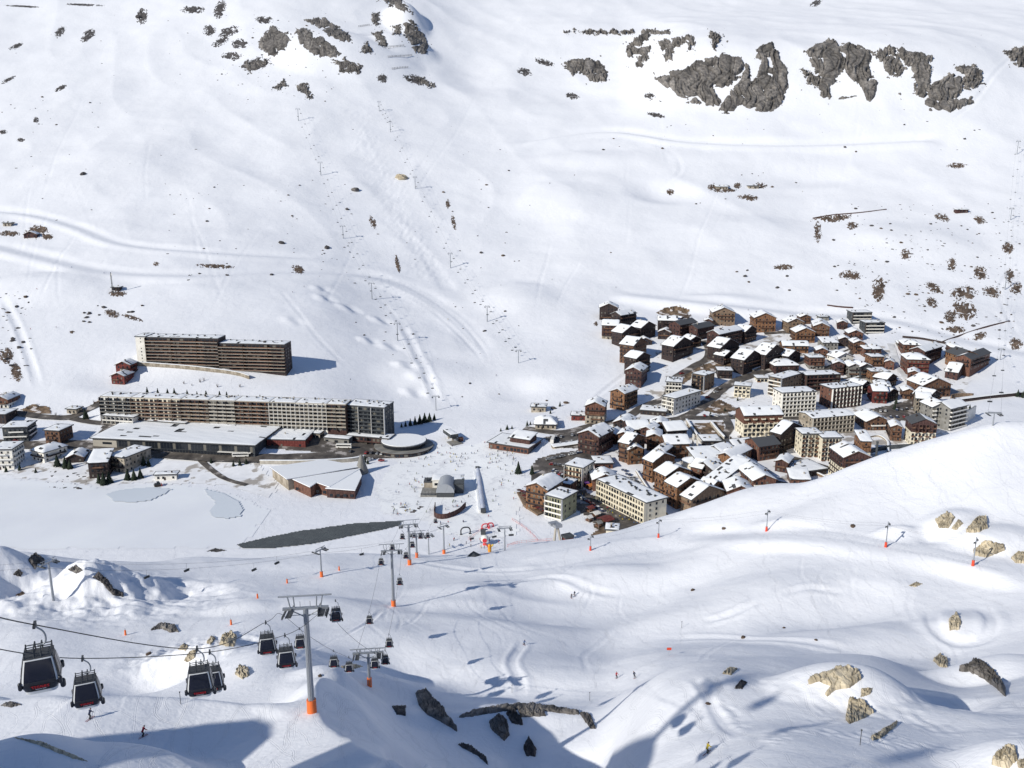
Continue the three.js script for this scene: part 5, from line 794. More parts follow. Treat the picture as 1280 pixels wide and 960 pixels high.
// ---------------------------------------------------------------- lifts
const orange = std(lin(0.78, 0.16, 0.03), 0.6), redPad = std(lin(0.66, 0.07, 0.03), 0.6), galv = new THREE.MeshStandardMaterial({ color: lin(0.34, 0.36, 0.39), roughness: 0.5, metalness: 0.45 }), ropeMat = new THREE.MeshStandardMaterial({ color: lin(0.05, 0.052, 0.056), roughness: 0.6, metalness: 0.3 });
const wheelG = new THREE.CylinderGeometry(0.26, 0.26, 0.14, 12); wheelG.rotateZ(Math.PI / 2);
function gondolaTower(px, yb, yt, gauge, yaw, label, pad = orange, dmin = 60) {
  const p = at(px, yb, dmin), H = (yb - yt) * mpp(p) * 1.06, g = thing('gondola_tower', label, 'lift tower', [p.x, p.y - 0.5, p.z], yaw), r = clamp(H * 0.036, 0.4, 0.56), s = gauge / 6, armY = H * 0.9;
  part('pole', new THREE.CylinderGeometry(r * 0.72, r, armY + 0.5, 20), galv, g, [0, armY / 2 - 0.2, 0]);
  part('padding', new THREE.CylinderGeometry(r * 1.35, r * 1.4, 2.4, 18), pad, g, [0, 1.6, 0]);
  part('crossarm', joinG([bx(gauge + 0.6, 0.36, 0.5, 0, armY, 0), bar(V(-gauge * 0.42, armY - 1.0, 0.3), V(gauge * 0.42, armY - 1.0, 0.3), 0.05), bar(V(0, armY - 1.6, 0), V(-gauge * 0.4, armY - 0.1, 0), 0.09), bar(V(0, armY - 1.6, 0), V(gauge * 0.4, armY - 0.1, 0), 0.09)]), galv, g);
  const hf = [bar(V(-gauge / 2 - 0.9, H, 0), V(gauge / 2 + 0.9, H, 0), 0.14, 8)]; for (const e of [-1, 1]) { hf.push(bar(V(e * gauge * 0.36, armY, 0), V(e * (gauge * 0.42), H, 0), 0.11), bar(V(e * gauge * 0.26, armY, 0), V(e * gauge * 0.28, H, 0), 0.11), bar(V(e * gauge * 0.12, armY + 0.3, 0.3), V(e * gauge * 0.12, armY + 1.3, 0.3), 0.05)); }
  part('lifting_frame', joinG(hf), galv, g);
  for (const e of [-1, 1]) {
    const t = part('sheave_train', joinG([bx(0.22, 0.3, 4.6 * s, 0, -0.35, 0), bx(0.9, 0.1, 4.2 * s, -e * 0.75, -0.55, 0), bx(0.06, 0.9, 4.2 * s, -e * 1.15, -0.05, 0)]), steelDark, g, [e * gauge / 2, armY - 0.3, 0], null, [-0.22, 0, 0]);
    for (let i = 0; i < 8; i++) part('sheave', wheelG, steelDark, t, [e * 0.16, -0.62, (i - 3.5) * 0.55 * s]);
  }
  const ld = [bar(V(-0.22, 1, r + 0.12), V(-0.22, armY, r * 0.8 + 0.12), 0.035, 5), bar(V(0.22, 1, r + 0.12), V(0.22, armY, r * 0.8 + 0.12), 0.035, 5)]; for (let y = 1.2; y < armY; y += 0.6) ld.push(bar(V(-0.22, y, r + 0.12 - y / armY * r * 0.2), V(0.22, y, r + 0.12 - y / armY * r * 0.2), 0.025, 4)); part('ladder', joinG(ld), galv, g);
  const R = e => V(e * (gauge / 2 + 0.16), armY - 1.15, 0).applyAxisAngle(V(0, 1, 0), yaw).add(g.position); return { g, left: R(-1), right: R(1), H };
}
// cabin: white frame, dark glass, black lower panel with a red print, roof rack, ski box, hanger
const signTex = (() => { const c = document.createElement('canvas'); c.width = 256; c.height = 96; const x = c.getContext('2d'); x.fillStyle = '#0b0b0f'; x.fillRect(0, 0, 256, 96); x.fillStyle = '#d2141c'; x.font = 'bold 66px sans-serif'; x.textAlign = 'center'; x.fillText('TIGNES', 128, 62, 236); x.fillStyle = '#e8e8ea'; x.fillRect(52, 76, 92, 8); x.fillRect(154, 76, 50, 8); const t = new THREE.CanvasTexture(c); t.colorSpace = THREE.SRGBColorSpace; return t; })();
const hx = y => y < 0.62 ? lerp(0.9, 1.13, sstep(0, 0.62, y)) : lerp(1.13, 0.86, Math.pow((y - 0.62) / 1.58, 1.3)), hz = y => y < 0.62 ? lerp(0.98, 1.1, sstep(0, 0.62, y)) : lerp(1.1, 0.6, Math.pow((y - 0.62) / 1.58, 1.2));
// a skin over part of the cabin: y from y0 to y1, angle from a0 to a1 around it (0 = front, along +z), pushed out by 'off'
function skin(y0, y1, a0, a1, off, ny = 10, na = 24) { const pos = [], idx = [], uv = []; for (let j = 0; j <= ny; j++) for (let i = 0; i <= na; i++) { const y = lerp(y0, y1, j / ny), a = lerp(a0, a1, i / na), c = Math.cos(a), s = Math.sin(a), e = Math.pow(Math.pow(Math.abs(c), 6) + Math.pow(Math.abs(s), 6), -1 / 6); pos.push((hx(y) + off) * s * e, y, (hz(y) + off) * c * e); uv.push(i / na, j / ny); } for (let j = 0; j < ny; j++) for (let i = 0; i < na; i++) { const p = j * (na + 1) + i, q = p + na + 1; idx.push(p, p + 1, q + 1, p, q + 1, q); } return geoOf(pos, idx, uv); }
const DEG = Math.PI / 180;
const CAB = { shell: joinG([skin(0.05, 2.2, -Math.PI, Math.PI, 0, 16, 72), bx(1.7, 0.06, 1.18, 0, 2.2, 0), bx(1.62, 0.06, 1.6, 0, 0.06, 0)]), low: skin(0.16, 0.8, -Math.PI, Math.PI, 0.025, 8, 72), glass: skin(0.82, 2.04, -39 * DEG, 39 * DEG, 0.02), side: skin(0.9, 1.98, 53 * DEG, 87 * DEG, 0.02), side2: skin(0.9, 1.98, 93 * DEG, 127 * DEG, 0.02), side3: skin(0.9, 1.98, -87 * DEG, -53 * DEG, 0.02), side4: skin(0.9, 1.98, -127 * DEG, -93 * DEG, 0.02), frame: joinG([skin(0.7, 2.12, 39.5 * DEG, 44 * DEG, 0.035, 10, 4), skin(0.7, 2.12, -44 * DEG, -39.5 * DEG, 0.035, 10, 4), skin(2.06, 2.14, -44 * DEG, 44 * DEG, 0.035, 3, 20)]), sill: skin(-0.04, 0.16, -Math.PI, Math.PI, 0.03, 3, 72), sign: skin(0.22, 0.62, -27 * DEG, 27 * DEG, 0.04, 6, 16) };
const cabWhite = new THREE.MeshPhysicalMaterial({ color: lin(0.68, 0.69, 0.7), roughness: 0.35, clearcoat: 0.4 }), cabBlack = new THREE.MeshPhysicalMaterial({ color: lin(0.012, 0.012, 0.016), roughness: 0.3, clearcoat: 0.5 }), cabGlass = new THREE.MeshPhysicalMaterial({ color: lin(0.014, 0.016, 0.028), roughness: 0.12, clearcoat: 0.3, specularIntensity: 0.5 }), cabRack = std(lin(0.2, 0.2, 0.17), 0.6), signMat = std(lin(1, 1, 1), 0.5, { map: signTex });
function makeCabin() {
  const g = new THREE.Group(); g.name = 'gondola_cabin';
  part('body', CAB.shell, std(lin(0.06, 0.062, 0.068), 0.45), g);
  for (const e of [0, Math.PI]) { part('frame', CAB.frame, cabWhite, g, null, null, [0, e, 0]); part('windscreen', CAB.glass, cabGlass, g, null, null, [0, e, 0]); part('sign', CAB.sign, signMat, g, null, null, [0, e, 0]); }
  part('lower_panel', CAB.low, cabBlack, g); part('sill', CAB.sill, cabWhite, g);
  for (const k of ['side', 'side2', 'side3', 'side4']) part('side_window', CAB[k], cabGlass, g);
  for (const e of [-1, 1]) for (const z of [-1, 1]) part('bumper', new THREE.CapsuleGeometry(0.13, 0.3, 4, 8), cabBlack, g, [e * 1.12, 0.62, z * 0.98]);
  const rk = []; for (const z of [-0.56, 0.56]) { rk.push(bar(V(-0.74, 2.52, z), V(0.74, 2.52, z), 0.035), bar(V(-0.74, 2.34, z), V(0.74, 2.34, z), 0.03)); for (const x of [-0.74, -0.2, 0.2, 0.74]) rk.push(bar(V(x, 2.15, z), V(x, Math.abs(x) > 0.5 ? 2.62 : 2.72, z), 0.045)); } for (const x of [-0.74, 0.74]) rk.push(bar(V(x, 2.52, -0.56), V(x, 2.52, 0.56), 0.035)); rk.push(bar(V(-0.2, 2.72, -0.56), V(-0.2, 2.72, 0.56), 0.05), bar(V(0.2, 2.72, -0.56), V(0.2, 2.72, 0.56), 0.05));
  part('roof_rack', joinG(rk), steelDark, g); part('ski_box', new THREE.CapsuleGeometry(0.17, 0.3, 4, 8), cabBlack, g, [1.2, 0.15, 0.6]);
  const c = new THREE.CatmullRomCurve3([V(0, 2.7, 0), V(0.4, 2.78, 0), V(0.52, 3.1, 0), V(0.42, 3.6, 0), V(0.1, 3.95, 0), V(0, 4.1, 0)]); part('hanger', new THREE.TubeGeometry(c, 20, 0.06, 8), galv, g);
  part('grip', joinG([bx(0.16, 0.14, 0.9, 0, 4.14, 0), bx(0.1, 0.16, 0.5, 0.1, 4.28, 0.3, 0, -0.5)]), steelDark, g);
  return g;
}
const pt = (px, py, slant) => { const [sx, sy] = ray(px, py), l = Math.hypot(sx, sy, 1); return V(sx, sy, -1).multiplyScalar(slant / l).add(V(0, EYE, 0)); };
const cab0 = makeCabin();
function cabinAt(grip, yaw, label, size = 0.82) { const o = cab0.clone(); o.name = numbered('gondola_cabin'); o.scale.setScalar(size); o.position.copy(grip).add(V(0, -4.14 * size, 0)); o.rotation.y = yaw; scene.add(o); tag(o, label, 'gondola cabin', 'gondola cabins on the ropes'); return o; }
function rope(name, pts, r, label, group) { const c = new THREE.CatmullRomCurve3(pts, false, 'centripetal'); return solo(name, new THREE.TubeGeometry(c, Math.max(24, pts.length * 14), r, 5), ropeMat, label, 'rope', group); }
const T1 = gondolaTower(390, 890, 736, 6.4, 0.12, 'tall grey gondola tower with orange padding on the near shoulder of the hill');
const T2 = gondolaTower(462, 858, 806, 6.4, 0.12, 'gondola tower whose foot is hidden behind the near ridge', orange, 170);
const T3 = gondolaTower(492, 758, 677, 6.4, 0.1, 'gondola tower with orange padding standing alone on the wide piste');
const T4 = gondolaTower(512, 706, 648, 7, 0.2, 'gondola tower with the longest sheaves where the piste drops to the valley'); const T5 = gondolaTower(521, 697, 662, 6, 0.2, 'short gondola tower with orange padding close behind the long-sheaved one');
const st = Gv(556, 612); const stA = V(st.x - 3, st.y + 6, st.z), stB = V(st.x + 3, st.y + 6, st.z);
// the two ropes come up past the viewer on the left
const A0 = pt(-70, 752, 39), A1 = pt(43, 781, 53), A2 = pt(246, 811, 70), A3 = pt(332, 778, 100), B0 = pt(-70, 800, 52), B1 = pt(103, 823, 71), B2 = pt(262, 815, 82), B3 = pt(356, 794, 98);
const sag = (a, b, s, n = 5) => { const o = []; for (let i = 1; i < n; i++) { const t = i / n; o.push(V(lerp(a.x, b.x, t), lerp(a.y, b.y, t) - s * 4 * t * (1 - t), lerp(a.z, b.z, t))); } return o; };
rope('haul_rope', [A0, A1, A2, A3, T1.left, ...sag(T1.left, T2.left, 1.2), T2.left, ...sag(T2.left, T3.left, 3), T3.left, ...sag(T3.left, T4.left, 1), T4.left, T5.left, ...sag(T5.left, stA, 3), stA], 0.032, 'steel gondola rope passing the uppermost large cabin', 'gondola ropes');
rope('haul_rope', [B0, B1, B2, B3, T1.right, ...sag(T1.right, T2.right, 1.2), T2.right, ...sag(T2.right, T3.right, 3), T3.right, ...sag(T3.right, T4.right, 1), T4.right, T5.right, ...sag(T5.right, stB, 3), stB], 0.032, 'steel gondola rope passing the lower large cabin', 'gondola ropes');
cabinAt(A1, 0.4, 'largest black and white gondola cabin, hanging on the upper rope'); cabinAt(B1, 0.4, 'large gondola cabin hanging on the lower rope above a skier'); cabinAt(A2, 0.3, 'gondola cabin hanging in front of the rocky knoll'); cabinAt(B2, 0.3, 'gondola cabin half hidden behind the one at the rocky knoll');
cabinAt(A3, 0.25, 'gondola cabin on the higher rope just before the tall tower'); cabinAt(B3, 0.25, 'gondola cabin on the lower rope just before the tall tower');
const on = (a, b, t, s) => V(lerp(a.x, b.x, t), lerp(a.y, b.y, t) - s * 4 * t * (1 - t), lerp(a.z, b.z, t));
cabinAt(T1.right.clone().add(V(0.4, 0.1, -4)), 0.2, 'gondola cabin just leaving the sheaves of the tall tower'); cabinAt(on(T1.left, T2.left, 0.16, 1.2), 0.2, 'gondola cabin half hidden by the pole of the tall tower');
for (const [a, b, t, s] of [[T1.left, T2.left, 0.62, 1.2], [T1.right, T2.right, 0.78, 1.2], [T1.left, T2.left, 0.9, 1.2], [T2.right, T3.right, 0.06, 3]]) cabinAt(on(a, b, t, s), 0.15, 'gondola cabin near the tower hidden behind the ridge');
for (const [a, b, t, s] of [[T2.left, T3.left, 0.45, 3], [T2.right, T3.right, 0.22, 3], [T2.right, T3.right, 0.8, 3]]) cabinAt(on(a, b, t, s), 0.1, 'gondola cabin hanging over the open piste');
for (const [a, b, t, s] of [[T3.left, T4.left, -0.03, 1], [T3.right, T4.right, 0.2, 1], [T3.left, T4.left, 0.55, 1], [T3.right, T4.right, 0.6, 1], [T4.left, T5.left, 0.3, 0], [T4.right, T5.right, 0.4, 0], [T5.left, stA, 0.12, 3], [T5.right, stB, 0.1, 3], [T5.right, stB, 0.35, 3]]) cabinAt(on(a, b, t, s), 0.1, 'small gondola cabin in the cluster at the valley-side towers');
// chairlifts
function chairTower(name, px, yb, yt, gauge, yaw, label, pad, dmin, group) {
  const p = at(px, yb, dmin ?? 24), H = Math.max(5, (yb - yt) * mpp(p) * 1.04), g = thing(name, label, 'lift tower', [p.x, p.y - 0.4, p.z], yaw, group), r = clamp(H * 0.03, 0.28, 0.5);
  part('pole', new THREE.CylinderGeometry(r * 0.7, r, H * 0.93, 12), galv, g, [0, H * 0.46, 0]); part('crossarm', bx(gauge + 0.6, 0.4, 0.45, 0, H * 0.93, 0), galv, g);
  part('lifting_frame', joinG([bar(V(-gauge / 2, H, 0), V(gauge / 2, H, 0), 0.12), bar(V(-gauge * 0.32, H * 0.93, 0), V(-gauge * 0.4, H, 0), 0.1), bar(V(gauge * 0.32, H * 0.93, 0), V(gauge * 0.4, H, 0), 0.1)]), galv, g);
  for (const e of [-1, 1]) part('sheave_train', joinG([bx(0.3, 0.45, 3.6, 0, 0, 0), bx(0.7, 0.1, 3.2, -e * 0.6, -0.3, 0)]), steelDark, g, [e * gauge / 2, H * 0.93 - 0.45, 0]);
  if (pad) part('padding', new THREE.CylinderGeometry(r * 1.6, r * 1.7, 2.2, 12), pad, g, [0, 1.5, 0]);
  const R = e => V(e * gauge / 2, H * 0.93 - 0.8, 0).applyAxisAngle(V(0, 1, 0), yaw).add(g.position); return { left: R(-1), right: R(1) };
}
const chairG = (() => { const g = new THREE.Group(); g.name = 'lift_chair'; part('bench', joinG([bx(2.2, 0.1, 0.55, 0, 0, 0), bx(2.2, 0.55, 0.1, 0, 0.32, -0.3, 0, -0.15)]), steelDark, g); part('safety_bar', joinG([bar(V(-1.1, 0.55, 0.35), V(1.1, 0.55, 0.35), 0.04), bar(V(-1.1, 0.55, 0.35), V(-1.1, 0.6, -0.3), 0.04), bar(V(1.1, 0.55, 0.35), V(1.1, 0.6, -0.3), 0.04)]), steelDark, g); part('hanger', joinG([bar(V(0, 0.5, -0.3), V(0, 2.9, 0), 0.06), bar(V(-0.9, 0.6, -0.3), V(0.9, 0.6, -0.3), 0.05)]), galv, g); return g; })();
function chairsOn(a, b, ts, sg, label, group, yaw = 0, size = 1) { for (const t of ts) { const p = on(a, b, t, sg), o = chairG.clone(); o.name = numbered('lift_chair'); o.scale.setScalar(size); o.position.copy(p).add(V(0, -2.9 * size, 0)); o.rotation.y = yaw; scene.add(o); tag(o, label, 'lift chair', group); } }
function line(name, spec, gauge, yaw, label, lbRope, nCh, pad, grp, sg = 1.5, ends2) {
  const T = spec.map(([px, yb, yt, l]) => chairTower(name, px, yb, yt, gauge, yaw, l ?? label, pad, 24, grp));
  for (const k of ['left', 'right']) { const P3 = []; T.forEach((t, i) => { P3.push(t[k]); if (i < T.length - 1) P3.push(...sag(t[k], T[i + 1][k], sg, 4)); }); rope('lift_rope', P3, 0.03, lbRope, grp + ' ropes'); }
  T.forEach((t, i) => { if (i < T.length - 1) { const n = nCh; chairsOn(t.left, T[i + 1].left, [...Array(n).keys()].map(j => (j + 0.5) / n), sg, `chair of the ${lbRope.replace('rope of the ', '')}`, grp + ' chairs', yaw); chairsOn(t.right, T[i + 1].right, [...Array(n).keys()].map(j => (j + 0.2) / n), sg, `chair of the ${lbRope.replace('rope of the ', '')}`, grp + ' chairs', yaw); } });
  return T;
}
line('chairlift_tower', [[373, 151, 136], [401, 219, 203], [429, 298, 282], [465, 374, 353], [497, 426, 403], [545, 513, 494]], 6, 0.15, 'T-shaped chairlift tower in the line rising from the dark base station', 'rope of the chairlift rising from the dark base station', 5, null, 'main chairlift line');
line('chairlift_tower', [[474, 139, 127], [488, 165, 152], [519, 236, 221], [563, 335, 316], [609, 402, 382], [648, 454, 437]], 5, 0.15, 'T-shaped lift tower in the line passing the large boulder', 'rope of the chairlift passing the large boulder', 5, null, 'second chairlift line');
line('chairlift_tower', [[1271, 193, 176], [1263, 275, 260], [1256, 362, 340], [1250, 450, 435], [1241, 532, 514]], 5, -0.1, 'T-shaped lift tower in the line at the outer edge of the village', 'rope of the chairlift at the outer edge of the village', 3, null, 'outer chairlift line');
{ // the old chairlift crossing the lower near slope
  const a = chairTower('chairlift_tower', 67, 751, 696, 5.5, 1.1, 'tall chairlift tower on the shaded snow knoll', null, 200), b = chairTower('chairlift_tower', 402, 721, 682, 5, 1.0, 'chairlift tower with orange padding on the lower piste', orange, 200), c = chairTower('chairlift_tower', 555, 692, 653, 5, 0.6, 'T-shaped chairlift tower with orange padding behind the gondola towers', orange, 250), d = chairTower('chairlift_tower', 631, 688, 656, 6, 0.2, 'chairlift tower with a wide grey head beside the inflatables', null, 300), e = chairTower('chairlift_tower', 536, 693, 666, 5, 0.6, 'thin chairlift tower among the gondola towers', null, 280);
  const off = a.left.clone().add(V(-90, 14, 30)), off2 = a.right.clone().add(V(-90, 14, 30));
  rope('lift_rope', [off, ...sag(off, a.left, 2), a.left, ...sag(a.left, b.left, 3), b.left, ...sag(b.left, c.left, 2), c.left], 0.03, 'rope of the chairlift crossing the shaded knoll', 'knoll chairlift ropes'); rope('lift_rope', [off2, ...sag(off2, a.right, 2), a.right, ...sag(a.right, b.right, 3), b.right, ...sag(b.right, c.right, 2), c.right], 0.03, 'rope of the chairlift crossing the shaded knoll', 'knoll chairlift ropes');
  chairsOn(a.left, b.left, [0.35, 0.75], 3, 'chair of the lift crossing the shaded knoll', 'knoll chairlift chairs', 1.0); chairsOn(a.right, b.right, [0.45, 0.8], 3, 'chair of the lift crossing the shaded knoll', 'knoll chairlift chairs', 1.0); chairsOn(off, a.left, [0.75], 2, 'chair of the lift crossing the shaded knoll', 'knoll chairlift chairs', 1); chairsOn(b.left, c.left, [0.3, 0.7], 2, 'chair of the lift crossing the shaded knoll', 'knoll chairlift chairs', 0.8); chairsOn(d.left, c.left, [0.05, 0.4], 2, 'chair of the lift crossing the shaded knoll', 'knoll chairlift chairs', 0.5); chairsOn(d.right, d.left, [0.02], 0, 'chair of the lift crossing the shaded knoll', 'knoll chairlift chairs', 0.2);
}
{ // drag lift on the right-hand slope: thin masts with hooked heads
  const spec = [[738, 688, 668, 'thin drag-lift mast beside the cream hut'], [823, 672, 647, 'thin drag-lift mast in front of the long cream building'], [958, 664, 635, 'thin drag-lift mast on the lip of the near slope below the rust-brown houses'], [1107, 684, 650, 'thin drag-lift mast beside the small wind-carved knoll'], [1216, 707, 669, 'thin drag-lift mast beside the tawny boulders']], T = [];
  for (const [px, yb, yt, l] of spec) { const p = at(px, yb, 180), H = (yb - yt) * mpp(p) * 1.05, g = thing('drag_lift_mast', l, 'lift tower', [p.x, p.y - 0.4, p.z], 0.9); part('pole', new THREE.CylinderGeometry(0.14, 0.22, H, 10), galv, g, [0, H / 2, 0]); part('padding', new THREE.CylinderGeometry(0.42, 0.48, 1.9, 10), redPad, g, [0, 1.3, 0]); part('hook_arm', joinG([bar(V(-1.5, H * 0.86, 0), V(1.5, H * 0.92, 0), 0.09), bar(V(1.5, H * 0.92, 0), V(1.9, H * 0.78, 0), 0.07)]), galv, g); for (const e of [-1, 1]) part('sheave', joinG([new THREE.CylinderGeometry(0.34, 0.34, 0.12, 12).rotateX(Math.PI / 2).translate(0, 0, -0.3), new THREE.CylinderGeometry(0.34, 0.34, 0.12, 12).rotateX(Math.PI / 2).translate(0, 0, 0.3), bx(0.12, 0.5, 0.8, 0, 0.2, 0)]), steelDark, g, [e * 1.5, H * 0.84, 0]); T.push(V(p.x, p.y + H * 0.83, p.z)); }
  for (const s of [-1.3, 1.3]) rope('drag_rope', T.flatMap((t, i) => { const q = t.clone().add(V(s * 0.6, 0, s)); return i ? [...sag(T[i - 1].clone().add(V(s * 0.6, 0, s)), q, 0.8, 4), q] : [q]; }), 0.018, 'thin rope of the drag lift on the near slope', 'drag lift ropes');
}
// orange pads and piste poles
for (const [px, py] of [[359, 729], [424, 713], [322, 748], [289, 781], [157, 794]]) { const p = at(px, py, 150), g = thing('piste_marker', 'short orange padded marker on the near piste', 'marker', [p.x, p.y - 0.2, p.z], 0, 'orange markers on the near piste'); part('pad', new THREE.CylinderGeometry(0.26, 0.34, 1.9, 12), orange, g, [0, 0.9, 0]); part('pole', new THREE.CylinderGeometry(0.06, 0.06, 2.6, 6), galv, g, [0, 1.3, 0]); }
{ const p = at(836, 820, 150), g = thing('piste_sign', 'small red piste sign on a pole', 'sign', [p.x, p.y, p.z]); part('pole', new THREE.CylinderGeometry(0.04, 0.04, 2.2, 6), galv, g, [0, 1.1, 0]); part('board', boxUV(1.2, 0.7, 0.06, 0, 2.1, 0.06), redPad, g); }
for (const [px, py] of [[226, 880], [737, 876], [852, 785], [1073, 950], [640, 866]]) { const p = at(px, py, 100), g = thing('piste_pole', 'thin grey marker pole at the piste edge', 'pole', [p.x, p.y - 0.1, p.z], 0, 'thin poles at the piste edge'); part('pole', new THREE.CylinderGeometry(0.05, 0.05, 2.3, 6), steelDark, g, [0, 1.15, 0]); part('head', new THREE.SphereGeometry(0.13, 8, 6), steelDark, g, [0, 2.3, 0]); }
// ---------------------------------------------------------------- rock: bare patches standing out of the snow, and loose boulders
const rockTexOf = (c, d) => snowTex(512, 30, (u, v) => { const n = tileNoise(u, v, 6, 6), k = tileNoise(u, v * 2.2, 9, 5), cr = sstep(0.55, 0.75, Math.abs(tileNoise(u + 0.2, v + 0.6, 12, 3))) * -18; const t = d * (0.45 * n + 0.35 * k) + cr * 0.6; return [c[0] + t, c[1] + t * 0.97, c[2] + t * 0.92]; }, true);
const rockBump = snowTex(512, 14, (u, v) => 128 + 60 * tileNoise(u, v, 8, 6) + 40 * Math.abs(tileNoise(u, v, 20, 3)));
const rockGrey = new THREE.MeshStandardMaterial({ color: lin(1, 1, 1), vertexColors: true, map: rockTexOf([122, 117, 114], 40), roughness: 0.95, bumpMap: rockBump, bumpScale: 1.2 });
const rockTawny = new THREE.MeshStandardMaterial({ color: lin(1, 1, 1), vertexColors: true, map: rockTexOf([196, 183, 160], 30), roughness: 0.95, bumpMap: rockBump, bumpScale: 0.2 });
const rockDark = new THREE.MeshStandardMaterial({ color: lin(1, 1, 1), vertexColors: true, map: rockTexOf([88, 84, 84], 22), roughness: 0.95, bumpMap: rockBump, bumpScale: 0.3 });
const rockBrown = new THREE.MeshStandardMaterial({ color: lin(1, 1, 1), vertexColors: true, map: rockTexOf([104, 88, 76], 24), roughness: 0.95, bumpMap: rockBump, bumpScale: 0.3 });
let rs = 3;
const hsh = (a, b, k) => PERM[(PERM[(a & 255) + PERM[k & 255]] + (b & 255)) & 511 & 255] / 255;
function blocks(x, y, k) {                                             // broken-rock relief: tilted blocks with steps between them, 0..1
  const xi = Math.floor(x), yi = Math.floor(y); let b1 = 9, b2 = 9, val = 0;
  for (let j = -1; j <= 1; j++) for (let i = -1; i <= 1; i++) { const cx = xi + i, cy = yi + j, fx = cx + 0.15 + 0.7 * hsh(cx, cy, k), fy = cy + 0.15 + 0.7 * hsh(cx, cy, k + 31), dx = x - fx, dy = y - fy, d = dx * dx + dy * dy; if (d < b1) { b2 = b1; b1 = d; val = hsh(cx, cy, k + 57) * 0.8 + (hsh(cx, cy, k + 83) - 0.5) * dx * 0.9 + (hsh(cx, cy, k + 101) - 0.2) * dy * 0.9; } else if (d < b2) b2 = d; }
  return val - 0.5 * (1 - sstep(0, 0.12, Math.sqrt(b2) - Math.sqrt(b1)));
}
// bare rock showing through the snow: 'mask' (1 deep inside, negative outside) is broken up by noise so that snow stays in cracks and on ledges
function rockMesh(x0, x1, y0, y1, c, D, R, mask, m, label, group, o) {
  const q = Math.floor(rs += 7), amp = o.amp ?? 1, f = 1.15 / Math.max(5, R) * (o.freq ?? 1), bs = (o.bs ?? 1) / clamp(R * 0.36, 2.2, 9), stp = clamp(R / 30, 0.3, 0.75), nx = Math.ceil((x1 - x0) / stp), ny = Math.ceil((y1 - y0) / stp), pos = [], uv = [], col = [], E = [], idx = [], dip = o.dip ?? 0.35, hard = o.near2 ? 0.55 : 1;
  for (let j = 0; j <= ny; j++) for (let i = 0; i <= nx; i++) {
    const X = lerp(x0, x1, i / nx), Y = lerp(y0, y1, j / ny), mk = mask(X, Y);
    if (mk < -0.9) { pos.push(0, 0, 0); uv.push(0, 0); col.push(1, 1, 1); E.push(-9); continue; }
    const p = at(X, Y, Math.max(20, D * 0.86 - 6)); if (-p.z > D * 1.5) p.copy(c);
    const wx = X + 0.9 * R * 0.3 * noise(X * f * 1.7 + 5, Y * f * 1.7 + q), wy = Y + 0.9 * R * 0.3 * noise(X * f * 1.7 + q, Y * f * 1.7 - 9), bed = wy - dip * wx, al = wx + dip * wy;
    const led = noise(al * bs * 0.35 + q, bed * bs * 1.5), crk = Math.abs(noise(al * bs * 1.3 + q, bed * bs * 0.35 + 4));
    const e = mk + hard * (0.5 * fbm(wx * f * 1.8 + q * 3.1, wy * f * 1.8 + q, 3, 0.55) + 0.22 * fbm(X * f * 7, Y * f * 7 + q, 2)) - (o.snowy ?? 0.5) * (sstep(0.18, 0.5, led) * 0.9 + sstep(0.14, 0.02, crk) * 0.45);
    const n = V(hAt(p.x - 1.5, p.z) - hAt(p.x + 1.5, p.z), 3, hAt(p.x, p.z - 1.5) - hAt(p.x, p.z + 1.5)); n.normalize();
    const rib = 0.5 + 0.5 * noise(al * bs * 0.7 + q, bed * bs * 0.3), blk = 0.6 * rib + 0.4 * blocks(al * bs * 0.8, bed * bs * 0.6, q) + 0.12 * fbm(X * bs * 2.4, Y * bs * 2.0 + q, 2) - 0.3 * sstep(0.16, 0.02, crk);
    const lift = e < 0 ? Math.max(-0.5, e * 1.2) - 0.06 : 0.04 * amp + amp * Math.min(1, e * 2.2) * (0.3 + 0.75 * Math.max(0, blk));
    p.addScaledVector(n, lift); pos.push(p.x, p.y, p.z); uv.push(p.x + p.y * 0.6, -p.z * 0.5 + p.y); E.push(e);
    const v = clamp(0.86 + (o.near2 ? 0.3 : 0.4) * fbm(al * bs * 0.6 + 3, bed * bs * 0.45 + q, 3, 0.5) + 0.3 * (rib - 0.5) - 0.5 * sstep(0.14, 0.01, crk), 0.34, 1.3); col.push(v, v, v * 0.985);
  }
  const w = nx + 1; for (let j = 0; j < ny; j++) for (let i = 0; i < nx; i++) { const p = j * w + i, s = p + w; if (Math.min(E[p], E[p + 1], E[s], E[s + 1]) < -5 || Math.max(E[p], E[p + 1], E[s], E[s + 1]) < 0) continue; idx.push(p, s, s + 1, p, s + 1, p + 1); }
  if (!idx.length) return null;
  const u2 = new Map(), np = [], nu = [], nc = [], ni = []; for (const i of idx) { if (!u2.has(i)) { u2.set(i, np.length / 3); np.push(pos[3 * i], pos[3 * i + 1], pos[3 * i + 2]); nu.push(uv[2 * i], uv[2 * i + 1]); nc.push(col[3 * i], col[3 * i + 1], col[3 * i + 2]); } ni.push(u2.get(i)); }
  return solo('rock_outcrop', geoOf(np, ni, nu, nc), m, label, 'rock', group);
}
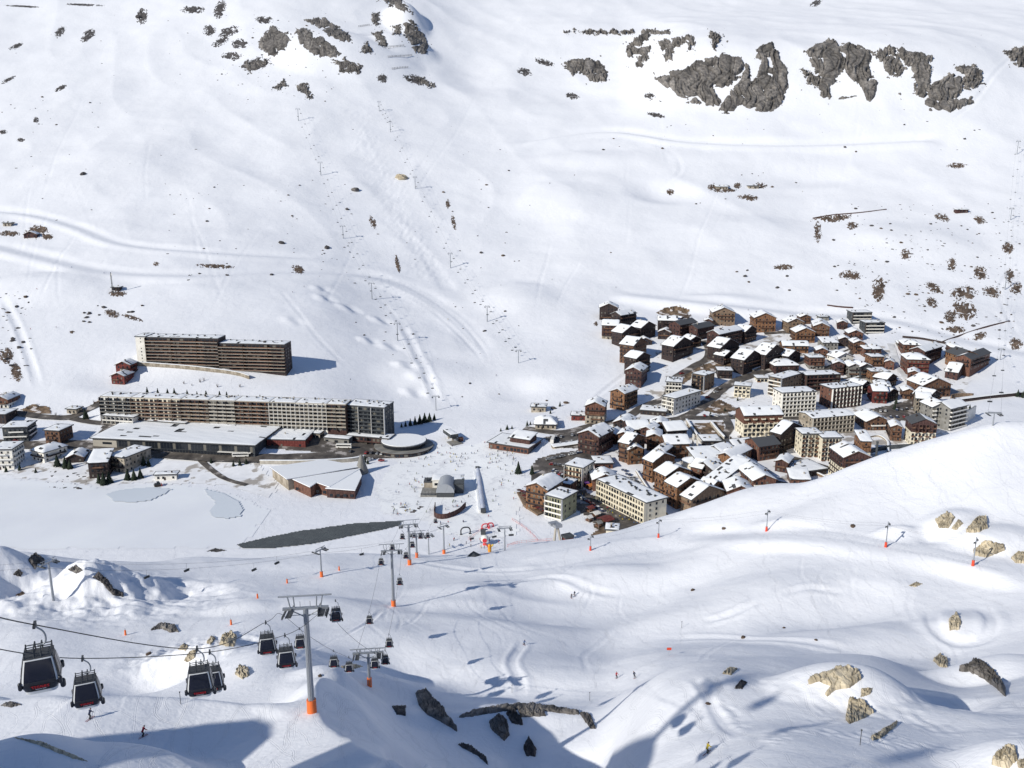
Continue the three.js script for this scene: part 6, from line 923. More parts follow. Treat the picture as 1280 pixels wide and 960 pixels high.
function rockPatch(px, py, rx, ry, m, label, group, o = {}) {            // an oval patch: half sizes in pixels, turned by 'turn'
  const c = at(px, py, o.dmin ?? 24), t = o.turn ?? 0, cs = Math.cos(t), sn = Math.sin(t), bxx = Math.hypot(rx * cs, ry * sn) * 1.4, byy = Math.hypot(rx * sn, ry * cs) * 1.4;
  return rockMesh(px - bxx, px + bxx, py - byy, py + byy, c, -c.z, Math.sqrt(rx * ry), (X, Y) => { const a = ((X - px) * cs + (Y - py) * sn) / rx, b = (-(X - px) * sn + (Y - py) * cs) / ry; return (o.cover ?? 0.25) * 0.6 + 0.75 * (1 - Math.pow(a * a + b * b, 1.1)) - 0.28; }, m, label, group, { dip: Math.tan(clamp(t, -1, 1)), ...o });
}
function rockPoly(P2, m, label, group, o = {}) {                         // a face outlined by pixels
  let x0 = 1e9, x1 = -1e9, y0 = 1e9, y1 = -1e9, A = 0; P2.forEach(([x, y], i) => { x0 = Math.min(x0, x); x1 = Math.max(x1, x); y0 = Math.min(y0, y); y1 = Math.max(y1, y); const [u, v] = P2[(i + 1) % P2.length]; A += x * v - u * y; });
  const cx = P2.reduce((s, p) => s + p[0], 0) / P2.length, cy = P2.reduce((s, p) => s + p[1], 0) / P2.length, c = at(cx, cy, o.dmin ?? 24), w = o.soft ?? 4;
  const sd = (X, Y) => { let b = 1e9; for (let i = 0; i < P2.length; i++) { const [ax, ay] = P2[i], [ux, uy] = P2[(i + 1) % P2.length], ex = ux - ax, ey = uy - ay, t = clamp(((X - ax) * ex + (Y - ay) * ey) / (ex * ex + ey * ey), 0, 1); b = Math.min(b, Math.hypot(X - ax - ex * t, Y - ay - ey * t)); } return inPoly(X, Y, P2) ? b : -b; };
  return rockMesh(x0 - 4, x1 + 4, y0 - 4, y1 + 4, c, -c.z, Math.sqrt(Math.abs(A) / 2 / 2.6), (X, Y) => clamp(sd(X, Y) / w, -1, 1) * (o.near2 ? 0.8 : 0.55) + 0.1, m, label, group, o);
}
for (const [l, ...P2] of [
  ['broad tilted grey rock face, widest of the cliff band', [817, 99], [840, 91], [865, 80], [887, 73], [910, 70], [927, 71], [928, 90], [918, 106], [902, 111], [892, 108], [900, 125], [898, 131], [877, 130], [855, 128], [845, 120], [838, 110]],
  ['tall grey buttress joined to the widest cliff face', [941, 60], [965, 55], [973, 67], [985, 95], [985, 110], [977, 130], [962, 140], [940, 136], [924, 131], [912, 142], [901, 141], [899, 131], [912, 117], [926, 100], [932, 82], [938, 86], [937, 107], [947, 100], [951, 75], [944, 67]],
  ['crooked rock band climbing to the rim above the widest face', [782, 61], [805, 39], [839, 40], [812, 45], [797, 60], [812, 60], [812, 72], [800, 85], [795, 82], [799, 71], [787, 69]], ['hooked rock band under the rim above the widest face', [822, 52], [840, 50], [868, 44], [870, 56], [861, 62], [858, 52], [843, 60], [841, 75], [832, 75], [831, 62], [825, 60]], ['small wedge of rock on the rim', [886, 40], [902, 46], [893, 61]],
  ['square-topped cracked rock tower in the middle of the cliff band', [1007, 65], [1025, 53], [1043, 50], [1048, 57], [1070, 55], [1090, 65], [1088, 75], [1096, 107], [1093, 126], [1085, 128], [1076, 110], [1060, 96], [1057, 88], [1048, 88], [1046, 103], [1038, 106], [1038, 121], [1030, 123], [1023, 112], [1026, 95], [1013, 82], [1013, 72]], ['low rock step at the foot of the square-topped tower', [1002, 87], [1014, 92], [1026, 100], [1022, 110], [1010, 103]],
  ['leaning rock slab between the tower and the long rib', [1094, 67], [1115, 58], [1121, 67], [1132, 87], [1125, 95], [1110, 91], [1101, 77]], ['long dark rock rib running down the cliff band', [1122, 61], [1145, 64], [1163, 72], [1165, 87], [1160, 100], [1165, 110], [1155, 122], [1144, 121], [1144, 105], [1140, 87], [1131, 77]], ['broken low rock face at the end of the cliff band', [1164, 107], [1185, 94], [1201, 96], [1205, 110], [1195, 121], [1186, 126], [1214, 123], [1213, 131], [1186, 140], [1172, 141], [1156, 130], [1160, 117]], ['small rock shelf above the broken low face', [1191, 84], [1220, 84], [1227, 92], [1230, 107], [1212, 111], [1203, 107], [1205, 95]],
  ['brown rock corner apart from the cliff band beside a track', [1257, 65], [1290, 57], [1290, 90], [1270, 81]], ['detached rock hump before the start of the cliff band', [703, 80], [720, 72], [746, 75], [758, 87], [756, 101], [740, 102], [728, 91], [715, 93]], ['thin dark rock line on the rim before the cliff band', [705, 40], [740, 39], [790, 39], [790, 42], [740, 42]]]) rockPoly(P2, rockGrey, l, null, { amp: 7, snowy: 0.5, bs: 0.8, dip: 0.2 });
for (const [l, ...P2] of [
  ['square brown rock at the outer end of the spur', [325, 47], [341, 33], [363, 44], [360, 60], [341, 71], [325, 60]], ['diagonal rock rib in the middle of the spur', [369, 35], [384, 35], [391, 47], [403, 47], [426, 67], [416, 74], [394, 68], [374, 57]], ['upper diagonal rock rib of the spur', [379, 24], [406, 22], [438, 44], [438, 53], [416, 46], [394, 32]], ['lowest rock of the spur above the chairlift', [415, 78], [431, 74], [453, 83], [451, 92], [428, 90]], ['rock edge running along the shaded flank of the spur', [474, -6], [500, -6], [514, 17], [503, 13], [487, 7]], ['dark crest of the spur beside its long shadow', [504, 28], [516, 26], [526, 41], [538, 56], [532, 68], [519, 63], [507, 47]], ['pointed small rock on the spur between two fences', [450, 65], [458, 52], [467, 66]], ['narrow upright rock near the top of the spur', [465, 18], [474, 15], [473, 32], [465, 29]], ['round rock beside the dark crest of the spur', [491, 33], [502, 30], [501, 43], [493, 43]], ['tall rock under the upper fence of the spur', [466, 42], [478, 38], [485, 58], [476, 59]], ['flat rock streak at the lower outer side of the spur', [305, 78], [337, 76], [312, 92]], ['split rock at the foot of the spur', [368, 106], [384, 104], [390, 123], [382, 120]], ['low rock beside the split one at the foot of the spur', [341, 110], [355, 99], [359, 108], [347, 112]], ['ragged rock streak on the shaded side of the spur', [514, 96], [530, 98], [545, 108], [538, 110]]]) rockPoly(P2, rockGrey, l, null, { amp: 2.6, snowy: 0.5, soft: 3.2, dip: 0.5 });
const spur = [ [320, 80, 20, 8, -0.2], [290, 70, 14, 5], [300, 55, 12, 6], [285, 40, 14, 6, -0.3], [262, 38, 8, 7], [276, 52, 12, 5, -0.5], [330, 25, 12, 5], [178, 20, 7, 10, 0.2], [75, 40, 9, 5, -0.8], [112, 42, 8, 6, -0.6], [107, 48, 7, 4, -0.5], [275, 12, 7, 12, 0.4], [240, 12, 16, 5], [20, 58, 10, 3, -0.4], [76, 110, 9, 3, -0.5], [10, 100, 10, 2.5, -0.5], [45, 150, 4, 4, -0.8], [26, 175, 5, 3], [4, 165, 5, 3], [30, 8, 24, 1.4, 0.05], [105, 6, 26, 1.6, 0.04], [520, 100, 16, 6, 0.3], [478, 98, 7, 6], [1020, 4, 8, 4, -0.4], [655, 90, 10, 5, 0.2], [680, 78, 14, 4, 0.3], [715, 120, 9, 4, 0.2], [820, 144, 12, 3, 0.2], [812, 120, 7, 4]];
for (const [x, y, a, b, t, big] of spur) rockPatch(x, y, a, b, big ? rockGrey : rockDark, big ? 'large rock on the spur above the upper chairlift' : 'low dark rock showing through the snow high on the mountainside', big ? 'rocks of the spur' : 'low rocks high on the mountainside', { turn: t ?? 0, cover: 0.34, amp: 0.7, snowy: 0.65, freq: 1.4, bs: 1.2 });
const slope = [[1040, 273, 26, 5, -0.1], [1022, 290, 5, 13], [1065, 282, 8, 5], [1098, 362, 9, 16, 0], [1063, 344, 14, 6, 0.1], [1205, 366, 17, 9, -0.1], [1205, 388, 16, 12, 0.2], [1225, 341, 9, 9], [1132, 318, 7, 7], [1196, 207, 13, 4], [980, 334, 13, 4], [890, 234, 6, 4], [922, 232, 5, 4], [935, 247, 14, 4, 0.1], [950, 232, 9, 4], [1168, 360, 12, 6, 0.5], [1165, 378, 9, 6, 0.6], [1195, 412, 13, 5, 0.1], [1270, 430, 9, 8], [1240, 365, 12, 7, 0.2], [1188, 396, 8, 8], [1270, 360, 8, 8], [1178, 272, 10, 5, 0.3], [1225, 275, 8, 5, 0.5], [1262, 345, 6, 10], [1260, 310, 8, 8], [1190, 330, 6, 8], [1225, 420, 10, 5, -0.4], [45, 290, 16, 8, -0.2], [12, 292, 14, 4], [60, 296, 8, 4], [8, 445, 9, 10, 0.6], [20, 465, 7, 13, -0.2], [10, 495, 10, 5], [147, 367, 12, 4], [140, 392, 10, 5, 0.3], [165, 397, 14, 3, 0.3], [195, 330, 4, 3], [270, 333, 24, 3, 0.05], [373, 337, 9, 5, 0.4], [497, 330, 3, 12, -0.2], [466, 278, 4, 9, -0.4], [567, 278, 3, 10, -0.2], [560, 255, 3, 6], [745, 405, 3, 3], [90, 415, 4, 2], [855, 395, 10, 4], [838, 240, 5, 4], [905, 238, 16, 3]];
for (const [x, y, a, b, t] of slope) rockPatch(x, y, a, b, rockBrown, x > 800 ? 'brown rock patch on the slope above the village' : 'brown rock patch on the slope above the long blocks', x > 800 ? 'rock patches above the village' : 'rock patches above the long blocks', { turn: t ?? 0, cover: 0.34, amp: 0.5, snowy: 0.75, freq: 1.5, bs: 1.3 });
// near rocks, outlined one by one
const T = rockTawny, Gy = rockGrey, Dk = rockDark;
for (const [m, amp, dmin, l, ...P2] of [
  [T, 0.9, 24, 'broad tawny rock slab on the nearest snow knoll', [1008, 857], [1017, 847], [1040, 838], [1059, 833], [1074, 839], [1077, 849], [1062, 860], [1044, 862], [1034, 871], [1031, 868], [1039, 858], [1024, 852]], [T, 1, 24, 'triangular tawny rock below the broad slab', [1062, 873], [1080, 878], [1092, 891], [1077, 899], [1062, 905], [1057, 900]], [T, 0.5, 24, 'small tawny rock between the slab and the triangle', [1077, 861], [1091, 860], [1088, 868], [1076, 871]], [T, 0.5, 24, 'thin tawny rock strip at the lower side of the knoll', [1089, 922], [1107, 911], [1123, 901], [1120, 908], [1101, 923], [1091, 926]],
  [T, 0.4, 24, 'stones lying in the shadow of a lift tower', [902, 842], [912, 834], [922, 836], [914, 844]], [Dk, 0.4, 24, 'dark stones just below the stones in the tower shadow', [917, 861], [926, 850], [934, 853], [928, 861]], [T, 1.3, 24, 'tawny rock in a wind-scooped hollow', [1186, 776], [1196, 766], [1202, 778], [1199, 787], [1187, 788]], [T, 1.4, 24, 'tall tawny boulder at the lift side of the rock group', [1169, 650], [1185, 641], [1194, 647], [1186, 660], [1174, 660]], [T, 1.6, 24, 'large tawny boulder at the top of the rock group', [1207, 666], [1218, 649], [1232, 645], [1235, 660], [1224, 665]], [T, 0.8, 24, 'small tawny boulder inside the rock group', [1189, 661], [1198, 649], [1204, 654], [1195, 663]], [T, 1.5, 24, 'wide cracked tawny boulder beside a drag-lift mast', [1217, 688], [1231, 676], [1255, 681], [1256, 688], [1234, 697], [1218, 694]], [T, 1.2, 24, 'rounded tawny boulder beside the wide cracked one', [1264, 698], [1272, 690], [1288, 691], [1288, 704], [1270, 704]],
  [T, 1.2, 24, 'rounded boulder in the saddle', [1166, 826], [1175, 818], [1185, 825], [1185, 835], [1174, 833]], [Gy, 1.5, 24, 'sharp grey rock fin beside the saddle', [1198, 839], [1216, 830], [1226, 826], [1242, 840], [1257, 859], [1257, 871], [1241, 857], [1230, 849], [1212, 840]], [T, 1.1, 24, 'tawny rock at the very foot of the near knoll', [1240, 956], [1255, 936], [1270, 935], [1272, 950], [1259, 962]], [T, 0.9, 24, 'second tawny rock at the foot of the near knoll', [1271, 954], [1295, 943], [1295, 964], [1276, 966]], [T, 0.4, 24, 'pair of small stones on the smooth near slope', [1136, 732], [1146, 727], [1153, 730], [1144, 734]],
  [Gy, 1.2, 130, 'jagged rock rib on the crest of the shaded hollow', [519, 866], [531, 863], [551, 884], [571, 909], [571, 914], [556, 905], [533, 893], [524, 882]], [Gy, 1, 130, 'grey rock in the shaded hollow under the crest', [611, 903], [623, 893], [634, 900], [637, 919], [630, 926], [615, 913]], [Dk, 0.9, 130, 'dark rock beside the grey one under the crest', [632, 891], [642, 886], [653, 900], [653, 907], [640, 904]], [Gy, 0.7, 130, 'low broken rock edge along the crest of the shaded hollow', [572, 897], [590, 888], [612, 884], [650, 879], [690, 883], [724, 889], [724, 894], [690, 890], [650, 887], [612, 892], [590, 896]], [Gy, 0.9, 130, 'rock capping the crest of the shaded hollow', [647, 885], [666, 879], [679, 887], [682, 895], [659, 896], [651, 897]], [Dk, 1, 120, 'dark upright rock low in the shaded hollow', [654, 935], [661, 921], [671, 937], [669, 946], [658, 945]], [Dk, 0.8, 120, 'dark rock step at the bottom of the shaded hollow', [571, 930], [587, 933], [607, 947], [610, 956], [596, 944], [580, 936]], [Dk, 0.6, 130, 'small dark rock on the shaded face below the tall tower', [490, 883], [507, 883], [507, 895], [496, 893]], [Dk, 0.8, 130, 'dark rock at the far end of the crest', [724, 891], [738, 893], [745, 911], [738, 911], [730, 900]],
  [Gy, 0.9, 24, 'grey rocks behind the rocky knoll', [187, 788], [201, 779], [219, 781], [223, 790], [213, 791], [203, 786]], [T, 0.7, 24, 'small tawny rock on the front of the rocky knoll', [223, 812], [230, 804], [236, 808], [232, 814]], [T, 0.8, 24, 'slanting tawny rock on the front of the rocky knoll', [230, 826], [238, 814], [246, 812], [244, 822], [235, 828]], [T, 1.4, 24, 'tall tawny rock on top of the rocky knoll', [274, 806], [278, 795], [290, 791], [296, 796], [293, 808], [285, 808]], [T, 0.8, 24, 'low tawny rock on top of the rocky knoll', [258, 804], [264, 795], [270, 798], [263, 806]], [T, 1.1, 24, 'single tawny boulder below the rocky knoll', [294, 843], [301, 833], [311, 836], [312, 844], [303, 849]], [T, 0.4, 24, 'tawny rock on the ridge beside the hidden tower', [424, 834], [438, 829], [454, 833], [440, 837]],
  [Dk, 1.3, 200, 'steep dark rock slab on the shaded side of the knoll', [116, 722], [123, 715], [134, 724], [141, 735], [154, 741], [155, 746], [141, 744], [135, 737], [126, 727]], [Dk, 1.3, 200, 'dark rock behind the chairlift tower', [35, 699], [43, 692], [56, 700], [55, 707], [48, 704], [44, 712], [38, 705]], [Gy, 0.6, 200, 'small rocks on the sunlit cap of the knoll', [84, 712], [95, 706], [104, 713], [96, 717]], [Dk, 0.7, 200, 'small dark rock in the shade behind the chairlift tower', [16, 718], [23, 711], [29, 716], [26, 721]], [rockBrown, 0.4, 200, 'small brown rock on the near side of the knoll', [20, 744], [28, 739], [31, 742], [26, 745]], [T, 0.3, 24, 'thin line of stones on the nearest knoll', [18, 922], [50, 927], [92, 944], [110, 952], [90, 948], [50, 932]], [Gy, 0.4, 24, 'dark stones at the edge of the near piste', [0, 882], [12, 877], [28, 881], [14, 884]], [Dk, 0.4, 200, 'low dark rocks on the lake-side lip', [258, 689], [270, 685], [283, 688], [270, 690]]]) rockPoly(P2, m, l, null, { amp, dmin, near2: true, soft: 1.8, snowy: 0.22, bs: 0.85 });
// loose boulders on the mountainside
const boulderGeo = [0, 1, 2, 3].map(k => { const g = mergeVertices(new THREE.IcosahedronGeometry(1, 2).deleteAttribute('normal').deleteAttribute('uv')), p = g.attributes.position, uv = []; for (let i = 0; i < p.count; i++) { const v = V(p.getX(i), p.getY(i), p.getZ(i)), s = 1 + 0.35 * fbm(v.x * 1.3 + k * 9, v.y * 1.3 + v.z * 1.7, 3); p.setXYZ(i, v.x * s * 1.25, v.y * s * 0.7, v.z * s); uv.push(v.x * 3 + k * 5, v.y * 3 + v.z * 2); } g.setAttribute('uv', new THREE.Float32BufferAttribute(uv, 2)); const h = g.toNonIndexed(); h.computeVertexNormals(); return tint(h, lin(0.9, 0.9, 0.9)); });
function boulder(px, py, r, m, label, group) { const p = at(px, py), o = solo('boulder', boulderGeo[Math.floor(rnd() * 4)], m, label, 'boulder', group); o.position.set(p.x, p.y + r * 0.15, p.z); o.rotation.set(rr(-0.3, 0.3), rr(0, 6), rr(-0.3, 0.3)); o.scale.setScalar(r); return o; }
boulder(502, 223, 7, rockTawny, 'large pale boulder standing beside the second lift line'); boulder(444, 238, 4.5, rockGrey, 'grey boulder between the two lift lines'); boulder(104, 218, 3, rockDark, 'lone dark stone on the broad open snowfield'); boulder(173, 22, 5, rockDark, 'lone dark boulder near the top of the open snowfield'); boulder(352, 304, 3, rockDark, 'small dark boulder above the cat track'); boulder(409, 310, 3, rockDark, 'small flat boulder between cat track and lift line'); boulder(434, 262, 2.2, rockDark, 'small dark stone under the main lift line');
{
  const zones = [[1040, 1275, 250, 420, 60], [860, 1010, 215, 260, 12], [600, 780, 170, 330, 10], [180, 420, 230, 345, 16], [0, 130, 120, 200, 12], [540, 640, 230, 330, 8], [100, 180, 380, 405, 12], [700, 1260, 110, 190, 12], [270, 430, 20, 130, 20], [0, 40, 360, 460, 12], [900, 1060, 330, 380, 10], [560, 640, 380, 500, 6], [640, 720, 500, 530, 5]];
  for (const [a, b, c, d, n] of zones) for (let i = 0; i < n; i++) boulder(rr(a, b), rr(c, d), rr(0.6, 1.9), rnd() < 0.6 ? rockDark : rockBrown, 'loose dark stone scattered on the opposite mountainside', 'loose stones on the mountainside');
  for (const [x, y, r] of [[208, 637 + 0, 0]]) { }
  for (const [px, py, r] of [[929, 797, 0.6], [866, 738, 0.7], [905, 661, 0.8], [1066, 658, 0.9], [980, 785, 0.4], [186, 818, 0.7], [400, 845, 0.4], [885, 880, 0.35], [1020, 800, 0.4]]) { const o = boulder(px, py, r, rockBrown, 'small brown stone lying on the near slope', 'small stones on the near slope'); }
}
// low bushes and rubble poking out of the snow: too small and many to count
{
  const g = boulderGeo[1], n = 900, im = new THREE.InstancedMesh(g, rockDark, n), M = new THREE.Matrix4(), q = new THREE.Quaternion(); let k = 0;
  const spots = [[1060, 1280, 255, 425, 300], [180, 440, 225, 350, 60], [430, 650, 150, 500, 60], [60, 110, 590, 612, 40], [0, 40, 360, 480, 50], [255, 420, 10, 130, 90], [760, 1250, 40, 190, 60], [0, 260, 0, 300, 50], [485, 530, 628, 642, 30], [860, 990, 485, 515, 30]];
  for (const [a, b, c, d, m] of spots) for (let i = 0; i < m && k < n; i++) { const p = at(rr(a, b), rr(c, d), 300), s = rr(0.2, 1) ** 2 * 0.9 + 0.2; M.compose(p, q.setFromEuler(new THREE.Euler(rr(-0.4, 0.4), rr(0, 6), 0)), V(s * 1.4, s * 0.6, s)); im.setMatrixAt(k++, M); }
  im.count = k; im.name = 'rubble'; im.castShadow = im.receiveShadow = true; tag(im, 'tiny stones and dwarf shrubs showing through the snow', 'rubble', null, 'stuff'); scene.add(im);
}
// snow fences on the spur
for (const [x, y, w] of [[492, 59, 26], [500, 71, 30], [500, 86, 20], [455, 33, 14]]) { const a = at(x - w / 2, y + 1), b = at(x + w / 2, y - 1), g = thing('snow_fence', 'grey avalanche fence across the rocky spur', 'fence', [a.x, a.y, a.z], 0, 'avalanche fences on the spur'), L = 7; for (let i = 0; i < L; i++) { const t = i / (L - 1), p = V(lerp(a.x, b.x, t), 0, lerp(a.z, b.z, t)); p.y = hAt(p.x, p.z); p.sub(a); part('post', UNIT, steelDark, g, [p.x, p.y + 1.6, p.z], [0.3, 4, 0.3]); } const d = V().subVectors(b, a); for (let k = 0; k < 4; k++) part('rail', bar(V(0, 0.6 + k * 0.8, 0), d.clone().add(V(0, 0.6 + k * 0.8, 0)), 0.12, 5), steelDark, g); }
// ---------------------------------------------------------------- trees, cars, people
const needle = [std(lin(0.022, 0.035, 0.022), 0.95, { side: THREE.DoubleSide }), std(lin(0.03, 0.045, 0.026), 0.95, { side: THREE.DoubleSide })], bark = std(lin(0.06, 0.045, 0.035), 0.95);
const treeG = [0, 1, 2].map(k => {                                       // crown: drooping sprays of needles in whorls
  const pos = []; const H = 1; for (let i = 0; i < 520; i++) { const t = Math.pow(rnd(), 0.8), y = 0.1 + t * 0.88, R = (1 - t) * 0.27 * (0.75 + 0.5 * rnd()) + 0.012, a = rnd() * 6.283, r0 = R * rnd() * 0.4, l = R - r0, w = 0.035 + 0.04 * (1 - t), dr = -0.04 - 0.07 * rnd(), c = Math.cos(a), s = Math.sin(a); const ax = c * r0, az = s * r0, ex = c * (r0 + l), ez = s * (r0 + l), nx = -s * w, nz = c * w; pos.push(ax + nx * 0.5, y, az + nz * 0.5, ax - nx * 0.5, y, az - nz * 0.5, ex, y + dr, ez, (ax + ex) / 2 + nx, y + dr * 0.3, (az + ez) / 2 + nz, (ax + ex) / 2 - nx, y + dr * 0.3 - 0.02, (az + ez) / 2 - nz, ex, y + dr - 0.02, ez); }
  return { crown: geoOf(pos), trunk: new THREE.CylinderGeometry(0.006, 0.03, 0.95, 7).translate(0, 0.42, 0), branch: joinG([0, 1, 2, 3, 4].map(j => bar(V(0, 0.25 + j * 0.13, 0), V(0.16 * Math.cos(j * 2.4), 0.2 + j * 0.13, 0.16 * Math.sin(j * 2.4)), 0.006, 4))) };
});
function conifer(px, py, hp, label, group, dmin = VAL) { const p = at(px, py, dmin), h = hp * mpp(p), k = Math.floor(rnd() * 3), g = thing('conifer', label, 'tree', [p.x, p.y - 0.1, p.z], rr(0, 6), group); part('trunk', treeG[k].trunk, bark, g, null, [h, h, h]); part('branches', treeG[k].branch, bark, g, null, [h, h, h]); const s = rr(0.9, 1.25); part('crown', treeG[k].crown, needle[k % 2], g, null, [h * s, h, h * s]); }
conifer(648, 592, 17, 'single dark conifer standing on the snow front'); conifer(665, 593, 13, 'slim conifer at the kerb of the parking loop');
for (const [x, y, h] of [[160, 600, 16], [168, 600, 15], [176, 598, 15], [130, 606, 18], [137, 604, 16], [124, 604, 14], [186, 583, 12], [180, 582, 14], [72, 583, 16], [82, 585, 16], [88, 586, 13], [25, 588, 10], [8, 590, 9], [45, 591, 7]]) conifer(x, y, h, 'dark conifer in the clump along the lake-shore houses', 'conifers along the lake-shore houses');
for (const [x, y, h] of [[107, 524, 14], [109, 523, 10], [182, 437, 8], [292, 583, 9], [300, 582, 10], [264, 579, 8], [308, 580, 9], [456, 578, 10], [460, 580, 8]]) conifer(x, y, h, 'small dark conifer beside the left roads', 'conifers beside the left roads');
for (const [x, y, h] of [[507, 533, 8], [513, 532, 10], [519, 531, 12], [525, 530, 13], [531, 528, 13], [537, 527, 12], [543, 525, 9], [502, 534, 6]]) conifer(x, y, h, 'dark conifer in the row inside the shadow of the long block', 'conifers in the block shadow');
for (let i = 0; i < 24; i++) { const t = i / 23; conifer(lerp(182, 478, t) + rr(-4, 4), lerp(494, 517, t) + rr(-2, 1), rr(9, 14), 'bushy conifer behind the roof of the long lower apartment row', 'conifers behind the long row'); }
for (const [x, y, h] of [[986, 514, 12], [978, 516, 9], [922, 501, 5], [888, 520, 7], [906, 514, 6], [1118, 512, 10], [1120, 505, 9], [1093, 470, 7], [840, 533, 6], [700, 508, 7], [688, 517, 6], [1272, 496, 10], [1278, 497, 9], [1212, 512, 7], [996, 521, 7], [1004, 518, 8], [894, 452, 6]]) conifer(x, y, h, 'small dark conifer among the chalets', 'conifers among the chalets');
for (const [x, y, h] of [[626, 539, 5], [634, 537, 7], [640, 536, 5], [659, 532, 7], [663, 531, 5], [678, 524, 4], [696, 524, 5]]) conifer(x, y, h, 'small conifer behind the low restaurant', 'conifers behind the restaurant');
// leafless shrubs
{ const g = joinG(Array.from({ length: 26 }, () => { const a = rnd() * 6.28, r = rr(0.3, 1.1); return bar(V(0, -0.1, 0), V(Math.cos(a) * r, rr(1.2, 2.4), Math.sin(a) * r), 0.035, 4, 0.01); })); const m = std(lin(0.09, 0.06, 0.055), 0.95); const sp = [[118, 505], [124, 501], [230, 480], [250, 478], [255, 476], [240, 482], [272, 484], [975, 512], [968, 514], [985, 516], [300, 484], [945, 516], [955, 518], [1150, 532], [1190, 508], [35, 512], [48, 509], [70, 520], [1004, 545]]; for (const [x, y] of sp) { const p = Gv(x, y), o = solo('bare_shrub', g, m, 'leafless brown shrub growing on a snowy bank', 'shrub', 'leafless shrubs on the banks'); o.position.copy(p); o.rotation.y = rr(0, 6); o.scale.setScalar(rr(0.8, 1.6)); } }
// cars: one shaped mesh each (a few pixels long)
const carPaint = [lin(0.02, 0.02, 0.024), lin(0.3, 0.31, 0.33), lin(0.62, 0.62, 0.62), lin(0.05, 0.07, 0.14), lin(0.3, 0.03, 0.03), lin(0.09, 0.09, 0.1)];
const carG = carPaint.map((c, k) => { const body = new THREE.Shape([[-2.1, 0.35], [2.1, 0.35], [2.15, 0.7], [1.95, 0.88], [1.05, 0.98], [-1.9, 1.0], [-2.15, 0.85]].map(p => new THREE.Vector2(...p))), top = new THREE.Shape([[1.0, 0.96], [0.35, 1.42], [-1.5, 1.46], [-1.95, 0.98]].map(p => new THREE.Vector2(...p))); const ex = (s, d) => { const g = new THREE.ExtrudeGeometry(s, { depth: d, bevelEnabled: true, bevelSize: 0.05, bevelThickness: 0.06, bevelSegments: 1 }); g.translate(0, 0, -d / 2); return g; }; const w = (x, z) => new THREE.CylinderGeometry(0.33, 0.33, 0.22, 12).rotateX(Math.PI / 2).translate(x, 0.33, z); const roof = bx(1.7, 0.06, 1.3, -0.6, 1.5, 0), a = []; a.push(tint(ex(body, 1.6), c), tint(ex(top, 1.36), lin(0.02, 0.024, 0.03)), tint(roof.toNonIndexed(), k % 3 ? c : lin(0.8, 0.8, 0.82))); for (const x of [-1.35, 1.35]) for (const z of [-0.78, 0.78]) a.push(tint(w(x, z).toNonIndexed(), lin(0.012, 0.012, 0.012))); return joinG(a); });
const carMat = new THREE.MeshPhysicalMaterial({ color: lin(1, 1, 1), vertexColors: true, roughness: 0.35, clearcoat: 0.6 });
const carNames = ['black', 'silver', 'white', 'dark blue', 'red', 'charcoal'];
function car(px, py, yaw, where, grp) { const k = Math.floor(rnd() * 6), p = Gv(px, py), o = solo('parked_car', carG[k], carMat, `${carNames[k]} car parked ${where}`, 'car', grp); o.position.set(p.x, p.y + 0.56, p.z); o.rotation.y = yaw; }
const rowCars = (a, b, c, d, n, yaw, where, grp) => { for (let i = 0; i < n; i++) if (rnd() < 0.86) car(lerp(a, c, i / (n - 1)) + rr(-0.7, 0.7), lerp(b, d, i / (n - 1)) + rr(-0.3, 0.3), yaw + rr(-0.08, 0.08), where, grp); };
rowCars(686, 576, 730, 566, 9, 0.4, 'in the upper row of the parking loop', 'cars in the upper row of the loop'); rowCars(692, 590, 712, 600, 6, 1.0, 'along the inner kerb of the parking loop', 'cars along the inner kerb'); rowCars(690, 582, 706, 584, 4, 0.2, 'in the middle of the parking loop', 'cars in the middle of the loop'); rowCars(718, 618, 752, 640, 7, 2.2, 'in the shade of the shopping street', 'cars in the shopping street');
rowCars(688, 549, 742, 542, 9, 1.4, 'in the car park behind the low restaurant', 'cars behind the restaurant'); rowCars(700, 556, 738, 550, 6, 1.4, 'in the lower row behind the low restaurant', 'cars in the lower row behind the restaurant'); rowCars(880, 521, 985, 520, 14, 1.5, 'along the road below the cream villa', 'cars along the villa road'); rowCars(1094, 516, 1140, 512, 8, 1.2, 'on the asphalt plaza', 'cars on the plaza'); rowCars(1096, 523, 1138, 522, 6, 1.4, 'at the lower side of the asphalt plaza', 'cars at the lower side of the plaza');
rowCars(135, 545, 190, 545, 7, 1.3, 'in front of the white arcade', 'cars in front of the arcade'); rowCars(438, 566, 478, 569, 7, 1.3, 'in front of the dark red podium', 'cars in front of the podium'); rowCars(455, 575, 476, 577, 4, 0.2, 'beside the stone cone', 'cars beside the stone cone'); rowCars(140, 538, 168, 540, 4, 1.3, 'under the arcade end of the long block', 'cars under the arcade end'); rowCars(884, 498, 900, 488, 4, 0.6, 'on the verge of the straight road', 'cars on the straight road'); rowCars(762, 596, 786, 600, 4, 2.2, 'behind the cream hotel', 'cars behind the cream hotel'); rowCars(780, 590, 796, 604, 4, 2.2, 'in the lane above the orange row', 'cars in the lane above the orange row'); rowCars(20, 553, 40, 556, 3, 0.1, 'on the lower left road', 'cars on the lower left road'); rowCars(840, 474, 852, 468, 2, 0.6, 'on the switchback road', 'cars on the switchback'); rowCars(1040, 464, 1052, 458, 2, 0.5, 'in the lane of the upper houses', 'cars in the upper lane'); rowCars(982, 577, 1014, 588, 4, 2.7, 'along the wall under the shaded building', 'cars along the tan wall');
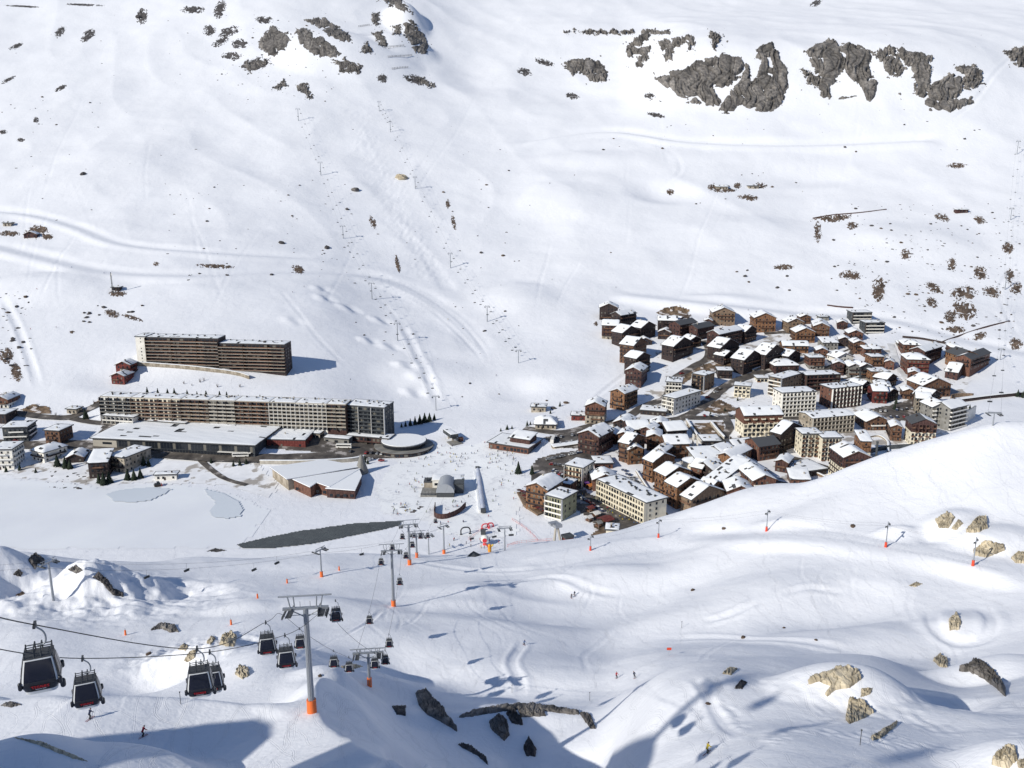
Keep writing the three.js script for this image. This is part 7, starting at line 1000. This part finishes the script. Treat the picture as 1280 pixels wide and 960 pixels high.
for (const [px, py, yaw, l] of [[301, 572, 0.1, 'white coach with dark windows parked at the sports hall'], [430, 561, -0.05, 'white coach parked beside the dark red podium'], [691, 553, 1.4, 'white coach parked behind the low restaurant']]) { const p = Gv(px, py), g = thing('coach', l, 'bus', [p.x, p.y + 0.55, p.z], yaw); part('body', joinG([bx(11, 2.5, 2.4, 0, 1.75, 0), bx(10.6, 0.2, 2.2, 0, 3.08, 0)]), trimWhite, g); for (const e of [-1, 1]) { part('window_band', UNIT, glass, g, [0, 2.2, e * 1.21], [10, 0.9, 0.06]); for (const x of [-3.4, 3.6]) part('wheel', new THREE.CylinderGeometry(0.48, 0.48, 0.3, 14).rotateX(Math.PI / 2), trimDark, g, [x, 0.48, e * 1.1]); } part('windscreen', UNIT, glass, g, [5.52, 2.1, 0], [0.06, 1.3, 2.1]); }
{ const p = at(197, 608, VAL), g = thing('snow_groomer', 'dark tracked machine parked on the lake shore', 'vehicle', [p.x, p.y + 0.4, p.z], 0.5); part('body', bx(3.4, 1.2, 2.4, 0, 1.1, 0), W.slate, g); part('cab', bx(1.6, 1.3, 2, 0.4, 2.2, 0), glass, g); for (const e of [-1, 1]) part('track', bx(4, 0.9, 0.8, 0, 0.5, e * 1.4), trimDark, g); part('blade', bx(0.3, 1, 4, 2.4, 0.6, 0), redPad, g); }
// people: one continuous body each, marched from a field of tapered limbs
function bodyGeo(joints, bones, size, res = 30) {
  const mc = new MarchingCubes(res, std(lin(1, 1, 1)), false, false, 60000), f = mc.field, n = res, sm = (a, b, k) => { const h = clamp(0.5 + 0.5 * (b - a) / k, 0, 1); return lerp(b, a, h) - k * h * (1 - h); };
  for (let z = 0; z < n; z++) for (let y = 0; y < n; y++) for (let x = 0; x < n; x++) {
    const p = [(x / n * 2 - 1) * size, (y / n * 2 - 1) * size, (z / n * 2 - 1) * size]; let d = 9;
    for (const [a, b] of bones) { const A = joints[a], B = joints[b], ex = B[0] - A[0], ey = B[1] - A[1], ez = B[2] - A[2], l = ex * ex + ey * ey + ez * ez || 1e-6, t = clamp(((p[0] - A[0]) * ex + (p[1] - A[1]) * ey + (p[2] - A[2]) * ez) / l, 0, 1), q = Math.hypot(p[0] - A[0] - ex * t, p[1] - A[1] - ey * t, p[2] - A[2] - ez * t) - lerp(A[3], B[3], t); d = sm(d, q, 0.045); }
    f[x + y * n + z * n * n] = -d;
  }
  mc.isolation = 0; mc.update(); const c = mc.count ?? mc.geometry.drawRange.count, P2 = Array.from(mc.positionArray.slice(0, c * 3)).map(v => v * size), N2 = Array.from(mc.normalArray.slice(0, c * 3)), g = new THREE.BufferGeometry(); g.setAttribute('position', new THREE.Float32BufferAttribute(P2, 3)); g.setAttribute('normal', new THREE.Float32BufferAttribute(N2, 3)); g.translate(0, size * 0.93, 0); return g;
}
const ORG = 0.93;
function pose(lean, kneeF, armF, stride) {                               // joints in metres, feet at y = 0
  const y = v => v - ORG, J = { hip: [0, y(0.92), 0, 0.15], chest: [0, y(1.3), lean * 0.3, 0.17], neck: [0, y(1.5), lean * 0.42, 0.06], head: [0, y(1.64), lean * 0.48, 0.115], top: [0, y(1.7), lean * 0.48, 0.105], nose: [0, y(1.63), lean * 0.48 + 0.12, 0.02] }, B = [['hip', 'chest'], ['chest', 'neck'], ['neck', 'head'], ['head', 'top'], ['head', 'nose']];
  for (const [s, n] of [[-1, 'l'], [1, 'r']]) { const k = stride * s; Object.assign(J, { ['h' + n]: [s * 0.1, y(0.86), 0, 0.1], ['k' + n]: [s * 0.11, y(0.48), kneeF + k * 0.5, 0.075], ['a' + n]: [s * 0.12, y(0.1), k, 0.06], ['t' + n]: [s * 0.13, y(0.06), k + 0.19, 0.05], ['s' + n]: [s * 0.2, y(1.4), lean * 0.36, 0.075], ['e' + n]: [s * 0.3, y(1.14), lean * 0.3 + armF * 0.3, 0.058], ['w' + n]: [s * 0.28, y(0.98), lean * 0.3 + armF * 0.75, 0.045], ['f' + n]: [s * 0.27, y(0.92), lean * 0.3 + armF * 0.85, 0.042] }); B.push(['hip', 'h' + n], ['h' + n, 'k' + n], ['k' + n, 'a' + n], ['a' + n, 't' + n], ['chest', 's' + n], ['s' + n, 'e' + n], ['e' + n, 'w' + n], ['w' + n, 'f' + n]); }
  return bodyGeo(J, B, 0.95, 44);
}
const POSES = [pose(0.15, 0.03, 0.1, 0), pose(0.75, 0.2, 0.55, 0.04), pose(0.2, 0.06, 0.3, 0.16)];
const outfits = [[lin(0.4, 0.03, 0.04), lin(0.02, 0.02, 0.025)], [lin(0.02, 0.03, 0.07), lin(0.02, 0.02, 0.022)], [lin(0.03, 0.03, 0.03), lin(0.05, 0.05, 0.06)], [lin(0.04, 0.12, 0.3), lin(0.03, 0.03, 0.04)], [lin(0.5, 0.38, 0.04), lin(0.06, 0.07, 0.05)], [lin(0.12, 0.2, 0.08), lin(0.03, 0.03, 0.03)], [lin(0.08, 0.04, 0.1), lin(0.02, 0.02, 0.03)]], oName = ['red jacket', 'navy jacket', 'black clothes', 'blue jacket', 'yellow jacket', 'green jacket', 'purple jacket'];
const PEOPLE = POSES.map(g => outfits.map(([j, t]) => { const q = g.clone(), p = q.attributes.position, c = []; for (let i = 0; i < p.count; i++) { const y = p.getY(i), z = p.getZ(i), x = Math.abs(p.getX(i)); const k = y < 0.14 ? lin(0.03, 0.03, 0.035) : y < 0.9 && x < 0.22 ? t : y > 1.52 ? (y > 1.66 ? lin(0.03, 0.03, 0.03) : lin(0.42, 0.25, 0.18)) : j; c.push(k.r, k.g, k.b); } q.setAttribute('color', new THREE.Float32BufferAttribute(c, 3)); return q; }));
const cloth = std(lin(1, 1, 1), 0.85, { vertexColors: true }), skiMat = std(lin(0.25, 0.04, 0.05), 0.4), skiG = joinG([-1, 1].map(s => bx(0.09, 0.03, 1.7, s * 0.13, 0.015, 0.08))), poleG = joinG([-1, 1].map(s => bar(V(s * 0.3, 0.98, 0.45), V(s * 0.42, 0.05, -0.25), 0.012, 4)));
function person(px, py, ps, of, yaw, label, group, skis, dmin = VAL, lift = 0) {
  const p = at(px, py, dmin);
  if (skis) { const g = thing('person', label, 'person', [p.x, p.y + lift, p.z], yaw, group); part('body', PEOPLE[ps][of], cloth, g, [0, 0.03, 0]); part('skis', skiG, skiMat, g); part('ski_poles', poleG, steelDark, g); const n = 0.6, hx = (hAt(p.x + n, p.z) - hAt(p.x - n, p.z)) / (2 * n), hz = (hAt(p.x, p.z + n) - hAt(p.x, p.z - n)) / (2 * n); g.rotation.order = 'YXZ'; const f = Math.sin(yaw) * hx + Math.cos(yaw) * hz; g.rotation.x = -Math.atan(f) * 0.8; return g; }
  const o = solo('person', PEOPLE[ps][of], cloth, label, 'person', group); o.position.set(p.x, p.y + lift, p.z); o.rotation.y = yaw; return o;
}
person(178, 921, 1, 0, 2.6, 'skier in a red jacket gliding along the near piste', null, true, 60); person(112, 899, 1, 1, 2.8, 'dark-clad skier under the second large cabin', null, true, 60); person(771, 848, 1, 0, 0.4, 'skier in red standing in the middle of the wide piste', null, true, 150); person(794, 848, 2, 1, 0.5, 'skier in dark clothes beside the one in red', null, true, 150); person(884, 942, 1, 4, 2.2, 'skier in yellow below the shadow of the tower', null, true, 60); person(714, 747, 1, 2, 0.3, 'dark skier high on the lit piste', null, true, 150); person(718, 744, 2, 1, 0.3, 'skier right behind the dark one on the lit piste', null, true, 150); person(655, 806, 1, 3, 0.6, 'skier in blue at the gully on the wide piste', null, true, 150);
{
  const crowd = [[[545, 600], [560, 595], 34, 46, 30], [[600, 570], [0, 0], 45, 18, 40], [[575, 640], [0, 0], 40, 22, 26], [[625, 600], [0, 0], 22, 40, 28], [[510, 600], [0, 0], 30, 24, 16], [[500, 637], [0, 0], 16, 8, 14], [[590, 680], [0, 0], 34, 10, 14], [[560, 575], [0, 0], 30, 10, 14]];
  const lbs = ['standing on the snow front', 'gliding over the snow front', 'walking on the snow front'];
  for (const [[cx, cy], , rx, ry, n] of crowd) for (let i = 0; i < n; i++) { const a = rnd() * 6.28, r = Math.sqrt(rnd()), px = cx + rx * r * Math.cos(a), py = cy + ry * r * Math.sin(a); if (px > 528 && px < 584 && py > 590 && py < 626) continue; if (Math.abs(px - 600) < 7 && py > 583 && py < 644) continue; const ps = Math.floor(rnd() * 3), of = Math.floor(rnd() * 7); person(px, py, ps, of, rr(0, 6.28), `person in ${oName[of]} ${lbs[ps]}`, `people in ${oName[of]} ${lbs[ps]}`, false, py > 660 ? 250 : VAL); }
  for (let i = 0; i < 44; i++) { const t = rnd(), of = Math.floor(rnd() * 7); person(lerp(722, 800, t) + rr(-6, 6), lerp(618, 660, t) + rr(-3, 3), Math.floor(rnd() * 2) * 2, of, rr(0, 6.28), `person in ${oName[of]} in the shopping street`, `people in ${oName[of]} in the shopping street`, false, VAL, 0.5); }
  for (let i = 0; i < 24; i++) { const u = rnd(), v = rnd(), of = Math.floor(rnd() * 7); person(648 + u * 12 + v * 22, 619 + u * 4 + v * 22, 0, of, rr(0, 6.28), `person in ${oName[of]} on the sun terrace`, `people in ${oName[of]} on the sun terrace`, false, VAL, 1.2); }
  for (const [px, py] of [[46, 362], [70, 410], [38, 412], [380, 359], [366, 366], [560, 400], [520, 445], [620, 470], [690, 350], [1003, 240], [1120, 412], [1160, 414], [1210, 425], [850, 383], [935, 388], [770, 360], [130, 342], [240, 345], [90, 335]]) { const of = Math.floor(rnd() * 7); person(px, py, 1, of, rr(0, 6), `distant skier in ${oName[of]} on the opposite mountainside`, `distant skiers in ${oName[of]} on the mountainside`); }
}
// safety nets along the race area
for (const [pix, l] of [[[[586, 675], [600, 664], [616, 656]], 'red safety net beside the inflatables'], [[[640, 650], [658, 662], [672, 676]], 'red safety net beside the sun terrace'], [[[634, 684], [660, 678], [690, 676]], 'blue and white safety net below the chairlift tower']]) { const L = trace(pix, 3, 250), o = L[0], g = thing('safety_net', l, 'fence', [o.x, o.y, o.z]); for (let i = 0; i < L.length; i += 2) part('post', UNIT, redPad, g, [L[i].x - o.x, L[i].y - o.y + 0.7, L[i].z - o.z], [0.08, 1.6, 0.08]); for (let i = 0; i < L.length - 1; i++) for (const h of [0.4, 0.9, 1.3]) { if (h !== 0.9) part('cord', bar(V().subVectors(L[i], o).add(V(0, h, 0)), V().subVectors(L[i + 1], o).add(V(0, h, 0)), 0.05, 4), redPad, g); } }
// ---------------------------------------------------------------- behind the viewer: the upper lift station and tower whose shadows fall into view
{
  const top = at(914, 850, 60).addScaledVector(SUN, 215), gy = top.y - 24, g = thing('upper_lift_tower', 'lift tower on the hillside behind the viewer', 'lift tower', [top.x, gy, top.z], 0.4);
  part('pole', new THREE.CylinderGeometry(0.55, 0.8, 34, 16), galv, g, [0, 7, 0]); part('crossarm', bx(7, 0.9, 1.2, 0, 23.4, 0), galv, g); for (const e of [-1, 1]) part('sheave_train', bx(0.8, 1.1, 5, e * 3.2, 23, 0), steelDark, g);
  const c = at(826, 912, 60).addScaledVector(SUN, 205), s = thing('upper_station', 'upper lift station on the hillside behind the viewer', 'station', [c.x - 15, c.y - 16, c.z + 12], 0);
  part('hall', boxUV(26, 24, 22, 0, 1, 0), W.concrete, s); part('roof', boxUV(29, 1.2, 24, 0, 14.6, 0), roofMat, s); part('plant_room', boxUV(10, 4, 12, -6, 17.2, 2), W.concrete, s);
  const up = [[950, 880], [985, 911], [1131, 946]].map(([a, b]) => at(a, b, 60).addScaledVector(SUN, 190));
  up.forEach((p, i) => cabinAt(p.clone().add(V(0, 3.6, 0)), 0.6, ['gondola cabin above the viewer casting the upper oval shadow', 'gondola cabin above the viewer casting the middle oval shadow', 'gondola cabin above the viewer casting the lowest shadow'][i], 1.05));
  rope('haul_rope', [up[0].clone().add(V(-14, 6, -8)), up[0].clone().add(V(0, 3.6, 0)), up[1].clone().add(V(0, 3.6, 0)), up[2].clone().add(V(0, 3.6, 0))], 0.03, 'gondola rope above the viewer', 'gondola ropes overhead');
}
renderer.render(scene, camera);
